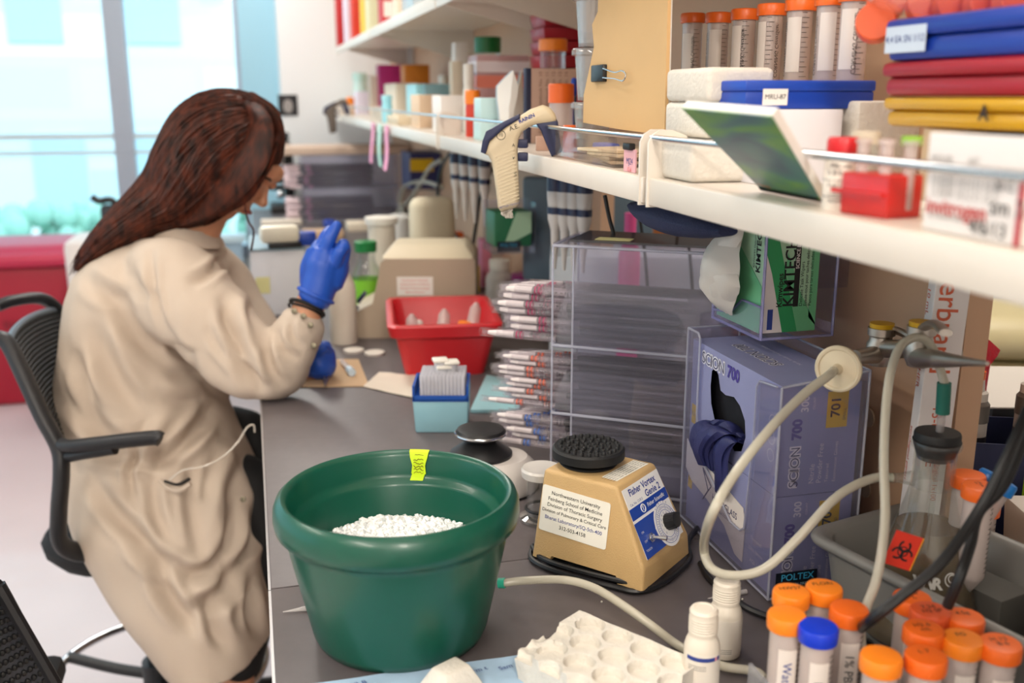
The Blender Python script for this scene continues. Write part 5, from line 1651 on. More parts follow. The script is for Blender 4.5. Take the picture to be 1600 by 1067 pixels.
    for k in range(24): g.torus((0, 0, 0), .0045, .0007, BLACK, M=mat4(frame_from(wvec), sk((k + .5) / 24, .0, -.003)), seg=14, rs=5)
    g.done('spiral', t)
    # white bottle with red cap
    P = at(1310, 327, z=ZS); d = (P - CAM).dot(FW); r = 52 * d / 1555 / 2; h = at(1310, 213, d=d).z - ZS
    t = thing('pill_bottle', 'white plastic bottle with ribbed red cap standing behind the near rail', 'bottle', P)
    G().lathe([(0, 0), (r, 0), (r, h * .66), (r * .85, h * .72), (r * .8, h * .74), (r * .8, h * .76)], mat('warm_white_plastic', '#e6dccf', .4), seg=32).done('body', t)
    G().lathe([(r * .88, h * .75), (r * .92, h * .76), (r * .92, h * .95), (r * .82, h), (0, h)], mat('bright_red_plastic', '#c8101e', .35), seg=64, wob=lambda k: 1 + .02 * (k % 2)).done('cap', t)
    g = G(); aa = math.atan2(-P.y, -P.x)
    for i, (s, o_) in enumerate((('PBS tabs', .62), ('A B C I J K', .52), ('Exp 12/24', .36), ('Lot 0451', .24), ('Store RT', .14))):
        g.text(s, .0045, INK, Matrix.Rotation(aa, 4, 'Z') @ quad_frame((r + .0004, 0, h * o_), (0, 1, 0), (0, 0, 1)))
    g.torus((0, 0, h * .42), r, .0003, INK, seg=32, rs=4); g.torus((0, 0, h * .19), r, .0003, INK, seg=32, rs=4)
    g.done('label_print', t)
    # small vial
    P = at(1362, 322, z=ZS) + Vector((.01, .03, 0)); t = thing('glass_vial', 'small clear glass vial with a white stopper left of the red tube rack', 'vial', P)
    G().lathe([(0, 0), (.012, 0), (.012, .034), (.008, .042), (.008, .048)], GLASS, seg=20).done('body', t); G().lathe([(.0, .046), (.011, .046), (.011, .056), (0, .056)], mat('bone_stopper', '#cfc4b0', .5), seg=20).done('stopper', t)
    # red tube rack with tubes
    P = at(1355, 335, z=ZS); Q = at(1435, 347, z=ZS); Dv = Q - P
    t = thing('tube_rack', 'small translucent red tube rack with clear tubes on the near shelf', 'rack', (P + Q) / 2 + Vector((.0, .018, 0)), math.atan2(Dv.y, Dv.x))
    rw = Dv.length / 2 * .96; rm = clear('translucent_red', '#ff5044', .70, '#e02018', .15, .15)
    g = G(); g.bb((-rw, -.014, 0), (rw, .018, .030), rm, .002); g.bb((-rw - .006, -.018, .015), (rw * .9, -.014, .018), rm); g.done('frame', t)
    tp = clear('frosted_tube', '#f2ecea', .5)
    for k in range(4):
        x = -rw + .009 + k * rw * .5
        G().lathe([(0, .004), (.004, .006), (.0045, .050), (.006, .0505), (.006, .053), (0, .054)], tp, (x, (-.004, .006)[k % 2], 0), 12).done('sample_tube', t)
    G().lathe([(0, .05), (.007, .05), (.007, .056), (0, .056)], mat('lime_cap', '#8cbf3c', .5), (rw * .8, .008, 0), 14).done('lime_cap', t)
    # carton with red maker name
    pw = mat('printed_carton_white', '#e9e3e0', .5)
    a = at(1440, 358, z=ZS); b = at(1592, 388, z=ZS); dv = b - a; wl = dv.length
    hh = at(1440, 205, d=(a - CAM).dot(FW)).z - ZS
    t = thing('reagent_carton', 'white printed reagent carton with red lettering and handwriting, right end of the near shelf', 'box', a, math.atan2(dv.y, dv.x))
    g = G(); g.bb((0, 0, 0.0004), (wl, .075, hh), pw, .001); g.bb((-.0006, -.0006, hh * .66), (wl + .0006, .076, hh), pw, .001); g.bb((wl - .004, -.0010, 0.0006), (wl, -.0004, hh * .6), mat('carton_red_edge', '#b81830', .5))
    S = quad_frame((0, -.0012, 0), (1, 0, 0), (0, 0, 1))
    T = lambda s, x, z, sz, m, al='LEFT', bo=0: g.text(s, sz, m, S @ Matrix.Translation((x, z, 0)), align=al, bold=bo)
    gi = mat('grey_ink', '#8a8580', .7)
    T('invitrogen', wl * .04, hh * .26, .0135, mat('maker_red', '#c83a34', .5), bo=.0002); T('by Thermo Fisher Scientific', wl * .08, hh * .17, .0045, gi)
    for i in range(4): T('Lot 2041877  Store at 4 C  Cat 10', wl * .08, hh * (.56 - i * .055), .0042, gi)
    T('MOUSE', wl * .05, hh * .74, .006, gi); T('KIT', wl * .45, hh * .74, .006, gi); T('sm 7/9', wl * .70, hh * .34, .014, INK); T('4/6/13', wl * .52, hh * .12, .012, INK); T('20 C', wl * .72, hh * .54, .008, INK)
    g.done('carton', t, smooth=False)
    # stack of lidded boxes, with its own support carton behind
    X = .52
    ya = at(1445, 210, x=X).y
    base = thing('cardboard_box', 'beige cardboard box hidden behind the white reagent carton, under the yellow box', 'box', (.60, .64, ZS + .0004))
    zy = at(1375, 197, x=X).z
    G().bb((-.07, -.10, 0), (.07, .075, zy - ZS - .001), mat('tan_carton', '#c0a888', .7), .001).done('carton', base)
    zr = at(1368, 150, x=X).z; zb = at(1368, 97, x=X).z; zt = at(1368, 33, x=X).z
    yy = at(1372, 150, x=X).y
    for nm, lab, m, z0, z1, dx, dy in (('sample_box', 'translucent yellow sample box, lowest of the coloured stack', clear('translucent_yellow', '#ffd23a', .75, '#e0b010', .15, .15), zy, zr - .0006, .004, 0),
                                       ('sample_box', 'dark red sample box between the yellow and the blue one', mat('crimson_plastic', '#9c1226', .35), zr, zb - .0006, 0, .004),
                                       ('sample_box', 'blue sample box with a handwritten label, topmost of the coloured stack', mat('deep_blue_plastic', '#14389c', .35), zb, zt, 0, 0)):
        b = thing(nm, lab, 'box', (X + .075 + dx, yy - .075, z0), 0, 'stack of coloured sample boxes')
        h = z1 - z0
        g = G(); g.bb((-.072, -.095, 0), (.072, .072, h * .55), m, .005); g.done('base', b)
        g = G(); g.bb((-.075, -.098, h * .55), (.075, .075, h), m, .005); g.done('lid', b)
        if lab.startswith('blue'):
            g = G(); M = quad_frame((-.0756, .044, h * .5), (0, -1, 0), (0, 0, 1)); g.box((0, 0, 0), (.052, h * .62, .0006), mat('pale_blue_label', '#c9d8ea', .6), M=M); g.text('4.4 EA SN 1/12', .008, INKB, M @ Matrix.Translation((0, 0, .0006))); g.done('label', b)
        if 'translucent' in lab:
            g = G(); g.text('A', .016, INK, quad_frame((-.0758, -.052, h * .5), (0, -1, 0), (0, 0, 1)), bold=.0004); g.done('letter_mark', b)
    # bag of orange caps on top
    bagm = clear('clear_bag_film', '#f4f0f0', .10, '#e6dede', .35, .12)
    g = G(); rows = []
    c0 = Vector((X + .055, yy - .05, zt + .001))
    for i in range(15):
        ph = PI * i / 14
        ring = []
        for k in range(28):
            a = 2 * PI * k / 28; f = math.sin(ph) ** .6
            nn = 1 + .12 * noise.noise(Vector((math.cos(a) * 2, math.sin(a) * 2, i * .5)))
            ring.append(c0 + Vector((math.cos(a) * .085 * f * nn, math.sin(a) * .11 * f * nn + .01, .048 - .048 * math.cos(ph) * 1.0)))
        rows.append(ring)
    g.loft(rows, bagm, cap=False)
    tag(g.done('plastic_bag', loc=c0), 'clear plastic bag full of orange caps on top of the blue sample box', 'bag')
    k = 0
    for (px, py, d, rx) in ((1368, 36, .86, 1), (1385, 4, .88, 1), (1448, 8, .84, 1), (1492, 8, .82, 1), (1540, 8, .80, 1), (1585, 6, .78, 1)):
        P = at(px, py, d=d)
        o = G().lathe([(0, -.006), (.0165, -.006), (.0165, .005), (.0155, .006), (0, .006)], CM['redor'], seg=32, wob=lambda k: 1 + .01 * (k % 2)).done('screw_cap')
        o.location = P; o.rotation_euler = (math.radians(75), 0, math.radians(-35 + k * 7)); k += 1
        tag(o, ('lowest orange cap in the clear bag, at its left corner', 'orange cap at the top left of the clear bag', 'third orange cap from the left in the clear bag', 'orange cap in the middle of the clear bag',
                'second orange cap from the right in the clear bag', 'rightmost orange cap in the clear bag')[k - 1], 'cap', 'orange caps in the bag')


near_bay()


def second_bay():
    # manila envelope with binder clip, resting on a clear box
    X = .455
    bx = thing('clear_box', 'clear plastic box with paper packets inside, under the manila folder', 'box', (.505, 1.24, ZS + .0004))
    cm = clear('clear_box_plastic', '#f8f5f3', .07, '#d8d2cc', .1, .06)
    g = G()
    for lo, hi in (((-.09, -.12, 0), (.09, .12, .002)), ((-.09, -.12, .002), (-.088, .12, .036)), ((.088, -.12, .002), (.09, .12, .036)), ((-.088, -.12, .002), (.088, -.118, .036)), ((-.088, .118, .002), (.088, .12, .036))): g.bb(lo, hi, cm)
    g.done('base', bx); G().bb((-.091, .06, .0365), (.091, .121, .0385), cm, .0008).done('lid', bx)
    o = G().bb((-.01, -.03, 0), (.012, .02, .02), mat('blue_plastic_clip', '#2a4ac0', .4), .003).done('blue_clip'); o.location = (.455, 1.27, ZS + .003); tag(o, 'small blue clip inside the clear box under the manila folder', 'clip')
    for k in range(4):
        o = G().bb((-.045, -.045, 0), (.045, .045, .0036), mat('packet_paper', '#d8c4a4', .7), .0005).done('paper_packet'); o.location = (.470 - .004 * k, 1.175 + .018 * (k % 2), ZS + .0035 + .0042 * k); o.rotation_euler = (0, 0, .15 * k - .2)
        tag(o, 'flat tan paper packet in the clear box below the folder', 'packet', 'paper packets in the clear box')
    # folder
    P = [at(936, -60, x=X), at(1045, -60, x=X), at(1038, 213, x=X), at(970, 204, x=X), at(911, 193, x=X), at(912, 150, x=X), at(928, 75, x=X), at(925, 40, x=X), at(934, 20, x=X)]
    zmin = min(p.z for p in P); o0 = Vector((X, P[4].y, zmin))
    out = [(-(p.y - o0.y), p.z - zmin) for p in P]
    M = Matrix(((0, 0, 1, 0), (-1, 0, 0, 0), (0, 1, 0, 0), (0, 0, 0, 1)))
    t = thing('manila_folder', 'tan manila folder standing upright on the shelf with a black clip', 'folder', (X, o0.y, ZS + .040), 0)
    g = G(); g.prism(out, .004, CARD, M); g.done('cover', t)
    G().prism([(a * .97 + .002, b * .97 + .003) for a, b in out], .004, PAPER, M @ Matrix.Translation((0, 0, .0045))).done('pages', t)
    cl = thing('binder_clip', 'black binder clip with wire handles on the edge of the manila folder', 'clip', at(932, 115, x=X - .001))
    g = G(); g.box((0, -.014, 0), (.010, .048, .022), BLACK, .002); g.done('body', cl)
    g = G(); g.tube([(-.004, -.036, .006), (-.006, -.085, .000), (-.007, -.115, .001), (-.007, -.128, -.004), (-.007, -.118, -.011), (-.006, -.085, -.008), (-.004, -.036, -.006)], .0010, CHROME, seg=6); g.done('wire_handle', cl)
    # pink label tag and black clip at the corner
    a = at(988, 272, x=.415)
    tg = thing('pink_tag', 'pink handwritten tag standing at the corner of the second shelf bay', 'tag', (.412, a.y, ZS + .0004))
    hgt = at(988, 234, x=.412).z - ZS
    g = G(); g.bb((-.0008, -.018, 0), (.0008, .018, hgt), PINK); M = quad_frame((-.0010, 0, hgt * .45), (0, -1, 0), (0, 0, 1)); g.text('MJ24', .010, INKB, M); g.text('12-6', .007, INKR, M @ Matrix.Translation((0, -.009, 0))); g.done('card', tg)
    G().box((-.002, 0, hgt + .003), (.008, .022, .008), BLACK, .002).done('clip', tg)

    def jar(px, top, base_z, X, rpx, lab, capm, bodym, cap_h=.2, name='jar', neck=.9, grp=None, liq=None, lqh=.5, labm=None, cat=None, wob=None, shoulder=.62):
        P = at(px, top, x=X); d = (P - CAM).dot(FW); r = rpx * d / 1555; h = P.z - base_z
        t = thing(name, lab, cat or name.split('_')[-1], (X, P.y, base_z + .0004), 0, grp)
        hc = h * cap_h
        G().lathe([(0, 0), (r * .96, 0), (r, .003), (r, h * shoulder), (r * neck, (h - hc) * .97), (r * neck, h - hc)], bodym, seg=28).done('body', t)
        G().lathe([(0, h - hc), (r * neck * 1.12, h - hc), (r * neck * 1.12, h - .002), (r * neck, h), (0, h)], capm, seg=40, wob=lambda k: 1 + .015 * (k % 2)).done('cap', t)
        if liq: G().lathe([(0, .003), (r * .95, .003), (r * .95, h * lqh), (0, h * lqh)], liq, seg=24).done('liquid', t)
        if labm: G().lathe([(r * 1.01, h * .15), (r * 1.01, h * .5)], labm, seg=28).done('label', t)
        return t
    clr = TUBEPL
    # stack of clear cups behind the folder edge
    for i, (top, z0_) in enumerate(((190, 0), (122, 0), (58, 0))):
        pass
    zz = ZS; hs = []
    P = at(913, 240, x=.50)
    for i, lab in enumerate(('lowest clear cup of the stack behind the manila folder', 'middle clear cup of the stack behind the manila folder', 'topmost clear cup of the stack behind the manila folder')):
        h = .075
        t = thing('clear_cup', lab, 'cup', (.49, 1.42, zz + .0005), 0, 'stacked clear cups')
        G().lathe([(0, .002), (.022, .001), (.027, h - .012), (.032, h - .010), (.032, h - .004), (.030, h - .001), (.026, h - .001), (.022, .006)], clear('cup_plastic', '#f6f4f2', .22, '#e8e4e0', .3, .05), seg=30).done('body', t)
        zz += h
    jar(877, 131, ZS, .50, 19, 'clear jar with orange lid beside the pens in the second bay', CM['orange'], clr, .30, 'sample_jar', .95)
    jar(893, 196, ZS, .47, 13, 'small orange-lidded jar in front of the taller orange-lidded one', CM['orange'], mat('translucent_orange', '#d8502c', .4), .2, 'sample_jar', .95)
    for px, py, m, lab in ((897, 122, BLUE, 'blue pen standing by the orange-lidded jar'), (906, 128, mat('pen_red', '#c01c2c', .4), 'red pen standing by the orange-lidded jar'), (901, 150, mat('pen_black', '#222230', .4), 'black pen standing by the orange-lidded jar')):
        P = at(px, py, x=.535); t = thing('pen', lab, 'pen', (P.x, P.y, ZS + .0004), 0, 'pens on the shelf'); hh = P.z - ZS
        G().lathe([(0, 0), (.002, 0), (.0045, .012), (.0045, hh * .7)], m, seg=12).done('barrel', t); G().lathe([(.0048, hh * .62), (.0052, hh - .003), (.003, hh), (0, hh)], m, seg=12).done('cap', t)
    # notebook with navy spine
    t, w_, l, h = cbox('lab_notebook', 'tan lab notebook with a dark navy spine standing in the second bay', 'notebook', 825, 903, 107, .485, .016, mat('tan_book_cover', '#bf9e8c', .6), kind='cover')
    G().bb((-w_ - .004, -l - .001, 0), (-w_ + .006, l + .001, h + .0005), mat('navy_cloth', '#1d2340', .6), .001).done('spine', t)
    g = G(); M = quad_frame((0, -l - .0006, h * .55), (0, 0, 1), (-1, 0, 0))
    for k in range(5): g.text('Laboratory notebook No. 1%d' % k, .009, mat('faint_ink', '#8a6a5c', .7), M @ Matrix.Translation((0, w_ * .5 - k * .012, 0)))
    g.done('print', t)
    t, w_, l, h = cbox('tan_card', 'short tan card leaning in front of the lab notebook', 'card', 838, 880, 213, .43, .004, mat('tan_book_cover', '#bf9e8c', .6), kind='card')
    # orange-capped bottle, red stack
    jar(864, 61, ZS, .60, 21, 'tall clear bottle with amber cap behind the navy-spined notebook', CM['amber'], GLASS, .12, 'reagent_bottle', .95, shoulder=.45, liq=mat('dark_pink_liquid', '#b06c62', .3), lqh=.4)
    dr = mat('dark_red_tray', '#a8142a', .4)
    zt = ZS; n = 9
    Pt = at(865, 17, x=.62); hb = (Pt.z - ZS) / n
    for i in range(n):
        y0 = Pt.y + .09
        o = thing('red_rack', 'dark red stacked tip rack, number %s from the shelf up' % ('one two three four five six seven eight nine'.split()[i]), 'rack', (.655, y0, ZS + i * hb + .0004), 0, 'stacked dark red racks')
        G().taper((0, 0, 0), (.082, .10), (.092, .11), hb - .0015, dr, .002).done('tray', o)
    # green-capped media bottle, pink tip rack box in front
    t = jar(762, 58, ZS, .60, 20, 'media bottle with dark green cap behind the pinkish tip box', mat('dark_green_cap', '#0b6a2e', .35), GLASS, .17, 'media_bottle', .92, liq=mat('pink_medium', '#c98a90', .3), lqh=.6)
    t, w_, l, h = cbox('tip_box', 'clear box of pink filter tips with a white lid label on the second bay', 'box', 745, 827, 86, .52, .10, clear('pinkish_box', '#f4dcdc', .55, '#e4b8b8', .15, .15))
    G().bb((-w_ - .001, -l - .001, h * .78), (w_ + .001, l + .001, h * .92), mat('white_label_strip', '#e6dadc', .5)).done('label', t)
    G().bb((-w_ - .001, -l - .0012, h * .58), (w_ + .001, l + .001, h * .74), mat('coral_strip', '#e0806c', .5)).done('colour_strip', t)
    G().bb((-w_ + .004, -l + .004, .004), (w_ - .004, l - .004, h * .35), mat('dusty_rose', '#b8647c', .5)).done('tips', t)
    # bundle: white torn wrapper
    P = at(795, 195, x=.47); t = thing('torn_wrapper', 'torn white paper wrapper standing between the tip box and the notebook', 'wrapper', (P.x, P.y, ZS + .0004))
    g = G(); hh = at(795, 135, x=.47).z - ZS; rows = []
    for i in range(6):
        rows.append([Vector((-.02 + .045 * j / 5 + .004 * math.sin(i + j), .012 * math.cos(j * 1.3) - .02 * i / 5, hh * i / 5 + (.014 * ((j * 7) % 3) if i == 5 else 0))) for j in range(6)])
    g.sheet(rows, PAPER, .001); g.sheet([[p + Vector((.002, .02, 0)) for p in r] for r in rows], mat('wrapper_blue', '#b7ccd8', .7), .001); g.done('sheet', t)
    # pale aqua boxes, amber tube
    aq = mat('pale_aqua_carton', '#c4e2e2', .55)
    t, w_, l, h = cbox('tip_carton', 'pale aqua carton at the rail, lower of two', 'box', 750, 790, 188, .43, .06, aq, grp='pale aqua cartons'); 
    z2 = ZS + h + .0006
    t2 = thing('tip_carton', 'pale aqua carton stacked on its twin at the rail', 'box', t.location + Vector((.002, .004, h + .0006)), 0, 'pale aqua cartons'); G().bb((-w_, -l, 0), (w_, l, at(750, 153, x=.43).z - z2), aq, .003).done('carton', t2)
    jar(738, 141, ZS, .455, 11, 'tall tube of red liquid with amber cap left of the aqua cartons', CM['amber'], mat('red_orange_liquid', '#d23a22', .35), .3, 'culture_tube', .95, cat='tube')
    jar(738 - 6, 100, ZS, .50, 9, 'slim white bottle behind the tube of red liquid', WHITE, WHITE, .3, 'white_bottle', .8)
    # farther shelf bays: cartons
    def c2(*a, **k): return cbox(*a, **k)[0]
    cr = mat('cream_carton', '#e4d6c0', .6); wt = mat('white_carton2', '#eee8e2', .6); tl = mat('dusty_teal_box', '#86aeb8', .5)
    tan2 = mat('tan_carton', '#c0a888', .7)
    c2('carton', 'narrow tall white carton left of the green-capped bottle', 'box', 711, 731, 66, .56, .05, wt)
    c2('carton', 'lower cream carton in front of the tall white one', 'box', 706, 722, 96, .53, .04, cr)
    c2('carton', 'wide white carton at the rail in the third bay', 'box', 689, 728, 149, .44, .12, wt)
    c2('carton', 'cream carton left of the wide white one in the third bay', 'box', 655, 688, 148, .44, .15, mat('peach_carton', '#e0c2a2', .6))
    c2('storage_tray', 'dusty teal flat box on the third bay behind the cartons', 'box', 664, 708, 131, .52, .2, tl)
    c2('carton', 'pale aqua carton beside the dusty teal box', 'box', 650, 665, 131, .50, .2, mat('light_aqua', '#a8dfe8', .5))
    c2('carton', 'long cream carton behind the rail in the fourth bay', 'box', 618, 652, 130, .50, .3, cr)
    jar(604, 149, ZS, .44, 8, 'light blue bottle at the rail in the fourth bay', mat('light_aqua', '#a8dfe8', .5), mat('aqua_bottle', '#9fdbe6', .4), .2, 'wash_bottle', .9)
    jar(692, 118, ZS, .60, 8, 'small white bottle standing above the teal box in the third bay', WHITE, WHITE, .2, 'white_bottle', .8)
    mg = mat('magenta_carton', '#b81e74', .55); oc = mat('ochre_carton', '#d8801c', .55)
    P = c2('carton', 'magenta carton high at the back of the fourth bay', 'box', 592, 629, 101, .56, .1, mg)
    c2('carton', 'ochre orange carton right of the magenta one', 'box', 632, 671, 101, .56, .1, oc)
    jar(562, 114, ZS, .55, 11, 'pale green bottle at the far end of the shelf', mat('pale_green_cap', '#bfe4dc', .5), mat('pale_green_bottle', '#cdeae4', .4), .2, 'wash_bottle', .9)
    c2('carton', 'lilac and white carton at the far end of the shelf', 'box', 556, 579, 143, .50, .1, mat('lilac_white', '#e6dfee', .6))
    c2('carton', 'tan carton near the far end of the shelf, behind the bottle', 'box', 579, 603, 118, .53, .1, cr)
    jar(547, 152, ZS, .45, 6, 'orange-topped small bottle at the far shelf end', CM['amber'], mat('peach_bottle', '#e8c090', .5), .4, 'small_bottle', .9)
    c2('carton', 'clear-lidded cream carton hanging over the rail of the fourth bay', 'box', 622, 680, 182, .42, .25, mat('clear_cream', '#e2cfb0', .5))
    # upper shelf: binders and cartons
    ZU = 1.661 + .0284
    def ub(px0, px1, X, dy, m, lab, name='binder', h=.30, grp='binders on the upper shelf'):
        y = at(px0, 40, x=X).y; xr = at(px1, 40, y=y).x
        t = thing(name, lab, name.replace('_', ' '), ((X + xr) / 2, y + dy / 2, ZU), 0, grp); w_ = (xr - X) / 2
        G().bb((-w_, -dy / 2, 0), (w_, dy / 2, h), m, .003).done('cover', t); return t, w_
    lil = mat('lilac_white', '#e6dfee', .6); rd = mat('binder_red', '#c4161c', .45)
    ub(506, 526, .415, .10, lil, 'pale lilac binder, leftmost on the upper shelf')
    ub(527, 539, .43, .10, rd, 'red binder beside the leftmost lilac one'); ub(540, 550, .44, .10, lil, 'pale lilac binder between two red ones'); ub(551, 566, .45, .10, mat('scarlet_binder', '#d8341c', .45), 'scarlet binder with an orange edge in the upper row')
    ub(567, 574, .465, .10, mat('binder_yellow', '#e6c43a', .5), 'thin yellow binder right of the scarlet one'); ub(576, 594, .475, .14, mat('sage_cream', '#d9dbb8', .6), 'cream carton on the upper shelf between binders and red carton', 'carton', .25, None)
    t, w_ = ub(598, 620, .46, .12, rd, 'red and white striped carton on the upper shelf', 'carton', .25, None)
    G().bb((-w_ * .8, -.0615, .05), (w_ * 1.001, -.0602, .10), PAPER).done('label', t)
    ub(622, 642, .475, .12, cr, 'cream carton right of the striped one on the upper shelf', 'carton', .25, None)
    ub(646, 690, .44, .2, clear('clear_blue_box', '#e6f2f8', .5, '#cfe2ee', .2), 'clear bluish box near the edge of the upper shelf', 'clear_box', .12, None)


second_bay()


def pipet_aid(P, ang, lab, s=1.0, dark=False):
    """pistol-shaped pipette controller hung by its nose over the rail; local x along the rail towards the viewer, z up"""
    t = thing('pipette_controller', lab, 'pipette controller', P, ang)
    bd = mat('taupe_plastic', '#6b5f54', .5) if dark else mat('ivory_plastic', '#cdbd9f', .42)
    nv = mat('navy_rubber', '#20264a', .5)
    M = Matrix(((1, 0, 0, 0), (0, 0, -1, 0), (0, 1, 0, 0), (0, 0, 0, 1)))   # outline x,y -> x,z ; thickness along -y... centred below
    # outline in metres relative to the hook point (rail), x right in the picture, y up
    k = s
    q = .000875 * k
    cv = lambda L: [((x - 846) * q, (195 - y) * q) for x, y in L]
    body = cv([(758, 240), (764, 222), (790, 198), (815, 181), (832, 170), (852, 163), (864, 167), (872, 177), (876, 189), (866, 191), (840, 194), (830, 198), (820, 205), (814, 216), (812, 232), (813, 260), (815, 300), (815, 320), (811, 326),
               (797, 330), (785, 333), (780, 326), (777, 300), (773, 270), (770, 252), (765, 243)])
    def pris(out, th, m, bev):
        gg = G(); hb = th / 2
        # rounded slab: inset rings give a soft edge without a bevel operator
        n = len(out); cx = sum(p[0] for p in out) / n; cy = sum(p[1] for p in out) / n
        nor = []
        area_ = sum(out[i][0] * out[(i + 1) % n][1] - out[(i + 1) % n][0] * out[i][1] for i in range(n))
        sg = 1 if area_ > 0 else -1
        for i in range(n):
            a_, b_, c_ = Vector(out[i - 1]), Vector(out[i]), Vector(out[(i + 1) % n])
            e1 = (b_ - a_).normalized(); e2 = (c_ - b_).normalized(); nn = Vector((e1.y + e2.y, -(e1.x + e2.x))) * sg
            nor.append(nn.normalized() / max(.6, math.sqrt(max(.01, (1 + e1.dot(e2)) / 2))))
        rings = []
        for ins, z in ((bev, -hb), (bev * .3, -hb + bev * .3), (0, -hb + bev), (0, hb - bev), (bev * .3, hb - bev * .3), (bev, hb)):
            rings.append([Vector((out[i][0] - nor[i].x * ins, z, out[i][1] - nor[i].y * ins)) for i in range(n)])
        gg.loft(rings, m); return gg
    pris(body, .028 * k, bd, .007 * k).done('housing', t, angle=50)
    cap = cv([(753, 237), (756, 220), (762, 204), (790, 189), (815, 177), (817, 184), (792, 199), (768, 219), (761, 240)])
    pris(cap, .030 * k, nv, .0025 * k).done('back_trim', t)
    nose = cv([(841, 192), (858, 188), (873, 183), (877, 190), (880, 215), (884, 236), (876, 241), (867, 244), (858, 224), (850, 204)])
    pris(nose, .022 * k, nv, .003 * k).done('nosepiece', t)
    for y0_ in (224, 245):
        (x0_, z0_), (x1_, z1_) = cv([(812, y0_ + 7), (829, y0_ - 7)]); G().bb((x0_, -.006 * k, z0_), (x1_, .006 * k, z1_), nv, .002 * k).done('trigger', t)
    if not dark:
        g = G(); F_ = quad_frame((0, -.0143 * k, 0), (1, 0, 0), (0, 0, 1)); U = lambda x, y, r=0: F_ @ Matrix.Translation(((x - 846) * q, (195 - y) * q, .0002)) @ Matrix.Rotation(r, 4, 'Z')
        g.text('RAININ', .0072, INKB, U(827, 184, .42), bold=.0002); g.text('A.E.', .009, INK, U(807, 198, .35))
        g.torus((0, 0, 0), .0062, .0004, INK, M=U(786, 210), rs=4, flat=.3); g.text('10', .006, INK, U(786, 210))
        for i in range(15): g.box((0, 0, 0), (.030, .0007, .0005), mat('ivory_ridge', '#e0d2b4', .45), M=U(792 + i * .6, 238 + i * 5.6, .4))
        g.text('METTLER TOLEDO', .0036, INKB, U(799, 322, .25))
        g.text('V', .006, INK, U(806, 246), bold=.0001); g.text('A', .006, INK, U(806, 226)); g.text('lab', .006, INK, U(809, 272, 1.5))
        g.done('markings', t)
        g = G(); rnd = random.Random(1)
        for i in range(12): g.tube([((797 - 846) * q + rnd.uniform(-.008, .008), rnd.uniform(-.004, .004), -.118 * k), ((797 - 846) * q + rnd.uniform(-.010, .010), rnd.uniform(-.006, .006), -.124 * k), ((797 - 846) * q + rnd.uniform(-.006, .006), rnd.uniform(-.005, .005), -.130 * k)], .0016, mat('grey_string', '#c9c1b6', .8), seg=5)
        g.done('string_knot', t)
    return t


# hung over the rail of the second bay: its flat side turned to the viewer
Pr = at(846, 203, x=XS + .004); Pr.z = ZS + .0412 - .0
pipet_aid(Vector((XS - .004, at(846, 200, x=XS).y, ZS + .043)), math.radians(-17), 'ivory pipette controller with navy grips hung on the shelf rail', 1.0)
pipet_aid(Vector((XS - .004, 4.45, ZS + .045)), math.radians(-10), 'dark pipette controller hung on the rail at the far end of the shelf', 1.0, True)


# ================================================================== PERSON
def ring_px(a, b, d, hd, n=28, sq=2.3, rot=0.0, zsk=0.0):
    """closed section seen edge-on from a to b (photo positions) at depth d, half depth hd away from the viewer"""
    A, B_ = at(a[0], a[1], d=d), at(b[0], b[1], d=d)
    c = (A + B_) / 2; X_ = (B_ - A) / 2
    Y_ = Vector((FW.x, FW.y, 0)).normalized() * hd
    out = []
    for k in range(n):
        t = 2 * PI * k / n; ct, st = math.cos(t), math.sin(t)
        ct = math.copysign(abs(ct) ** (2 / sq), ct); st = math.copysign(abs(st) ** (2 / sq), st)
        out.append(c + X_ * ct + Y_ * st)
    return out


def limb(g, pts, m, n=20, per=6):
    """tapering limb through (point, radius) stations"""
    P = [Vector(p) for p, r in pts]; R = [r for p, r in pts]
    Q = catmull(P, per); N = len(Q); rings = []; x = None
    for i, p in enumerate(Q):
        f = i / (N - 1) * (len(R) - 1); a = int(f); b = min(a + 1, len(R) - 1); f -= a
        f = f * f * (3 - 2 * f); r = R[a] * (1 - f) + R[b] * f
        d = (Q[min(i + 1, N - 1)] - Q[max(i - 1, 0)]).normalized()
        if x is None: x = d.cross(Vector((.2, .6, .77))).normalized()
        else: x = (x - d * d.dot(x)).normalized()
        y = d.cross(x)
        if i == 0:
            rings.append([p - d * r * .55 + (x * math.cos(2 * PI * k / n) + y * math.sin(2 * PI * k / n)) * r * .5 for k in range(n)])
        rings.append([p + (x * math.cos(2 * PI * k / n) + y * math.sin(2 * PI * k / n)) * r for k in range(n)])
        if i == N - 1:
            rings.append([p + d * r * .55 + (x * math.cos(2 * PI * k / n) + y * math.sin(2 * PI * k / n)) * r * .5 for k in range(n)])
    g.loft(rings, m)


def fuse(o, voxel, smooth=3, sub=0):
    """make one continuous surface out of overlapping closed pieces"""
    md = o.modifiers.new('remesh', 'REMESH'); md.mode = 'VOXEL'; md.voxel_size = voxel; md.use_smooth_shade = True
    if smooth:
        s_ = o.modifiers.new('smooth', 'SMOOTH'); s_.factor = .5; s_.iterations = smooth
    dg = bpy.context.evaluated_depsgraph_get(); dg.update()
    me = bpy.data.meshes.new_from_object(o.evaluated_get(dg))
    ms = [m for m in o.data.materials]
    o.modifiers.clear(); old = o.data; o.data = me; bpy.data.meshes.remove(old)
    me.materials.clear()
    for m in ms: me.materials.append(m)
    me.polygons.foreach_set('use_smooth', [True] * len(me.polygons))
    return o


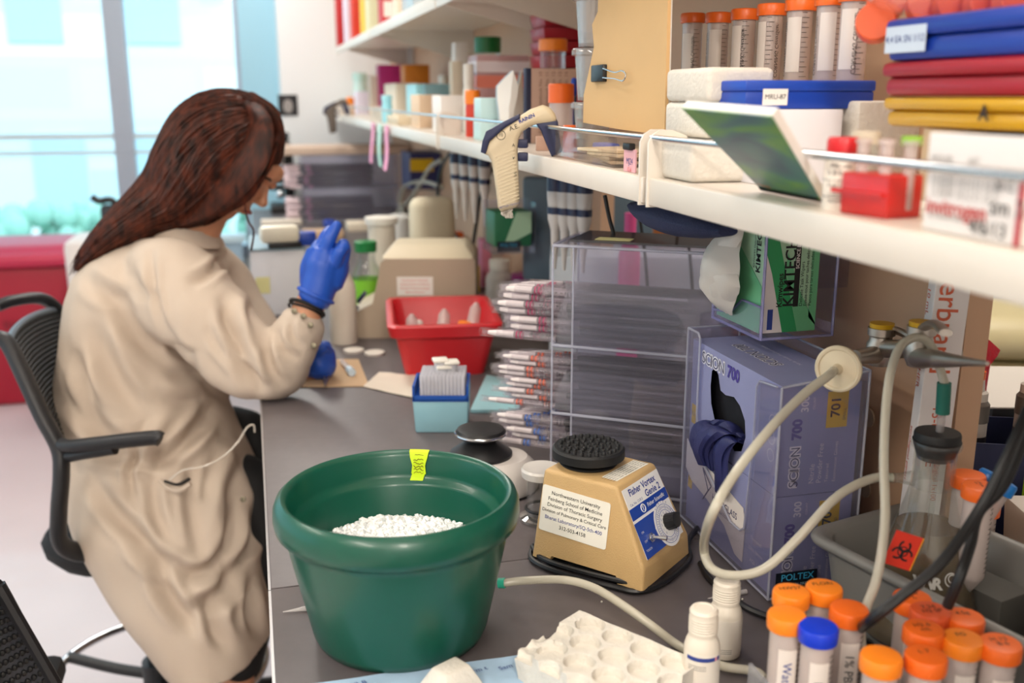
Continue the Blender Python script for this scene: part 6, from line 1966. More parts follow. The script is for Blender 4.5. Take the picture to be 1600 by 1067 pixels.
def person():
    root = thing('person', 'seated person with long brown hair, cream lab coat and blue gloves, one hand raised', 'person', at(240, 1000, d=2.1))
    root.location = Vector((-.12, 2.02, 0))
    R0 = root.location.copy()
    skin = mat('skin', '#c9906e', .5, sub=.12)
    coatm = mat('cream_cotton_coat', '#c2b2a2', .85, bump=.25, bump_scale=420, noise_amt=.02, noise_scale=5)
    # ---------- coat
    g = G()
    torso = [((246, 352), (322, 374), 2.10, .065), ((196, 374), (338, 396), 2.11, .155), ((150, 402), (345, 420), 2.11, .195), ((124, 452), (340, 462), 2.11, .205), ((108, 530), (335, 545), 2.10, .19), ((101, 610), (345, 622), 2.09, .175),
             ((104, 680), (362, 668), 2.08, .18), ((112, 740), (384, 718), 2.07, .19), ((134, 800), (404, 770), 2.06, .21), ((168, 860), (414, 842), 2.06, .205), ((208, 918), (419, 900), 2.06, .205), ((250, 972), (421, 955), 2.06, .20), ((286, 1014), (421, 988), 2.06, .195)]
    rings = []
    n = 96
    for i, (a, b, d, hd) in enumerate(torso): rings.append(ring_px(a, b, d, hd, n=n))
    # refine with interpolation
    fine = []
    for i in range(len(rings) - 1):
        for q in range(10):
            f = q / 10
            p0 = rings[max(i - 1, 0)]; p1 = rings[i]; p2 = rings[i + 1]; p3 = rings[min(i + 2, len(rings) - 1)]
            fine.append([0.5 * ((2 * p1[k]) + (p2[k] - p0[k]) * f + (2 * p0[k] - 5 * p1[k] + 4 * p2[k] - p3[k]) * f * f + (3 * p1[k] - p0[k] - 3 * p2[k] + p3[k]) * f ** 3) for k in range(n)])
    fine.append(rings[-1])
    g.loft(fine, coatm)
    # near sleeve
    sh = at(268, 440, d=1.99)
    limb(g, [(at(236, 420, d=2.05), .07), (at(272, 448, d=1.97), .094), (at(322, 500, d=1.915), .086), (at(372, 545, d=1.885), .070), (at(412, 572, d=1.88), .066), (at(434, 571, d=1.88), .062), (at(449, 549, d=1.875), .055), (at(465, 521, d=1.868), .048), (at(476, 499, d=1.864), .043)], coatm, 40, 8)
    # far sleeve
    limb(g, [(at(300, 410, d=2.20), .08), (at(335, 450, d=2.25), .085), (at(380, 510, d=2.22), .072), (at(420, 560, d=2.15), .060), (at(455, 575, d=2.10), .052), (at(486, 574, d=2.05), .042)], coatm, 30, 6)
    coat = fuse(g.done('lab_coat'), .0060, 3)
    # folds
    me = coat.data; co = [v.co.copy() for v in me.vertices]; nr = [v.normal.copy() for v in me.vertices]
    def pxof(p):
        v = p - CAM; dd = v.dot(FW); return 800 + F * v.dot(RT) / dd, 533.5 - F * v.dot(UP) / dd, dd
    # fold lines: start, end in the photo, amplitude (m, inward), width (px)
    folds = [((352, 470), (402, 606), -.012, 16), ((330, 520), (410, 610), -.008, 13), ((300, 440), (352, 398), -.007, 12), ((372, 470), (385, 520), .008, 16), ((236, 396), (262, 520), -.006, 9), ((262, 520), (300, 560), -.006, 14),
             ((180, 470), (250, 560), -.010, 20), ((150, 520), (215, 640), -.010, 20), ((120, 560), (160, 660), -.010, 16), ((105, 620), (200, 700), -.009, 18), ((120, 700), (300, 720), -.007, 16), ((250, 720), (330, 640), -.012, 16),
             ((215, 700), (206, 770), -.009, 9), ((238, 740), (262, 850), -.007, 14), ((200, 830), (290, 900), -.012, 20), ((290, 900), (345, 880), -.012, 18), ((345, 880), (372, 770), -.010, 16), ((150, 760), (235, 850), -.010, 18), ((240, 880), (300, 980), -.012, 18), ((300, 960), (380, 880), -.010, 20),
             ((380, 880), (398, 790), -.009, 14), ((330, 940), (350, 1010), -.010, 16), ((395, 900), (400, 990), -.008, 12), ((250, 600), (320, 600), .006, 18), ((130, 430), (200, 470), -.006, 18), ((310, 560), (380, 620), .007, 14),
             ((260, 650), (225, 730), .007, 16), ((430, 520), (462, 560), -.006, 9), ((415, 535), (440, 600), -.009, 11), ((455, 500), (470, 540), -.005, 8), ((200, 420), (238, 470), -.006, 14), ((360, 700), (330, 850), .008, 16), ((300, 730), (310, 860), -.006, 14)]
    out = []
    for p, nv in zip(co, nr):
        x, y, dd = pxof(p); disp = 0
        if nv.dot(FW) < .25:
            for (a, b, amp, wd) in folds:
                ax, ay = a; bx, by = b; lx, ly = bx - ax, by - ay; L2 = lx * lx + ly * ly
                s_ = max(0, min(1, ((x - ax) * lx + (y - ay) * ly) / L2)); cx_, cy_ = ax + lx * s_, ay + ly * s_
                # gentle bow
                bow = math.sin(PI * s_) * 7; L = math.sqrt(L2); cx_ += -ly / L * bow; cy_ += lx / L * bow
                q = ((x - cx_) ** 2 + (y - cy_) ** 2) / (wd * wd * .6)
                if q < 9: disp += 1.9 * amp * math.exp(-q) * (math.sin(PI * min(1, max(0, s_ * .9 + .05))) ** .5) - 1.9 * amp * .55 * math.exp(-(math.sqrt(q) - 1.6) ** 2 * 2.2) * math.sin(PI * s_)
        disp += .005 * noise.noise(Vector((p.x * 9 + p.z * 5, p.y * 9, p.z * 6))) + .0030 * noise.noise(Vector((p.x * 24, p.y * 24, p.z * 12 + p.x * 16)) + Vector((3, 1, 7)))
        # long folds running down the skirt
        if p.z < .78: disp += .006 * math.sin((p.x * .5 + p.y) * 48 + p.z * 12) * min(1, (.78 - p.z) * 5) * (.5 + .5 * noise.noise(p * 4))
        out.append(p + nv * disp)
    for v, p in zip(me.vertices, out): v.co = p - R0
    coat.parent = root
    # collar, cuff, pocket, buttons
    def P(x, y, d): return at(x, y, d=d) - R0
    g = G()
    rows = []
    for i in range(15):
        f = i / 14; a = -2.3 + f * 3.9
        c = (P(288, 358, 2.10)); ux = Vector((RT.x, RT.y, 0)); uy = Vector((FW.x, FW.y, 0)).normalized()
        base = c + ux * (.060 * math.cos(a)) + uy * (.070 * math.sin(a)) + Vector((0, 0, .012 - .022 * math.cos(a)))
        dirv = (ux * math.cos(a) + uy * math.sin(a))
        rows.append([base + Vector((0, 0, -.028)) + dirv * .020, base + Vector((0, 0, -.010)) + dirv * .012, base + Vector((0, 0, .006)) + dirv * .004, base + Vector((0, 0, .0)) - dirv * .006])
    g.sheet(rows, coatm, .003); g.done('collar', coat)
    g = G()
    pk = [P(258, 752, 1.862), P(278, 757, 1.855), P(296, 748, 1.853)]
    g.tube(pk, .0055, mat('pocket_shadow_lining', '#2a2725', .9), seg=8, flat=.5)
    g.tube([P(250, 750, 1.865), P(262, 762, 1.860), P(280, 766, 1.853), P(298, 756, 1.850)], .0045, coatm, seg=8)
    g.done('pocket', coat)
    sn = mat('brass_snap', '#77705f', .35, .8)
    for (x, y, d, nm) in ((380, 780, 1.905, 0), (460, 486, 1.826, 1), (474, 494, 1.820, 1), (485, 508, 1.824, 1), (490, 540, 1.832, 1)):
        g = G(); c = P(x, y, d); g.lathe([(0, 0), (.0058, 0), (.0052, .0022), (.003, .0028), (0, .0026)], sn, M=mat4(frame_from(-FW), c), seg=14); g.done('snap_button', coat)
    # ---------- body: head, neck, trunk, arms, legs in one surface
    g = G()
    HC = at(365, 250, d=2.09)
    # face frame: forward direction (down-right), up direction (back-up)
    fwd = (at(414, 297, d=2.085) - HC).normalized(); side = Vector((FW.x, FW.y, 0)).normalized(); side = (side - fwd * side.dot(fwd)).normalized(); upv = side.cross(fwd); 
    if upv.z < 0: upv = -upv
    HM = lambda f, u, s_: HC + fwd * f + upv * u + side * s_
    def ell(c, rf, ru, rs, nn=24):
        t = bmesh.new(); bmesh.ops.create_uvsphere(t, u_segments=nn, v_segments=nn // 2, radius=1)
        for v in t.verts: v.co = c + fwd * v.co.x * rf + upv * v.co.z * ru + side * v.co.y * rs
        g.add(t, skin)
    ell(HM(-.016, .022, 0), .094, .090, .075)            # cranium
    ell(HM(.028, -.030, 0), .062, .082, .060)            # face mass
    ell(HM(.048, -.088, 0), .030, .026, .030)            # chin
    ell(HM(.020, -.070, 0), .048, .034, .050)            # jaw
    ell(HM(.082, .036, 0), .018, .022, .046, 16)         # brow
    for s_ in (-1, 1):
        ell(HM(.070, -.018, .036 * s_), .020, .018, .020, 12)   # cheek
        ell(HM(-.005, -.005, .078 * s_), .017, .030, .008, 12)  # ear
    limb(g, [(HM(.084, .014, 0), .008), (HM(.098, -.010, 0), .009), (HM(.108, -.026, 0), .012)], skin, 12, 3)      # nose
    for s_ in (-1, 1): ell(HM(.095, -.030, .010 * s_), .009, .006, .006, 10)
    ell(HM(.086, -.056, 0), .012, .005, .021, 12); ell(HM(.084, -.066, 0), .012, .006, .018, 12)                  # lips
    limb(g, [(HM(-.02, -.04, 0), .056), (at(306, 345, d=2.10), .058), (at(270, 400, d=2.11), .065)], skin, 20, 5)   # neck
    limb(g, [(at(262, 400, d=2.11), .10), (at(225, 500, d=2.10), .12), (at(215, 640, d=2.09), .125), (at(235, 760, d=2.07), .14)], skin, 20, 5)
    # thighs and shins
    for dd, off in ((2.09, 0), (2.24, -72)):
        limb(g, [(at(235, 770 + off, d=dd), .070), (at(310, 760 + off, d=dd), .066), (at(390, 770 + off, d=dd), .056), (at(400, 850, d=dd), .050), (at(386, 960, d=dd + .04), .046), (at(372, 1050, d=dd + .07), .036), (at(376, 1100, d=dd + .08), .034)], skin, 16, 4)
    # arms
    wr = at(484, 477, d=1.862)
    limb(g, [(at(262, 430, d=2.04), .055), (at(320, 500, d=1.93), .046), (at(415, 566, d=1.885), .040), (at(450, 540, d=1.875), .038), (at(470, 508, d=1.865), .032), (wr, .028), (at(499, 455, d=1.86), .029)], skin, 18, 6)
    limb(g, [(at(295, 430, d=2.20), .055), (at(380, 510, d=2.22), .044), (at(430, 562, d=2.14), .036), (at(486, 574, d=2.05), .029), (at(498, 572, d=2.03), .030)], skin, 18, 6)
    body = fuse(g.done('body'), .0042, 2)
    for v in body.data.vertices: v.co -= R0
    body.parent = root
    # eyes, brows, lips
    eye = mat('eye_white', '#e8e4dc', .3); iris = mat('eye_iris', '#3a2a1c', .3); lipm = mat('lips', '#9c4a44', .45); hairm = mat('dark_brown_hair', '#2c1610', .45)
    for s_ in (-1, 1):
        g = G(); c = HM(.083, .008, .031 * s_) - R0; g.sph(c - fwd * .002, .0105, eye, 14); g.sph(c + fwd * .004 - upv * .003, .0060, iris, 10); g.done('eye', body)
        g = G(); g.sph(c + upv * .0035 - fwd * .0005, .0125, skin, 16); g.done('eyelid', body)
        g = G(); g.tube([c + fwd * .009 + side * k * .011 - upv * (.003 - .002 * k * k) - fwd * .004 * k * k for k in (-1, -.5, 0, .5, 1)], .0011, hairm, seg=5); g.done('eyelash', body)
        g = G(); g.tube([HM(.094, .026, .014 * s_) - R0, HM(.096, .030, .030 * s_) - R0, HM(.084, .026, .046 * s_) - R0], .003, hairm, seg=6); g.done('eyebrow', body)
    g = G(); g.tube([HM(.092, -.060, -.019) - R0, HM(.0985, -.0585, 0) - R0, HM(.092, -.060, .019) - R0], .0038, lipm, seg=8, taper=lambda t: .4 + .8 * math.sin(PI * t)); g.done('lips', body)
    # trousers
    g = G(); tm = mat('black_trousers', '#101012', .8)
    for dd, off in ((2.09, 0), (2.24, -72)):
        limb(g, [(at(240, 770 + off, d=dd), .080), (at(310, 760 + off, d=dd), .078), (at(392, 768 + off, d=dd), .070), (at(404, 850 + off * .5, d=dd), .064), (at(388, 960, d=dd + .04), .056), (at(373, 1040, d=dd + .06), .050)], tm, 18, 5)
    tr = fuse(g.done('trousers'), .009, 2)
    for v in tr.data.vertices: v.co -= R0
    tr.parent = root
    for dd in (2.14, 2.31):
        g = G(); c = at(376, 1105, d=dd); f = Vector((.97, .1, -.1)).normalized()
        limb(g, [(c - f * .05, .036), (c + f * .04 + Vector((0, 0, -.01)), .038), (c + f * .13 + Vector((0, 0, -.03)), .028), (c + f * .17 + Vector((0, 0, -.035)), .022)], BLACK, 14, 4)
        sh_ = g.done('shoe', root)
        for v in sh_.data.vertices: v.co -= R0
    # ---------- gloves
    gl = mat('bright_blue_nitrile', '#1c4fb4', .42, bump=.25, bump_scale=60)
    g = G()
    D = 1.855
    # palm: from wrist to knuckles; back of the hand towards the viewer
    limb(g, [(at(489, 470, d=D), .030), (at(494, 460, d=D), .033), (at(501, 436, d=D), .034), (at(505, 415, d=D), .036), (at(510, 398, d=D), .032), (at(513, 390, d=D), .024)], gl, 24, 6)
    limb(g, [(at(488, 445, d=D + .01), .024), (at(492, 420, d=D + .01), .028), (at(500, 396, d=D + .01), .026)], gl, 16, 5)
    limb(g, [(at(516, 445, d=D + .005), .024), (at(523, 420, d=D + .005), .027), (at(526, 400, d=D), .024)], gl, 16, 5)
    fr = .0105
    # index pointing up-right
    limb(g, [(at(507, 398, d=D - .012), .014), (at(513, 378, d=D - .02), .0128), (at(521, 362, d=D - .02), .0112), (at(528, 350, d=D - .016), .0092)], gl, 14, 5)
    # middle finger behind, slightly lower
    limb(g, [(at(500, 402, d=D + .010), .014), (at(504, 382, d=D + .012), .0125), (at(509, 368, d=D + .016), .0110), (at(517, 358, d=D + .030), .0090)], gl, 14, 5)
    # ring and little fingers, bent forward
    limb(g, [(at(492, 410, d=D + .018), .0135), (at(492, 392, d=D + .026), .0115), (at(501, 379, d=D + .045), .0100), (at(514, 376, d=D + .055), .0088)], gl, 14, 5)
    limb(g, [(at(486, 420, d=D + .026), .0120), (at(485, 402, d=D + .038), .0100), (at(494, 392, d=D + .055), .0090), (at(505, 390, d=D + .063), .0080)], gl, 14, 5)
    # thumb from the side of the palm, bent up
    limb(g, [(at(523, 430, d=D + .0), .018), (at(533, 408, d=D - .006), .0145), (at(538, 390, d=D - .008), .0125), (at(536, 378, d=D - .008), .0105)], gl, 14, 5)
    limb(g, [(at(524, 412, d=D - .015), .0135), (at(531, 394, d=D - .028), .012), (at(540, 384, d=D - .022), .0105)], gl, 14, 5)
    glove = fuse(g.done('glove'), .0026, 1)
    for v in glove.data.vertices: v.co -= R0
    glove.parent = root
    g = G(); ax = (at(505, 440, d=D) - at(482, 492, d=D)).normalized()
    g.torus((0, 0, 0), .0335, .0040, gl, M=mat4(frame_from(ax), at(493.5, 461.5, d=D) - R0), seg=40); g.done('glove_cuff', glove)
    # hair tie on the wrist
    g = G(); g.torus((0, 0, 0), .0330, .0036, mat('black_hair_tie', '#16120f', .8), M=mat4(frame_from(ax + Vector((.0, .25, -.12))), at(480, 481, d=1.862) - R0), seg=48, rs=10); g.torus((0, 0, 0), .0325, .0022, mat('black_hair_tie', '#16120f', .8), M=mat4(frame_from(ax + Vector((.0, .30, -.02))), at(477, 486, d=1.862) - R0), seg=48, rs=8)
    g.done('hair_tie', body)
    # small white tube held at the fingertip
    # far hand
    g = G(); D2 = 2.02
    limb(g, [(at(487, 574, d=D2), .028), (at(500, 567, d=D2), .036), (at(508, 558, d=D2), .030)], gl, 20, 5)
    for i, (a, b, c) in enumerate((((500, 545), (508, 540), (514, 548)), ((506, 552), (515, 550), (516, 560)), ((506, 562), (515, 562), (513, 571)), ((503, 571), (511, 573), (508, 580)))):
        limb(g, [(at(*a, d=D2 + .01 * i), .0125), (at(*b, d=D2 - .01 + .01 * i), .0115), (at(*c, d=D2 - .02 + .01 * i), .009)], gl, 12, 4)
    limb(g, [(at(493, 556, d=D2 - .02), .014), (at(500, 545, d=D2 - .035), .012), (at(509, 543, d=D2 - .035), .009)], gl, 12, 4)
    g2 = fuse(g.done('glove'), .0032, 2)
    for v in g2.data.vertices: v.co -= R0
    g2.parent = root
    # ---------- hair
    rnd = random.Random(12)
    g = G(); hm = bpy.data.materials.new('brown_hair'); hm.use_nodes = True
    nt = hm.node_tree; p = nt.nodes['Principled BSDF']; p.inputs['Roughness'].default_value = .45; p.inputs['Specular IOR Level'].default_value = .22
    oi = nt.nodes.new('ShaderNodeTexCoord'); nz = nt.nodes.new('ShaderNodeTexNoise'); nz.inputs['Scale'].default_value = 75; nz.inputs['Detail'].default_value = 3
    cr = nt.nodes.new('ShaderNodeValToRGB'); cr.color_ramp.elements[0].position = .35; cr.color_ramp.elements[0].color = hexc('#220f0a'); cr.color_ramp.elements[1].position = .7; cr.color_ramp.elements[1].color = hexc('#57291a')
    mp = nt.nodes.new('ShaderNodeMapping'); mp.inputs['Scale'].default_value = (1, 1, .3)
    nt.links.new(oi.outputs['Object'], mp.inputs[0]); nt.links.new(mp.outputs[0], nz.inputs['Vector']); nt.links.new(nz.outputs['Fac'], cr.inputs[0]); nt.links.new(cr.outputs[0], p.inputs['Base Color'])
    # base mass: sections from the crown down the back to the tips, (left/top edge, right/bottom edge, depth, half depth)
    sec = [((392, 147), (440, 212), 2.085, .055), ((362, 141), (439, 240), 2.085, .085), ((322, 144), (428, 262), 2.085, .100), ((288, 164), (398, 290), 2.085, .108), ((266, 192), (372, 318), 2.085, .110), ((250, 226), (344, 338), 2.085, .108),
           ((236, 262), (322, 350), 2.085, .104), ((214, 292), (284, 356), 2.08, .10), ((190, 318), (250, 366), 2.07, .095), ((166, 344), (214, 382), 2.06, .085), ((146, 368), (184, 402), 2.05, .07), ((130, 392), (160, 416), 2.045, .055), ((120, 412), (138, 424), 2.04, .035)]
    rings = [ring_px(a, b, d, hd, n=48, sq=2.1) for a, b, d, hd in sec]
    fine = []; n = 48
    for i in range(len(rings) - 1):
        for q in range(6):
            f = q / 6; p0 = rings[max(i - 1, 0)]; p1 = rings[i]; p2 = rings[i + 1]; p3 = rings[min(i + 2, len(rings) - 1)]
            fine.append([0.5 * ((2 * p1[k]) + (p2[k] - p0[k]) * f + (2 * p0[k] - 5 * p1[k] + 4 * p2[k] - p3[k]) * f * f + (3 * p1[k] - p0[k] - 3 * p2[k] + p3[k]) * f ** 3) for k in range(n)])
    fine.append(rings[-1])
    g.loft([[v - R0 for v in r] for r in fine], hm)
    # strands that follow the same surface, slightly outside it
    N = len(fine)
    for s in range(420):
        k0 = rnd.uniform(0, n); i0 = int(rnd.uniform(0, N * .35)); i1 = int(rnd.uniform(N * .72, N - 1)) if rnd.random() < .75 else int(rnd.uniform(N * .45, N * .8))
        pts = []; wob = rnd.uniform(-2.5, 2.5); ph = rnd.uniform(0, 6)
        for i in range(i0, i1 + 1, 5):
            kk = (k0 + wob * math.sin(i * .06 + ph)) % n; a = int(kk); f = kk - a
            q = fine[i][a] * (1 - f) + fine[i][(a + 1) % n] * f; c = sum(fine[i], Vector()) / n
            pts.append(q + (q - c).normalized() * rnd.uniform(.0005, .0035) - R0)
        if len(pts) < 3: continue
        e = pts[-1] + (pts[-1] - pts[-2]).normalized() * rnd.uniform(.0, .035); pts.append(e)
        rr = rnd.uniform(.0016, .0042)
        g.tube(pts, rr, hm, seg=5, n=3, taper=lambda t: max(.12, math.sin(PI * min(1, .12 + t * .88)) ** .6))
    # lock over the temple and cheek, falling in front of the shoulder
    for s in range(170):
        o = rnd.uniform(-1, .5); e_ = .035 * o * o - .004
        pts = [at(390 + o * 24, 152 + abs(o) * 6, d=2.03), at(412 + o * 25, 194 + o * 6, d=1.99 + e_ * 1.6), at(398 + o * 36, 248 + o * 8, d=1.975 + e_), at(362 + o * 40, 300 + o * 4, d=1.98 + e_), at(322 + o * 30, 334 + o * 4, d=2.0 + e_), at(285 + o * 22, 352, d=2.01 + e_)]
        g.tube([q - R0 for q in pts], rnd.uniform(.003, .006), hm, seg=5, n=4, taper=lambda t: max(.15, math.sin(PI * min(1, .1 + t * .9)) ** .5))
    for s in range(90):
        o, q_ = rnd.uniform(-1, 1), rnd.uniform(0, 1); dz = 2.085 + (q_ - .5) * .13; bw = abs(q_ - .5) * 26
        pts = [at(385 + o * 10, 145 + bw * .3, d=dz), at(424 + o * 7 - bw * .4, 170 + bw * .3, d=dz), at(439 + o * 3 - bw * .3, 208, d=dz), at(430 + o * 6 - bw * .4, 236, d=dz - .02), at(404 + o * 10, 272, d=2.0), at(376 + o * 12, 312, d=1.99), at(335 + o * 10, 338, d=2.0)]
        g.tube([q - R0 for q in pts], rnd.uniform(.0035, .0065), hm, seg=5, n=4, taper=lambda t: max(.15, math.sin(PI * min(1, .15 + t * .85)) ** .5))
    for s in range(4):
        o = rnd.uniform(-1, 1)
        pts = [at(388 + o * 4, 285, d=2.0), at(381 + o * 4, 320, d=1.99), at(386 + o * 4, 345, d=1.99), at(395 + o * 3, 362, d=1.99), at(390 + o * 5, 392, d=2.0)]
        g.tube([q - R0 for q in pts], .0013, hm, seg=5, n=4)
    g.done('hair', root, angle=60)
    # earphone cable from the pocket
    cb = clear('pale_cable', '#f0ece8', .7, '#e4dcd0')
    g = G(); g.tube([P(265, 750, 1.85), P(285, 735, 1.84), P(320, 728, 1.845), P(350, 712, 1.86), P(372, 690, 1.87), P(386, 668, 1.88), P(396, 664, 1.885), P(398, 675, 1.89)], .0018, cb, seg=6); g.done('earphone_cable', root)


person()


# ================================================================== CHAIRS
def chair():
    dk = mat('charcoal_plastic', '#1b1c20', .45); msh = mat('dark_perforated_back', '#26282e', .55); fab = mat('black_seat_fabric', '#15161a', .85, bump=.2, bump_scale=300)
    base = at(252, 1055, d=2.30); base.z = 0
    root = thing('drafting_chair', 'tall black drafting chair the person sits on, with chrome foot ring', 'chair', base)
    Q = lambda x, y, d: at(x, y, d=d) - base
    # curved back panel
    rows = []; N = 14
    nl, nb = (14, 532, 1.86), (100, 700, 1.90); fl, fb = (92, 482, 2.22), (168, 640, 2.24)
    ml, mb = (40, 500, 2.02), (120, 672, 2.06)
    for i in range(N):
        u = i / (N - 1); r = []
        for j in range(N):
            v = j / (N - 1)
            def top(t_): return tuple((1 - t_) ** 2 * nl[q] + 2 * t_ * (1 - t_) * (ml[q] * 2 - (nl[q] + fl[q]) / 2) + t_ ** 2 * fl[q] for q in range(3))
            def bot(t_): return tuple((1 - t_) ** 2 * nb[q] + 2 * t_ * (1 - t_) * (mb[q] * 2 - (nb[q] + fb[q]) / 2) + t_ ** 2 * fb[q] for q in range(3))
            a, b = top(v), bot(v)
            r.append(Q(*[a[q] * (1 - u) + b[q] * u for q in range(3)]))
        rows.append(r)
    g = G(); g.sheet(rows, msh, .008); bk = g.done('backrest', root)
    g = G(); rim = [rows[0][j] for j in range(N)]; g.tube(rim, .007, mat('grey_blue_rim', '#5a6470', .4), seg=8); g.done('rim', bk)
    g = G()
    for i in range(1, N * 2 - 2):
        for j in range(1, N * 2 - 2):
            u, v = i / (N * 2 - 2) * (N - 1), j / (N * 2 - 2) * (N - 1)
            a, b = int(u), int(v); fu, fv = u - a, v - b
            a1, b1 = min(a + 1, N - 1), min(b + 1, N - 1)
            p = (rows[a][b] * (1 - fv) + rows[a][b1] * fv) * (1 - fu) + (rows[a1][b] * (1 - fv) + rows[a1][b1] * fv) * fu
            g.sph(p, .0052, BLACK, 6)
    o = g.done('perforation', bk); o['kind'] = 'stuff'
    # near frame: from the top corner down to the seat
    g = G(); g.tube([Q(-6, 528, 1.85), Q(12, 536, 1.85), Q(34, 580, 1.84), Q(66, 650, 1.83), Q(92, 700, 1.83), Q(96, 740, 1.83), Q(92, 800, 1.84), Q(94, 845, 1.86), Q(120, 862, 1.9), Q(165, 860, 1.95)], .020, dk, seg=14, flat=.75); g.done('side_frame', root)
    g = G(); g.tube([Q(-4, 478, 2.1), Q(20, 470, 2.12), Q(60, 466, 2.16), Q(84, 478, 2.2), Q(94, 500, 2.23), Q(130, 570, 2.25), Q(160, 640, 2.27), Q(165, 760, 2.28), Q(150, 840, 2.2)], .016, dk, seg=12, flat=.8); g.done('side_frame', root)
    # armrests
    g = G(); g.tube([Q(94, 694, 1.83), Q(110, 698, 1.815), Q(150, 694, 1.80), Q(200, 688, 1.79), Q(242, 684, 1.785), Q(250, 686, 1.785)], .017, dk, seg=14, flat=.8); g.tube([Q(95, 715, 1.83), Q(130, 708, 1.815), Q(180, 700, 1.80)], .012, dk, seg=10); g.done('armrest', root)
    g = G(); g.tube([Q(160, 690, 2.30), Q(210, 690, 2.32), Q(300, 688, 2.34)], .017, dk, seg=12); g.done('armrest', root)
    # seat
    c = (Q(190, 845, 2.06) + Q(175, 845, 2.06)) / 2
    g = G()
    def rr(l, w_, r, z, off=0, n=6):
        out = []
        for cx, cy, a0 in ((l / 2 - r, w_ / 2 - r, 0), (-l / 2 + r, w_ / 2 - r, PI / 2), (-l / 2 + r, -w_ / 2 + r, PI), (l / 2 - r, -w_ / 2 + r, 1.5 * PI)):
            for k in range(n): out.append(Vector((cx + r * math.cos(a0 + k * PI / 2 / (n - 1)), cy + r * math.sin(a0 + k * PI / 2 / (n - 1)), z)))
        return out
    sz = at(180, 858, d=2.06).z
    M = Matrix.Translation((0.03, .0, sz)) @ Matrix.Rotation(-.15, 4, 'Z')
    g.loft([rr(.30, .32, .10, -.045), rr(.40, .42, .14, -.035), rr(.44, .46, .16, -.012), rr(.445, .465, .16, .006), rr(.42, .44, .15, .022), rr(.34, .36, .12, .028)], fab, M)
    g.done('seat', root)
    g = G(); g.cyl((0, 0, .08), (0, 0, sz - .04), .026, dk, seg=20); g.cyl((0, 0, sz - .09), (0, 0, sz - .04), .06, dk, seg=20); g.done('column', root)
    # foot ring and hub
    fz = at(250, 990, d=2.30).z
    fz = .20
    g = G(); g.torus((0, 0, fz), .235, .010, CHROME, seg=64, rs=12); g.done('foot_ring', root)
    g = G()
    for k in range(3):
        a = .6 + k * 2 * PI / 3; g.tube([(0, 0, fz - .02), (.12 * math.cos(a), .12 * math.sin(a), fz - .015), (.235 * math.cos(a), .235 * math.sin(a), fz)], .013, dk, seg=10)
    g.cyl((0, 0, fz - .06), (0, 0, fz + .02), .04, dk, seg=20); g.done('ring_hub', root)
    for k in range(5):
        a = .3 + k * 2 * PI / 5; ca, sa = math.cos(a), math.sin(a)
        g = G(); g.tube([(.02 * ca, .02 * sa, .11), (.18 * ca, .18 * sa, .085), (.33 * ca, .33 * sa, .065)], .020, dk, seg=10, taper=lambda t: 1.1 - .4 * t); leg = g.done('leg', root)
        g = G(); g.cyl((.33 * ca - .018 * sa, .33 * sa + .018 * ca, .028), (.33 * ca + .018 * sa, .33 * sa - .018 * ca, .028), .028, BLACK, seg=18); g.cyl((.33 * ca, .33 * sa, .03), (.33 * ca, .33 * sa, .06), .008, dk); g.done('caster', leg)


chair()


def near_chair():
    dk = mat('charcoal_plastic', '#1b1c20', .45)
    base = at(-60, 1300, d=1.6); base.z = 0
    root = thing('drafting_chair', 'black perforated chair back cut off at the lower left corner of the photo', 'chair', base)
    Q = lambda x, y, d: at(x, y, d=d) - base
    rows = []; N = 10
    tl, tr_, bl, br_ = (-90, 930, 1.30), (-2, 915, 1.38), (-60, 1290, 1.33), (128, 1140, 1.45)
    for i in range(N):
        u = i / (N - 1); r = []
        for j in range(N):
            v = j / (N - 1); q = [(tl[k] * (1 - v) + tr_[k] * v) * (1 - u) + (bl[k] * (1 - v) + br_[k] * v) * u for k in range(3)]
            q[2] += .04 * math.sin(PI * v); r.append(Q(*q))
        rows.append(r)
    g = G(); g.sheet(rows, mat('dark_perforated_back', '#26282e', .55), .012); bk = g.done('backrest', root)
    g = G(); g.tube([r[-1] for r in rows], .009, dk, seg=8); g.tube(rows[0], .009, dk, seg=8); g.done('rim', bk)
    g = G()
    for i in range(1, 19):
        for j in range(1, 15):
            u, v = i / 19 * (N - 1), j / 15 * (N - 1); a, b = int(u), int(v); fu, fv = u - a, v - b
            p = (rows[a][b] * (1 - fv) + rows[a][b + 1] * fv) * (1 - fu) + (rows[a + 1][b] * (1 - fv) + rows[a + 1][b + 1] * fv) * fu
            g.sph(p - FW * .002, .0045, BLACK, 6)
    o = g.done('perforation', bk); o['kind'] = 'stuff'
    z = rows[-1][5].z
    c = (rows[-1][0] + rows[-1][-1]) / 2
    sx, sy = -.06, -.04
    g = G(); g.box((sx, sy, z - .02), (.42, .42, .05), mat('black_seat_fabric', '#15161a', .85), .02); g.done('seat', root)
    g = G(); g.tube([c, c + Vector((0, 0, -.04)), (sx, sy, z - .05)], .02, dk, seg=10); g.cyl((sx, sy, .1), (sx, sy, z - .04), .026, dk); g.done('column', root)
    for k in range(5):
        a = .1 + k * 2 * PI / 5; ca, sa = math.cos(a), math.sin(a)
        g = G(); g.tube([(sx, sy, .11), (sx + .17 * ca, sy + .17 * sa, .085), (sx + .30 * ca, sy + .30 * sa, .06)], .018, dk, seg=10); leg = g.done('leg', root)
        g = G(); g.cyl((sx + .30 * ca - .018 * sa, sy + .30 * sa + .018 * ca, .028), (sx + .30 * ca + .018 * sa, sy + .30 * sa - .018 * ca, .028), .028, BLACK, seg=18); g.done('caster', leg)


near_chair()


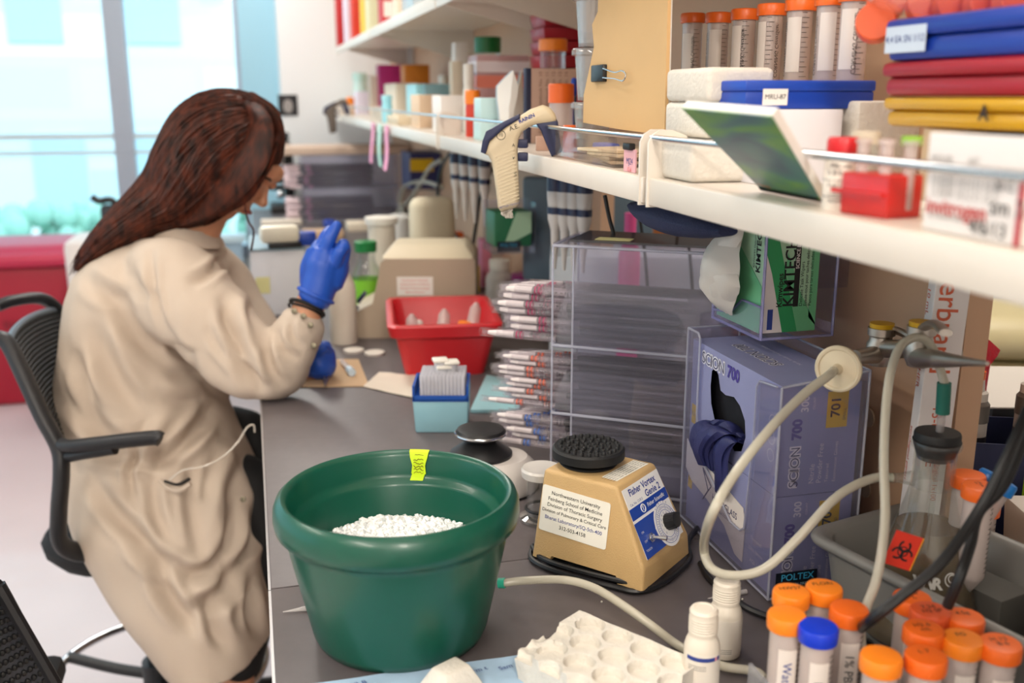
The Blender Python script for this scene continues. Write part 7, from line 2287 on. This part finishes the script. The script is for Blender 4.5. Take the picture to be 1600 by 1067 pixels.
def floor_things():
    # red waste bin
    a = at(30, 634, z=0); b = at(112, 631, z=0)
    t = thing('waste_bin', 'large crimson waste bin with a pink-edged lid on the floor by the window', 'bin', (a.x + .06, a.y + .22, 0))
    rm = mat('crimson_bin', '#a80f2c', .45)
    h = at(50, 392, d=(a - CAM).dot(FW)).z
    g = G(); g.taper((0, 0, 0), (.50, .42), (.62, .52), h - .05, rm, .03); g.done('body', t)
    g = G(); g.bb((-.34, -.30, h - .05), (.34, .30, h + .02), mat('pink_red_lid', '#c2284c', .4), .03); g.taper((0, 0, h + .018), (.62, .54), (.50, .40), .03, mat('pink_red_lid', '#c2284c', .4), .015); g.done('lid', t)
    g = G(); g.text('BIOHAZARD', .055, mat('dark_red_print', '#6a0a1c', .6), quad_frame((.08, -.262, h * .56), (1, 0, 0), (0, .1, 1))); g.done('print', t)
    # white cabinet beyond the person
    t = thing('supply_cart', 'white rounded cart behind the person, right of the crimson bin', 'cart', (-.70, 4.86, 0))
    g = G(); g.taper((0, 0, .06), (.22, .34), (.24, .36), .80, mat('cart_white', '#e6dcd6', .5), .03); g.done('body', t); g = G(); g.bb((-.09, -.14, 0), (.09, .14, .07), BLACK, .01); g.done('plinth', t)
    # low window cupboard
    t = thing('low_cupboard', 'low teal-topped cupboard under the window', 'cupboard', (-2.0, 5.5, 0))
    G().bb((-1.1, .15, 0), (.7, .28, .70), mat('pale_blue_front', '#a8c0d0', .5)).done('body', t); G().bb((-1.12, .14, .70), (.72, .285, .735), mat('teal_top', '#2f6f80', .4)).done('top', t)
    t = thing('low_cupboard', 'low pale cupboard under the window behind the person', 'cupboard', (-.62, 5.5, 0))
    G().bb((-.56, .15, 0), (.55, .28, .70), mat('pale_blue_front', '#a8c0d0', .5)).done('body', t); G().bb((-.57, .14, .70), (.57, .285, .735), mat('pale_top', '#cfe3ea', .4)).done('top', t)
    # chair by the window
    c = at(172, 320, y=4.9); t = thing('office_chair', 'black chair top showing behind the hair, in front of the window', 'chair', (c.x, 4.72, 0))
    g = G(); g.tube([(-.05, 0, c.z + .055), (-.02, 0, c.z + .035), (.04, 0, c.z + .03), (.06, 0, c.z - .1), (.06, 0, c.z - .35)], .016, BLACK, seg=8); g.bb((-.02, -.02, c.z - .35), (.30, .02, c.z + .02), mat('dark_perforated_back', '#26282e', .55), .02); g.done('backrest', t)
    g = G(); g.bb((-.08, -.42, .47), (.36, .02, .54), BLACK, .03); g.done('seat', t)
    g = G(); g.cyl((.14, -.2, .08), (.14, -.2, .48), .025, BLACK)
    for k in range(5): g.tube([(.14, -.2, .10), (.14 + .26 * math.cos(k * 1.257), -.2 + .26 * math.sin(k * 1.257), .03)], .02, BLACK, smooth=False)
    g.done('base', t)
    # picture on the end wall
    p0, p1 = at(434, 148, y=5.245), at(466, 181, y=5.245)
    t = thing('photo_print', 'small dark photo print with a pale oval subject on the white end wall', 'picture', ((p0.x + p1.x) / 2, 5.248, (p0.z + p1.z) / 2))
    w_, h_ = (p1.x - p0.x) / 2, (p0.z - p1.z) / 2
    g = G(); g.bb((-w_, -.002, -h_), (w_, .001, h_), mat('print_black', '#141318', .4)); g.sph((0, -.002, -.005), .030, mat('print_grey', '#9a9490', .6), 20, (.8, .03, 1.15)); g.done('print', t)
    # carton on the floor
    o = G().bb((0, 0, 0), (.22, .25, .12), WHITE, .004).done('floor_carton'); o.location = (.08, 2.6, .0); tag(o, 'white carton with an orange end on the floor below the bench edge', 'box')
    o.data.materials.append(CM['orange'])
    G().bb((0, -.002, .02), (.14, 0, .10), CM['orange']).done('orange_panel', o)


floor_things()


# ================================================================== RIGHT BACKGROUND, FAR BENCH, THINGS UNDER THE SHELF
def right_background():
    pw = mat('printed_carton_white', '#e9e3e0', .5); rp = mat('orange_red_print', '#d2603a', .5)
    # tall narrow pipette carton leaning on the wall
    b0 = at(1440, 800, x=.668); b0.z = ZB
    p = at(1422, 700, d=1.075)
    t = thing('pipet_carton', 'tall narrow white carton with red vertical lettering behind the flask stopper', 'box', (p.x, p.y, ZB + .010))
    t.rotation_euler = (0, math.radians(1.5), math.radians(-18))
    g = G(); g.bb((0, 0, 0), (.036, .022, .42), pw, .001)
    S = quad_frame((0, -.0006, 0), (0, 0, 1), (-1, 0, 0))
    g.text('fisherbrand', .031, rp, quad_frame((.014, -.0006, .335), (0, 0, -1), (1, 0, 0)), bold=.0002); g.text('13-678-11E', .015, rp, quad_frame((.018, -.0006, .195), (0, 0, -1), (1, 0, 0)))
    g.text('Serological 1x100', .008, rp, quad_frame((.026, -.0006, .15), (0, 0, -1), (1, 0, 0)))
    S2 = quad_frame((-.0006, 0.015, .30), (0, 0, -1), (0, -1, 0)); g.text('10 mL  1x100  FISHER', .012, rp, S2); g.text('serological pipets', .009, rp, S2 @ Matrix.Translation((.13, 0, 0)))
    g.done('carton', t, smooth=False)
    # navy box with marker bottles and the red bag
    a = at(1490, 690, d=1.27)
    bx = thing('navy_box', 'open navy carton holding marker bottles, behind the flask', 'box', (a.x + .098, a.y + .02, ZB), math.radians(-25))
    zb = a.z - ZB
    nv = mat('navy_carton', '#16204a', .55); g = G()
    for lo, hi in (((-.09, -.06, 0), (.12, .06, .003)), ((-.09, -.06, .003), (-.088, .06, zb)), ((.118, -.06, .003), (.12, .06, zb)), ((-.088, -.06, .003), (.118, -.058, zb)), ((-.088, .058, .003), (.118, .06, zb))): g.bb(lo, hi, nv)
    g.bb((.008, -.0606, .0), (.011, -.0600, zb), mat('lime_stripe', '#9ac81e', .5)); g.bb((.016, -.0606, 0), (.019, -.0600, zb), mat('cyan_stripe', '#2aa0dc', .5))
    g.text('10X', .020, mat('pale_print', '#c9d2e2', .6), quad_frame((.055, -.0608, zb - .03), (1, 0, 0), (0, 0, 1))); g.text('GENOMICS', .006, mat('pale_print', '#c9d2e2', .6), quad_frame((.055, -.0608, zb - .045), (1, 0, 0), (0, 0, 1)))
    g.done('carton', bx, smooth=False)
    g = G(); g.bb((.035, -.0625, .005), (.10, -.0612, zb - .075), PAGEW)
    for i, s in enumerate(('LBLS', '9ML', 'Lot 2', 'Part No.')): g.text(s, .007, INK, quad_frame((.065, -.0628, zb - .095 - i * .012), (1, 0, 0), (0, 0, 1)))
    g.done('label', bx)
    M = Matrix.Translation(bx.location) @ Matrix.Rotation(math.radians(-25), 4, 'Z')
    W = lambda v: M @ Vector(v)
    def marker(v, s, lab):
        t = thing('marker_bottle', lab, 'bottle', W(v), 0, 'marker bottles in the navy carton')
        t.scale = (1, 1, 1)
        G().lathe([(0, 0), (.017, 0), (.017, .070), (.0165, .072)], mat('marker_white', '#cfc8c0', .45), seg=24).done('body', t)
        G().lathe([(.0174, .018), (.0174, .045)], mat('marker_dark_print', '#2b2a30', .5), seg=24).done('label', t)
        G().lathe([(.0178, .064), (.0178, .088), (.013, .094), (0, .094)], mat('marker_grey_collar', '#6e6862', .5), seg=24).done('collar', t)
        G().lathe([(.0135, .093), (.0135, .104), (.009, .106), (.0075, .124)], mat('marker_white_neck', '#d8d2ca', .45), seg=48, wob=lambda k: 1 + .05 * (k % 2)).done('neck', t)
        G().lathe([(0, .1215), (.0078, .1215), (.0085, .124), (.0085, .133), (0, .134)], CM['orange'] if s else CM['amber'], seg=24).done('tip_cap', t)
        return t
    m1 = marker((-.036, .024, zb - .060), 1, 'orange-tipped grey and white marker bottle standing in the navy carton')
    P = at(1572, 640, d=1.12); 
    m2 = marker((.030, .020, zb - .045), 0, 'amber-tipped marker bottle at the right edge of the navy carton')
    for o in (m1, m2): o.location.z = ZB + .004 if False else o.location.z
    blk = G().bb((-.085, .004, .0035), (.115, .055, zb - .0605), mat('carton_insert', '#3a3f55', .8)).done('carton_insert', bx)
    # dark red pencil
    t = thing('pencil', 'dark red pencil standing slanted in the navy carton', 'pencil', W((.022, .0, zb - .04)))
    G().cyl((-.015, 0, 0), (.006, -.01, .085), .0028, mat('dark_red_pencil', '#5a1420', .4), seg=6).done('shaft', t); G().cyl((.006, -.01, .085), (.008, -.011, .093), .0028, mat('pencil_tip', '#2a1010', .5), r1=.0006, seg=6).done('tip', t)
    # biohazard bag: folded upright red bag
    c = at(1525, 600, d=1.35)
    g = G(); rm = bpy.data.materials.new('red_bag_film'); rm.use_nodes = True; pp = rm.node_tree.nodes['Principled BSDF']
    pp.inputs['Base Color'].default_value = hexc('#c4122e'); pp.inputs['Roughness'].default_value = .35; MATS['red_bag_film'] = rm
    tcn = rm.node_tree.nodes.new('ShaderNodeTexNoise'); tcn.inputs['Scale'].default_value = 25; bn = rm.node_tree.nodes.new('ShaderNodeBump'); bn.inputs['Strength'].default_value = .5; bn.inputs['Distance'].default_value = .01
    rm.node_tree.links.new(tcn.outputs['Fac'], bn.inputs['Height']); rm.node_tree.links.new(bn.outputs[0], pp.inputs['Normal'])
    out = [(1503, 514), (1520, 522), (1540, 536), (1556, 551), (1541, 570), (1535, 610), (1530, 650), (1520, 700), (1495, 760), (1482, 760), (1488, 690), (1495, 600), (1500, 540)]
    for dd, off in ((1.34, 0), (1.365, 4)):
        pts = [at(x + off, y - off, d=dd) for x, y in out]
        cc = sum(pts, Vector()) / len(pts)
        fr = []
        for k, sc_ in ((-.006, .86), (-.004, 1.0), (.004, 1.0), (.006, .86)): fr.append([cc + (q - cc) * sc_ + FW * (k + .006 * noise.noise(q * 30)) for q in pts])
        g.loft(fr, rm)
    tag(g.done('biohazard_bag', loc=Vector((c.x, c.y, ZB + .15))), 'crumpled crimson plastic bag standing behind the navy carton', 'bag')
    # tubes lying behind the flask inside the bin
    rnd = random.Random(6)
    o = G().bb((-.022, -.015, 0), (.026, .055, .064), mat('dark_grey_foam', '#4c4a46', .85), .003).done('foam_block'); o.location = (.712, .765, ZB + .0095); o.rotation_euler = (0, 0, .25)
    tag(o, 'dark grey foam block in the grey bin under the tubes right of the flask', 'foam')
    for i, (px, py, d, lab) in enumerate(((1512, 752, 1.02, 'orange-capped tube just right of the flask neck, rear one'), (1530, 770, .97, 'orange-capped tube with black lid writing right of the flask'), (1549, 796, .93, 'orange-capped tube right of the flask, nearest to the viewer'))):
        P = at(px, py, d=d)
        t = make_tube('centrifuge_tube', lab, 'tube', CM['orange'], H=.114, group='tubes behind the flask', capnote='12|3' if i == 1 else None, patch=False, face=FACE)
        hz_ = .074 if i < 2 else .011; P = at((px, 1537)[i == 2], py, z=ZB + hz_ + .106); t.location = (P.x, P.y, ZB + hz_)
    bc = mat('cyan_blue_cap', '#1c78c8', .35)
    for i, (px, py, d, lab) in enumerate(((1545, 745, 1.03, 'slanted tube with a bright blue cap, left of its twin'), (1570, 760, 1.00, 'slanted tube with a bright blue cap, right of its twin'))):
        P = at(px, py, d=d); t = make_tube('centrifuge_tube', lab, 'tube', bc, H=.095, r=.008, group='blue-capped tubes behind the flask', patch=False, ticks=False)
        rot = Matrix.Rotation(.45, 4, Vector((FW.x, FW.y, 0)).normalized()); t.rotation_euler = rot.to_euler(); t.location = P - rot @ Vector((0, 0, .090))
    o = G().taper((0, 0, 0), (.10, .12), (.11, .13), ZB * 0 + .085, mat('pale_rack', '#d6cfc8', .6), .006).done('rack_block'); o.location = at(1612, 815, z=ZB + .085); o.location.z = ZB + .0005; o.location.x += .06; o.rotation_euler = (0, 0, -.3)
    tag(o, 'pale rack block at the right edge behind the grey bin', 'rack')
    # cream equipment on the far side
    eq = mat('ivory_equipment', '#e6dcae', .4)
    c = at(1560, 560, d=1.75); t = thing('benchtop_incubator', 'rounded ivory instrument on the bench beyond the partition', 'instrument', (c.x + .06, c.y + .05, ZB), -.35)
    h = at(1560, 488, d=1.75).z - ZB
    g = G(); g.taper((0, 0, 0), (.34, .30), (.32, .28), h * .62, eq, .03, seg=4); g.done('housing', t); g = G(); g.taper((0, 0, h * .62 + .002), (.33, .29), (.26, .22), h * .38, eq, .035, seg=4); g.done('lid', t)
    o = G().bb((-.16, -.11, 0), (.16, .11, .002), PAPER).done('paper_sheet'); q = at(1580, 600, d=1.45); o.location = (q.x + .10, q.y, ZB + .14); o.rotation_euler = (0, 0, -.3)
    s_ = G().bb((-.15, -.10, 0), (.15, .10, .139), mat('dark_equipment', '#24252b', .5), .006).done('power_supply'); s_.location = (o.location.x, o.location.y, ZB); s_.rotation_euler = (0, 0, -.3)
    tag(o, 'white sheet of paper on the dark power supply beyond the partition', 'paper'); tag(s_, 'dark power supply box under the white sheet beyond the partition', 'instrument')
    # things seen through the opening left of the wipes box
    g = thing('wooden_board', 'orange-brown wooden board standing beyond the partition opening', 'board', at(1060, 365, d=2.3)); g.location.z = ZB
    hz = at(1060, 335, d=2.3).z - ZB
    G().box((0.05, 0, hz / 2), (.30, .02, hz), mat('orange_brown_wood', '#b8703c', .5, noise_amt=.1, noise_scale=6), .002, rotz=-.3).done('panel', g)
    t = thing('white_tray', 'pale tray of papers beyond the partition, behind the pipette rack top', 'tray', at(990, 400, d=2.15)); t.location.z = ZB
    G().box((0, 0, .12), (.36, .20, .24), mat('pale_equipment', '#c9d2da', .4), .01, rotz=-.3).done('body', t)
    P = at(985, 350, d=2.0); t = thing('pink_bottle', 'bright pink bottle beyond the partition, under the second shelf bay', 'bottle', (P.x, P.y, ZB)); h = at(985, 332, d=2.0).z - ZB
    G().lathe([(0, 0), (.022, 0), (.022, h * .75), (.012, h * .85), (.012, h), (0, h)], mat('hot_pink', '#e8569a', .4), seg=20).done('body', t)
    P = at(905, 370, d=2.3); t = thing('monitor', 'dark grey-blue monitor seen from behind beyond the partition', 'monitor', (P.x + .02, P.y, ZB), -.4)
    G().box((0, 0, .26), (.30, .03, .24), mat('grey_blue_casing', '#5f7686', .45), .008).done('screen_housing', t); G().box((0, .02, .07), (.05, .03, .14), BLACK, .004).done('stand', t); G().box((0, .02, .006), (.18, .12, .012), BLACK, .004).done('foot', t)
    for px0, lab in ((1005, 'thin black cable hanging beyond the partition, left one'), (1075, 'thin black cable hanging beyond the partition, right one')):
        pts = [at(px0 - 14, 262, d=1.72), at(px0 - 12, 300, d=1.75), at(px0 - 5, 345, d=1.75), at(px0 + 3, 400, d=1.75), at(px0 + 8, 470, d=1.78)]
        tag(G().tube(pts, .003, BLACK, seg=6).done('hanging_cable', loc=pts[0]), lab, 'cable', 'cables beyond the partition')
    # navy pouch strapped under the shelf
    pts0 = [(945, 303), (1010, 318), (1075, 334), (1092, 344), (1075, 348), (1020, 340), (965, 330), (950, 318)]
    y0_ = at(1020, 330, x=.50)
    t = thing('mesh_pouch', 'navy mesh pouch tucked under the shelf between the two bays', 'pouch', (.47, 1.06, ZS - .030))
    g = G(); rings = []
    for i in range(9):
        f = i / 8; w_ = .036 * math.sin(PI * (f * .8 + .1)); rings.append([Vector((.0 + w_ * math.cos(a), -.13 + f * .26, -.022 + .020 * math.sin(a) * math.sin(PI * (f * .85 + .08)))) for a in [2 * PI * k / 16 for k in range(16)]])
    g.loft(rings, mat('navy_mesh', '#242c4e', .8, bump=.6, bump_scale=500)); g.done('body', t)
    G().tube([(0, .13, -.02), (.02, .17, -.03), (.05, .2, -.02)], .008, BLACK, seg=8, flat=.3).done('strap', t)


right_background()


def under_shelf():
    wh = mat('pipettor_white', '#cfc9c4', .4)
    # hanging pipettors
    def pip(P, lab, grp, L=.19):
        t = thing('pipettor', lab, 'pipettor', P, 0, grp)
        G().lathe([(0, 0), (.009, 0), (.011, -.005), (.011, -.012), (.004, -.016), (.004, -.022)], wh, seg=14).done('plunger', t)
        G().lathe([(.010, -.020), (.0145, -.026), (.0145, -.060), (.013, -.075), (.013, -.100), (.0075, -.12)], wh, seg=16, sy=1.3).done('body', t)
        
        for rr_, a_, b_ in ((.0150, -.026, -.050), (.0140, -.078, -.090)): G().lathe([(rr_, a_), (rr_, b_)], NAVY, seg=16, sy=1.32).done('navy_band', t)
        G().lathe([(.0085, -.10), (.0075, -.14), (.0035, -.18), (.0025, -.19), (0, -.19)], wh, seg=12).done('shaft', t)
        return t
    order = ('leftmost', 'second from the left', 'third from the left', 'rightmost')
    for (c, n, grp, where) in (([(868, 282), (883, 284), (898, 286), (913, 288)], 4, 'near hanging pipettors', 'right of the ivory controller handle'), ([(712, 238), (726, 240), (741, 243), (757, 246)], 4, 'far hanging pipettors', 'left of the ivory controller handle')):
        for i, (x, y) in enumerate(c):
            P = at(x, y, x=.52 + .012 * i) if grp[0] == 'n' else at(x, y, x=.50 + .012 * i)
            P.z = ZS - .030
            t = pip(P, '%s of four hanging pipettors %s' % (order[i], where), grp)
        P0 = at(c[0][0] - 6, c[0][1], x=.52).y; P1 = at(c[-1][0] + 6, c[-1][1], x=.55).y
        o = G().bb((.49, min(P0, P1) - .02, ZS - .034), (.60, max(P0, P1) + .03, ZS - .0295), clear('rack_white', '#e8e6ea', .6, '#d6d4da', .1)).done('pipettor_rack', loc=(.55, (P0 + P1) / 2, ZS - .03))
        tag(o, 'pale rack under the shelf holding the %s' % grp, 'rack')
    # second acrylic holder with green box beyond the controller string
    P = at(800, 385, d=2.25)
    t = thing('wipes_box', 'small dark green wipes box in an acrylic holder below the controller string', 'box', (P.x, P.y + .04, P.z))
    h = at(800, 330, d=2.25).z - P.z
    g = G(); g.bb((-.04, -.04, 0), (.045, .05, h), mat('carton_green_dark', '#1f6e48', .5), .002); g.prism([(-.02, 0), (.045, .03), (.045, h), (.01, h)], .0006, mat('carton_pale_green', '#a9cfae', .5), quad_frame((0, -.0406, 0), (1, 0, 0), (0, 0, 1))); g.done('carton', t)
    g = G(); g.bb((-.035, -.042, -.012), (.02, -.0405, .012), mat('sticker_black', '#0c1420', .4)); g.text('POLTEX', .011, mat('sticker_cyan', '#3fa6d0', .5), quad_frame((-.008, -.0425, .003), (1, 0, 0), (0, 0, 1))); g.done('maker_sticker', t)
    g = G(); g.bb((-.045, -.045, -.016), (.05, .055, -.001), ACRYL); g.bb((.051, -.045, -.016), (.054, .055, h + .02), ACRYL); g.bb((-.045, .056, -.016), (.054, XW - P.y if False else .059, h + .02), ACRYL); g.done('acrylic_holder', t)
    # red binder-like box and yellow thing standing behind the milky bottle
    for px, py, top, w_, m, lab in ((812, 455, 392, .05, mat('raspberry_box', '#b02046', .5), 'raspberry red box standing behind the purple-capped jar'), (757, 470, 425, .03, YELLOW, 'yellow box edge showing behind the milky bottle'), (775, 460, 372, .03, mat('pink_box', '#e58aa8', .5), 'pink box standing behind the milky white bottle')):
        b = at(px, py, z=ZB); b.y += .12; d = (b - CAM).dot(FW); h = max(.08, at(px, top, d=d).z - ZB)
        o = G().bb((-w_ / 2, 0, 0), (w_ / 2, .05, h), m, .002).done('carton'); o.location = b; tag(o, lab, 'box')
    # navy carton with a yellow dot at the back wall
    b = at(660, 300, x=.66); t = thing('glove_box', 'dark navy box with a yellow patch under the far shelf', 'box', (.655, b.y, at(660, 300, x=.62).z))
    hh = at(660, 243, x=.62).z - t.location.z
    G().bb((-.06, -.12, 0), (.06, .12, hh), mat('dark_navy_carton', '#27295c', .5)).done('carton', t); G().bb((-.0606 + .0, -.121, hh * .5), (.03, -.1203, hh * .85), YELLOW).done('yellow_patch', t)
    G().bb((-.062, -.125, -.006), (.064, .125, -.001), ACRYL).done('acrylic_holder', t)
    # cables and hoses at the back
    for pts, m, r, lab, nm in (([(702, 240), (690, 262), (684, 300), (690, 335), (708, 362), (716, 372)], BLACK, .005, 'black cable hanging behind the beige microcentrifuge', 'black_cable'),
                               ([(770, 262), (752, 300), (744, 350), (738, 400), (742, 440)], BLACK, .005, 'black cable hanging behind the ivory controller handle', 'black_cable'),
                               ([(690, 250), (672, 262), (655, 290), (640, 312), (622, 330), (612, 345)], HOSE, .008, 'pale hose arching down behind the tall white bottle, right one', 'pale_hose'),
                               ([(640, 345), (625, 320), (632, 292), (660, 284), (690, 292)], HOSE, .008, 'pale hose looping low behind the tall white bottle', 'pale_hose'),
                               ([(945, 305), (952, 340), (958, 362), (960, 372)], BLACK, .003, 'thin black cable dropping from the navy pouch', 'black_cable')):
        P = [at(x, y, x=.60) if nm != 'black_cable' or x > 760 else at(x, y, x=.58) for x, y in pts]
        if pts[0][0] == 945: P = [at(x, y, d=1.45) for x, y in pts]
        tag(G().tube(P, r, m, seg=8).done(nm, loc=P[2]), lab, 'cable' if m is BLACK else 'hose')
    # cream woven bag behind the centrifuge, orange clips on it
    P = at(672, 372, z=ZB + .16); c = at(675, 345, x=.50)
    t = thing('cloth_bag', 'cream quilted pouch standing behind the beige microcentrifuge', 'bag', (c.x, c.y, ZB)); hh = c.z - ZB
    g = G(); g.box((0, 0, (hh + .07) / 2), (.13, .08, hh + .07), mat('cream_quilt', '#d8ccb2', .85, bump=.6, bump_scale=90), .03, seg=4, rotz=.2); g.done('body', t)
    c = at(706, 370, x=.60); t = thing('orange_clip', 'orange plastic clip lying on a box behind the beige microcentrifuge lid', 'clip', (c.x, c.y, c.z)); G().box((0, 0, .008), (.07, .05, .016), CM['orange'], .006).done('body', t)
    o = G().bb((-.05, -.04, 0), (.05, .04, c.z - ZB - .0005), mat('cream_carton', '#e4d6c0', .6)).done('carton'); o.location = (c.x, c.y, ZB); tag(o, 'cream box supporting the orange clip behind the beige microcentrifuge', 'box')
    # pink and green sticky notes hanging from the lip
    for i, (px, py, m, lab) in enumerate(((583, 196, mat('pink_note', '#f0a0c0', .6), 'pink paper strip hanging from the shelf lip, left one'), (594, 200, mat('mint_note', '#bfe8d8', .6), 'mint paper strip between the two pink ones on the shelf lip'), (605, 203, mat('pink_note', '#f0a0c0', .6), 'pink paper strip hanging from the shelf lip, right one'))):
        P = at(px, py, x=XS - .004); P.z = ZS - .002
        g = G(); g.sheet([[Vector((-.001 - .012 * abs(math.sin(i + v * 2)) * v, y, -v * .13)) for y in (-.035, 0, .035)] for v in (0, .25, .5, .75, 1)], m, .001)
        o = g.done('paper_strip'); o.location = P; tag(o, lab, 'note', 'paper strips on the shelf lip')


under_shelf()


def far_bench():
    # far pipette rack: three tiers of pipettes with pinkish ends on the left
    a = at(475, 348, z=ZB); b = at(632, 348, z=ZB)
    Y = a.y; x0, x1 = a.x, b.x
    top = at(550, 243, y=Y).z
    t = thing('pipette_rack', 'clear acrylic pipette rack at the far end of the bench', 'rack', ((x0 + x1) / 2, Y + .1, ZB))
    w_ = (x1 - x0) / 2; H = top - ZB; g = G()
    for z in (0, H * .5, H): g.bb((-w_, -.1, z), (w_, .1, z + .006), ACREDGE)
    g.bb((w_ - .004, -.1, .006), (w_, .1, H), ACRYL); g.bb((-w_, .096, .006), (w_, .1, H), ACRYL); g.bb((-w_, -.1, .006), (w_, -.097, H), ACRYL); g.done('shell', t)
    proto = thing('serological_pipette', 'blurred clear pipette with a pinkish end in the far rack', 'pipette', (0, 0, 0), 0, 'pipettes in the far rack')
    pl = clear('pipette_grey', '#c9c6cc', .55, '#8f8a92', .1, .2)
    g = G(); g.cyl((-.08, 0, 0), (.30, 0, 0), .006, pl, seg=8); g.done('barrel', proto); g = G(); g.cyl((-.085, 0, 0), (-.03, 0, 0), .0066, mat('pinkish_plug', '#e8d2d6', .7), seg=8); g.done('cotton_plug', proto); G().cyl((.0, 0, 0), (.02, 0, 0), .0064, mat('pale_magenta', '#c08aa0', .6), seg=8).done('colour_band', proto)
    first = True; rnd = random.Random(9)
    for tier, (z0, n) in enumerate(((.012, 7), (H * .5 + .012, 7))):
        for r in range(n):
            for k in range(5):
                o = proto if first else dup(proto, (0, 0, 0)); first = False
                o.location = (x0 + .02 + rnd.uniform(-.012, .012), Y + .012 + k * .034 + (.012 if r % 2 else 0), ZB + z0 + r * .0145)
    # flat tan carton lying on the rack
    o = G().bb((-w_ - .06, -.14, 0), (w_ + .06, .14, .035), mat('tan_pink_carton', '#cdb4a0', .65), .004).done('carton'); o.location = ((x0 + x1) / 2 - .02, Y + .1, ZB + H + .0065)
    tag(o, 'long flat tan carton lying on top of the far pipette rack', 'box')
    # microscope
    c = at(445, 330, z=ZB); t = thing('microscope', 'black and chrome microscope at the far end of the bench beside the face', 'microscope', c)
    k = (c - CAM).dot(FW) / 1555
    g = G(); g.box((0, 0, .02), (.14, .2, .04), BLACK, .01); g.done('base', t)
    g = G(); g.box((.03, .05, .16), (.05, .05, .28), BLACK, .012); g.box((.0, .0, .30), (.09, .12, .05), BLACK, .015); g.done('arm', t)
    g = G(); g.box((-.01, 0, .12), (.12, .12, .02), BLACK, .004); g.done('stage', t)
    g = G(); g.cyl((-.01, 0, .14), (-.01, 0, .28), .022, CHROME); g.sph((0, -.03, .33), .045, CHROME, 18); g.sph((-.02, -.05, .18), .025, CHROME, 14); g.sph((-.02, -.06, .09), .022, CHROME, 14); g.done('optics', t)
    g = G()
    for s in (-1, 1): g.cyl((.02 * s, -.02, .33), (.025 * s, -.09, .38), .014, BLACK)
    g.done('eyepiece', t)
    # small things on the bench between the person and the rack
    for px, py, w_, h, m, lab, nm, cat in ((505, 372, .16, .035, mat('tan_tray', '#c8a888', .6), 'tan tray of small parts behind the raised glove', 'tray', 'tray'), (515, 355, .05, .03, BLUE, 'small blue block behind the raised glove, beside the tan tray', 'block', 'block'),
                                           (440, 350, .18, .02, mat('cream_cloth', '#e0d4c4', .8), 'cream folded cloth on the bench left of the tan tray', 'folded_cloth', 'cloth'), (560, 360, .10, .04, mat('cream_carton', '#e4d6c0', .6), 'low cream box at the foot of the far pipette rack', 'carton', 'box')):
        P = at(px, py, z=ZB); o = G().box((0, 0, h / 2), (w_, .10, h), m, .006).done(nm); o.location = P; tag(o, lab, cat)
    o = G().lathe([(0, 0), (.05, 0), (.052, .006), (.048, .14), (.03, .15), (0, .15)], mat('pale_cylinder', '#dcdad4', .5), seg=24).done('canister'); o.location = at(625, 400, z=ZB); tag(o, 'pale canister behind the tall white bottle', 'canister')


far_bench()
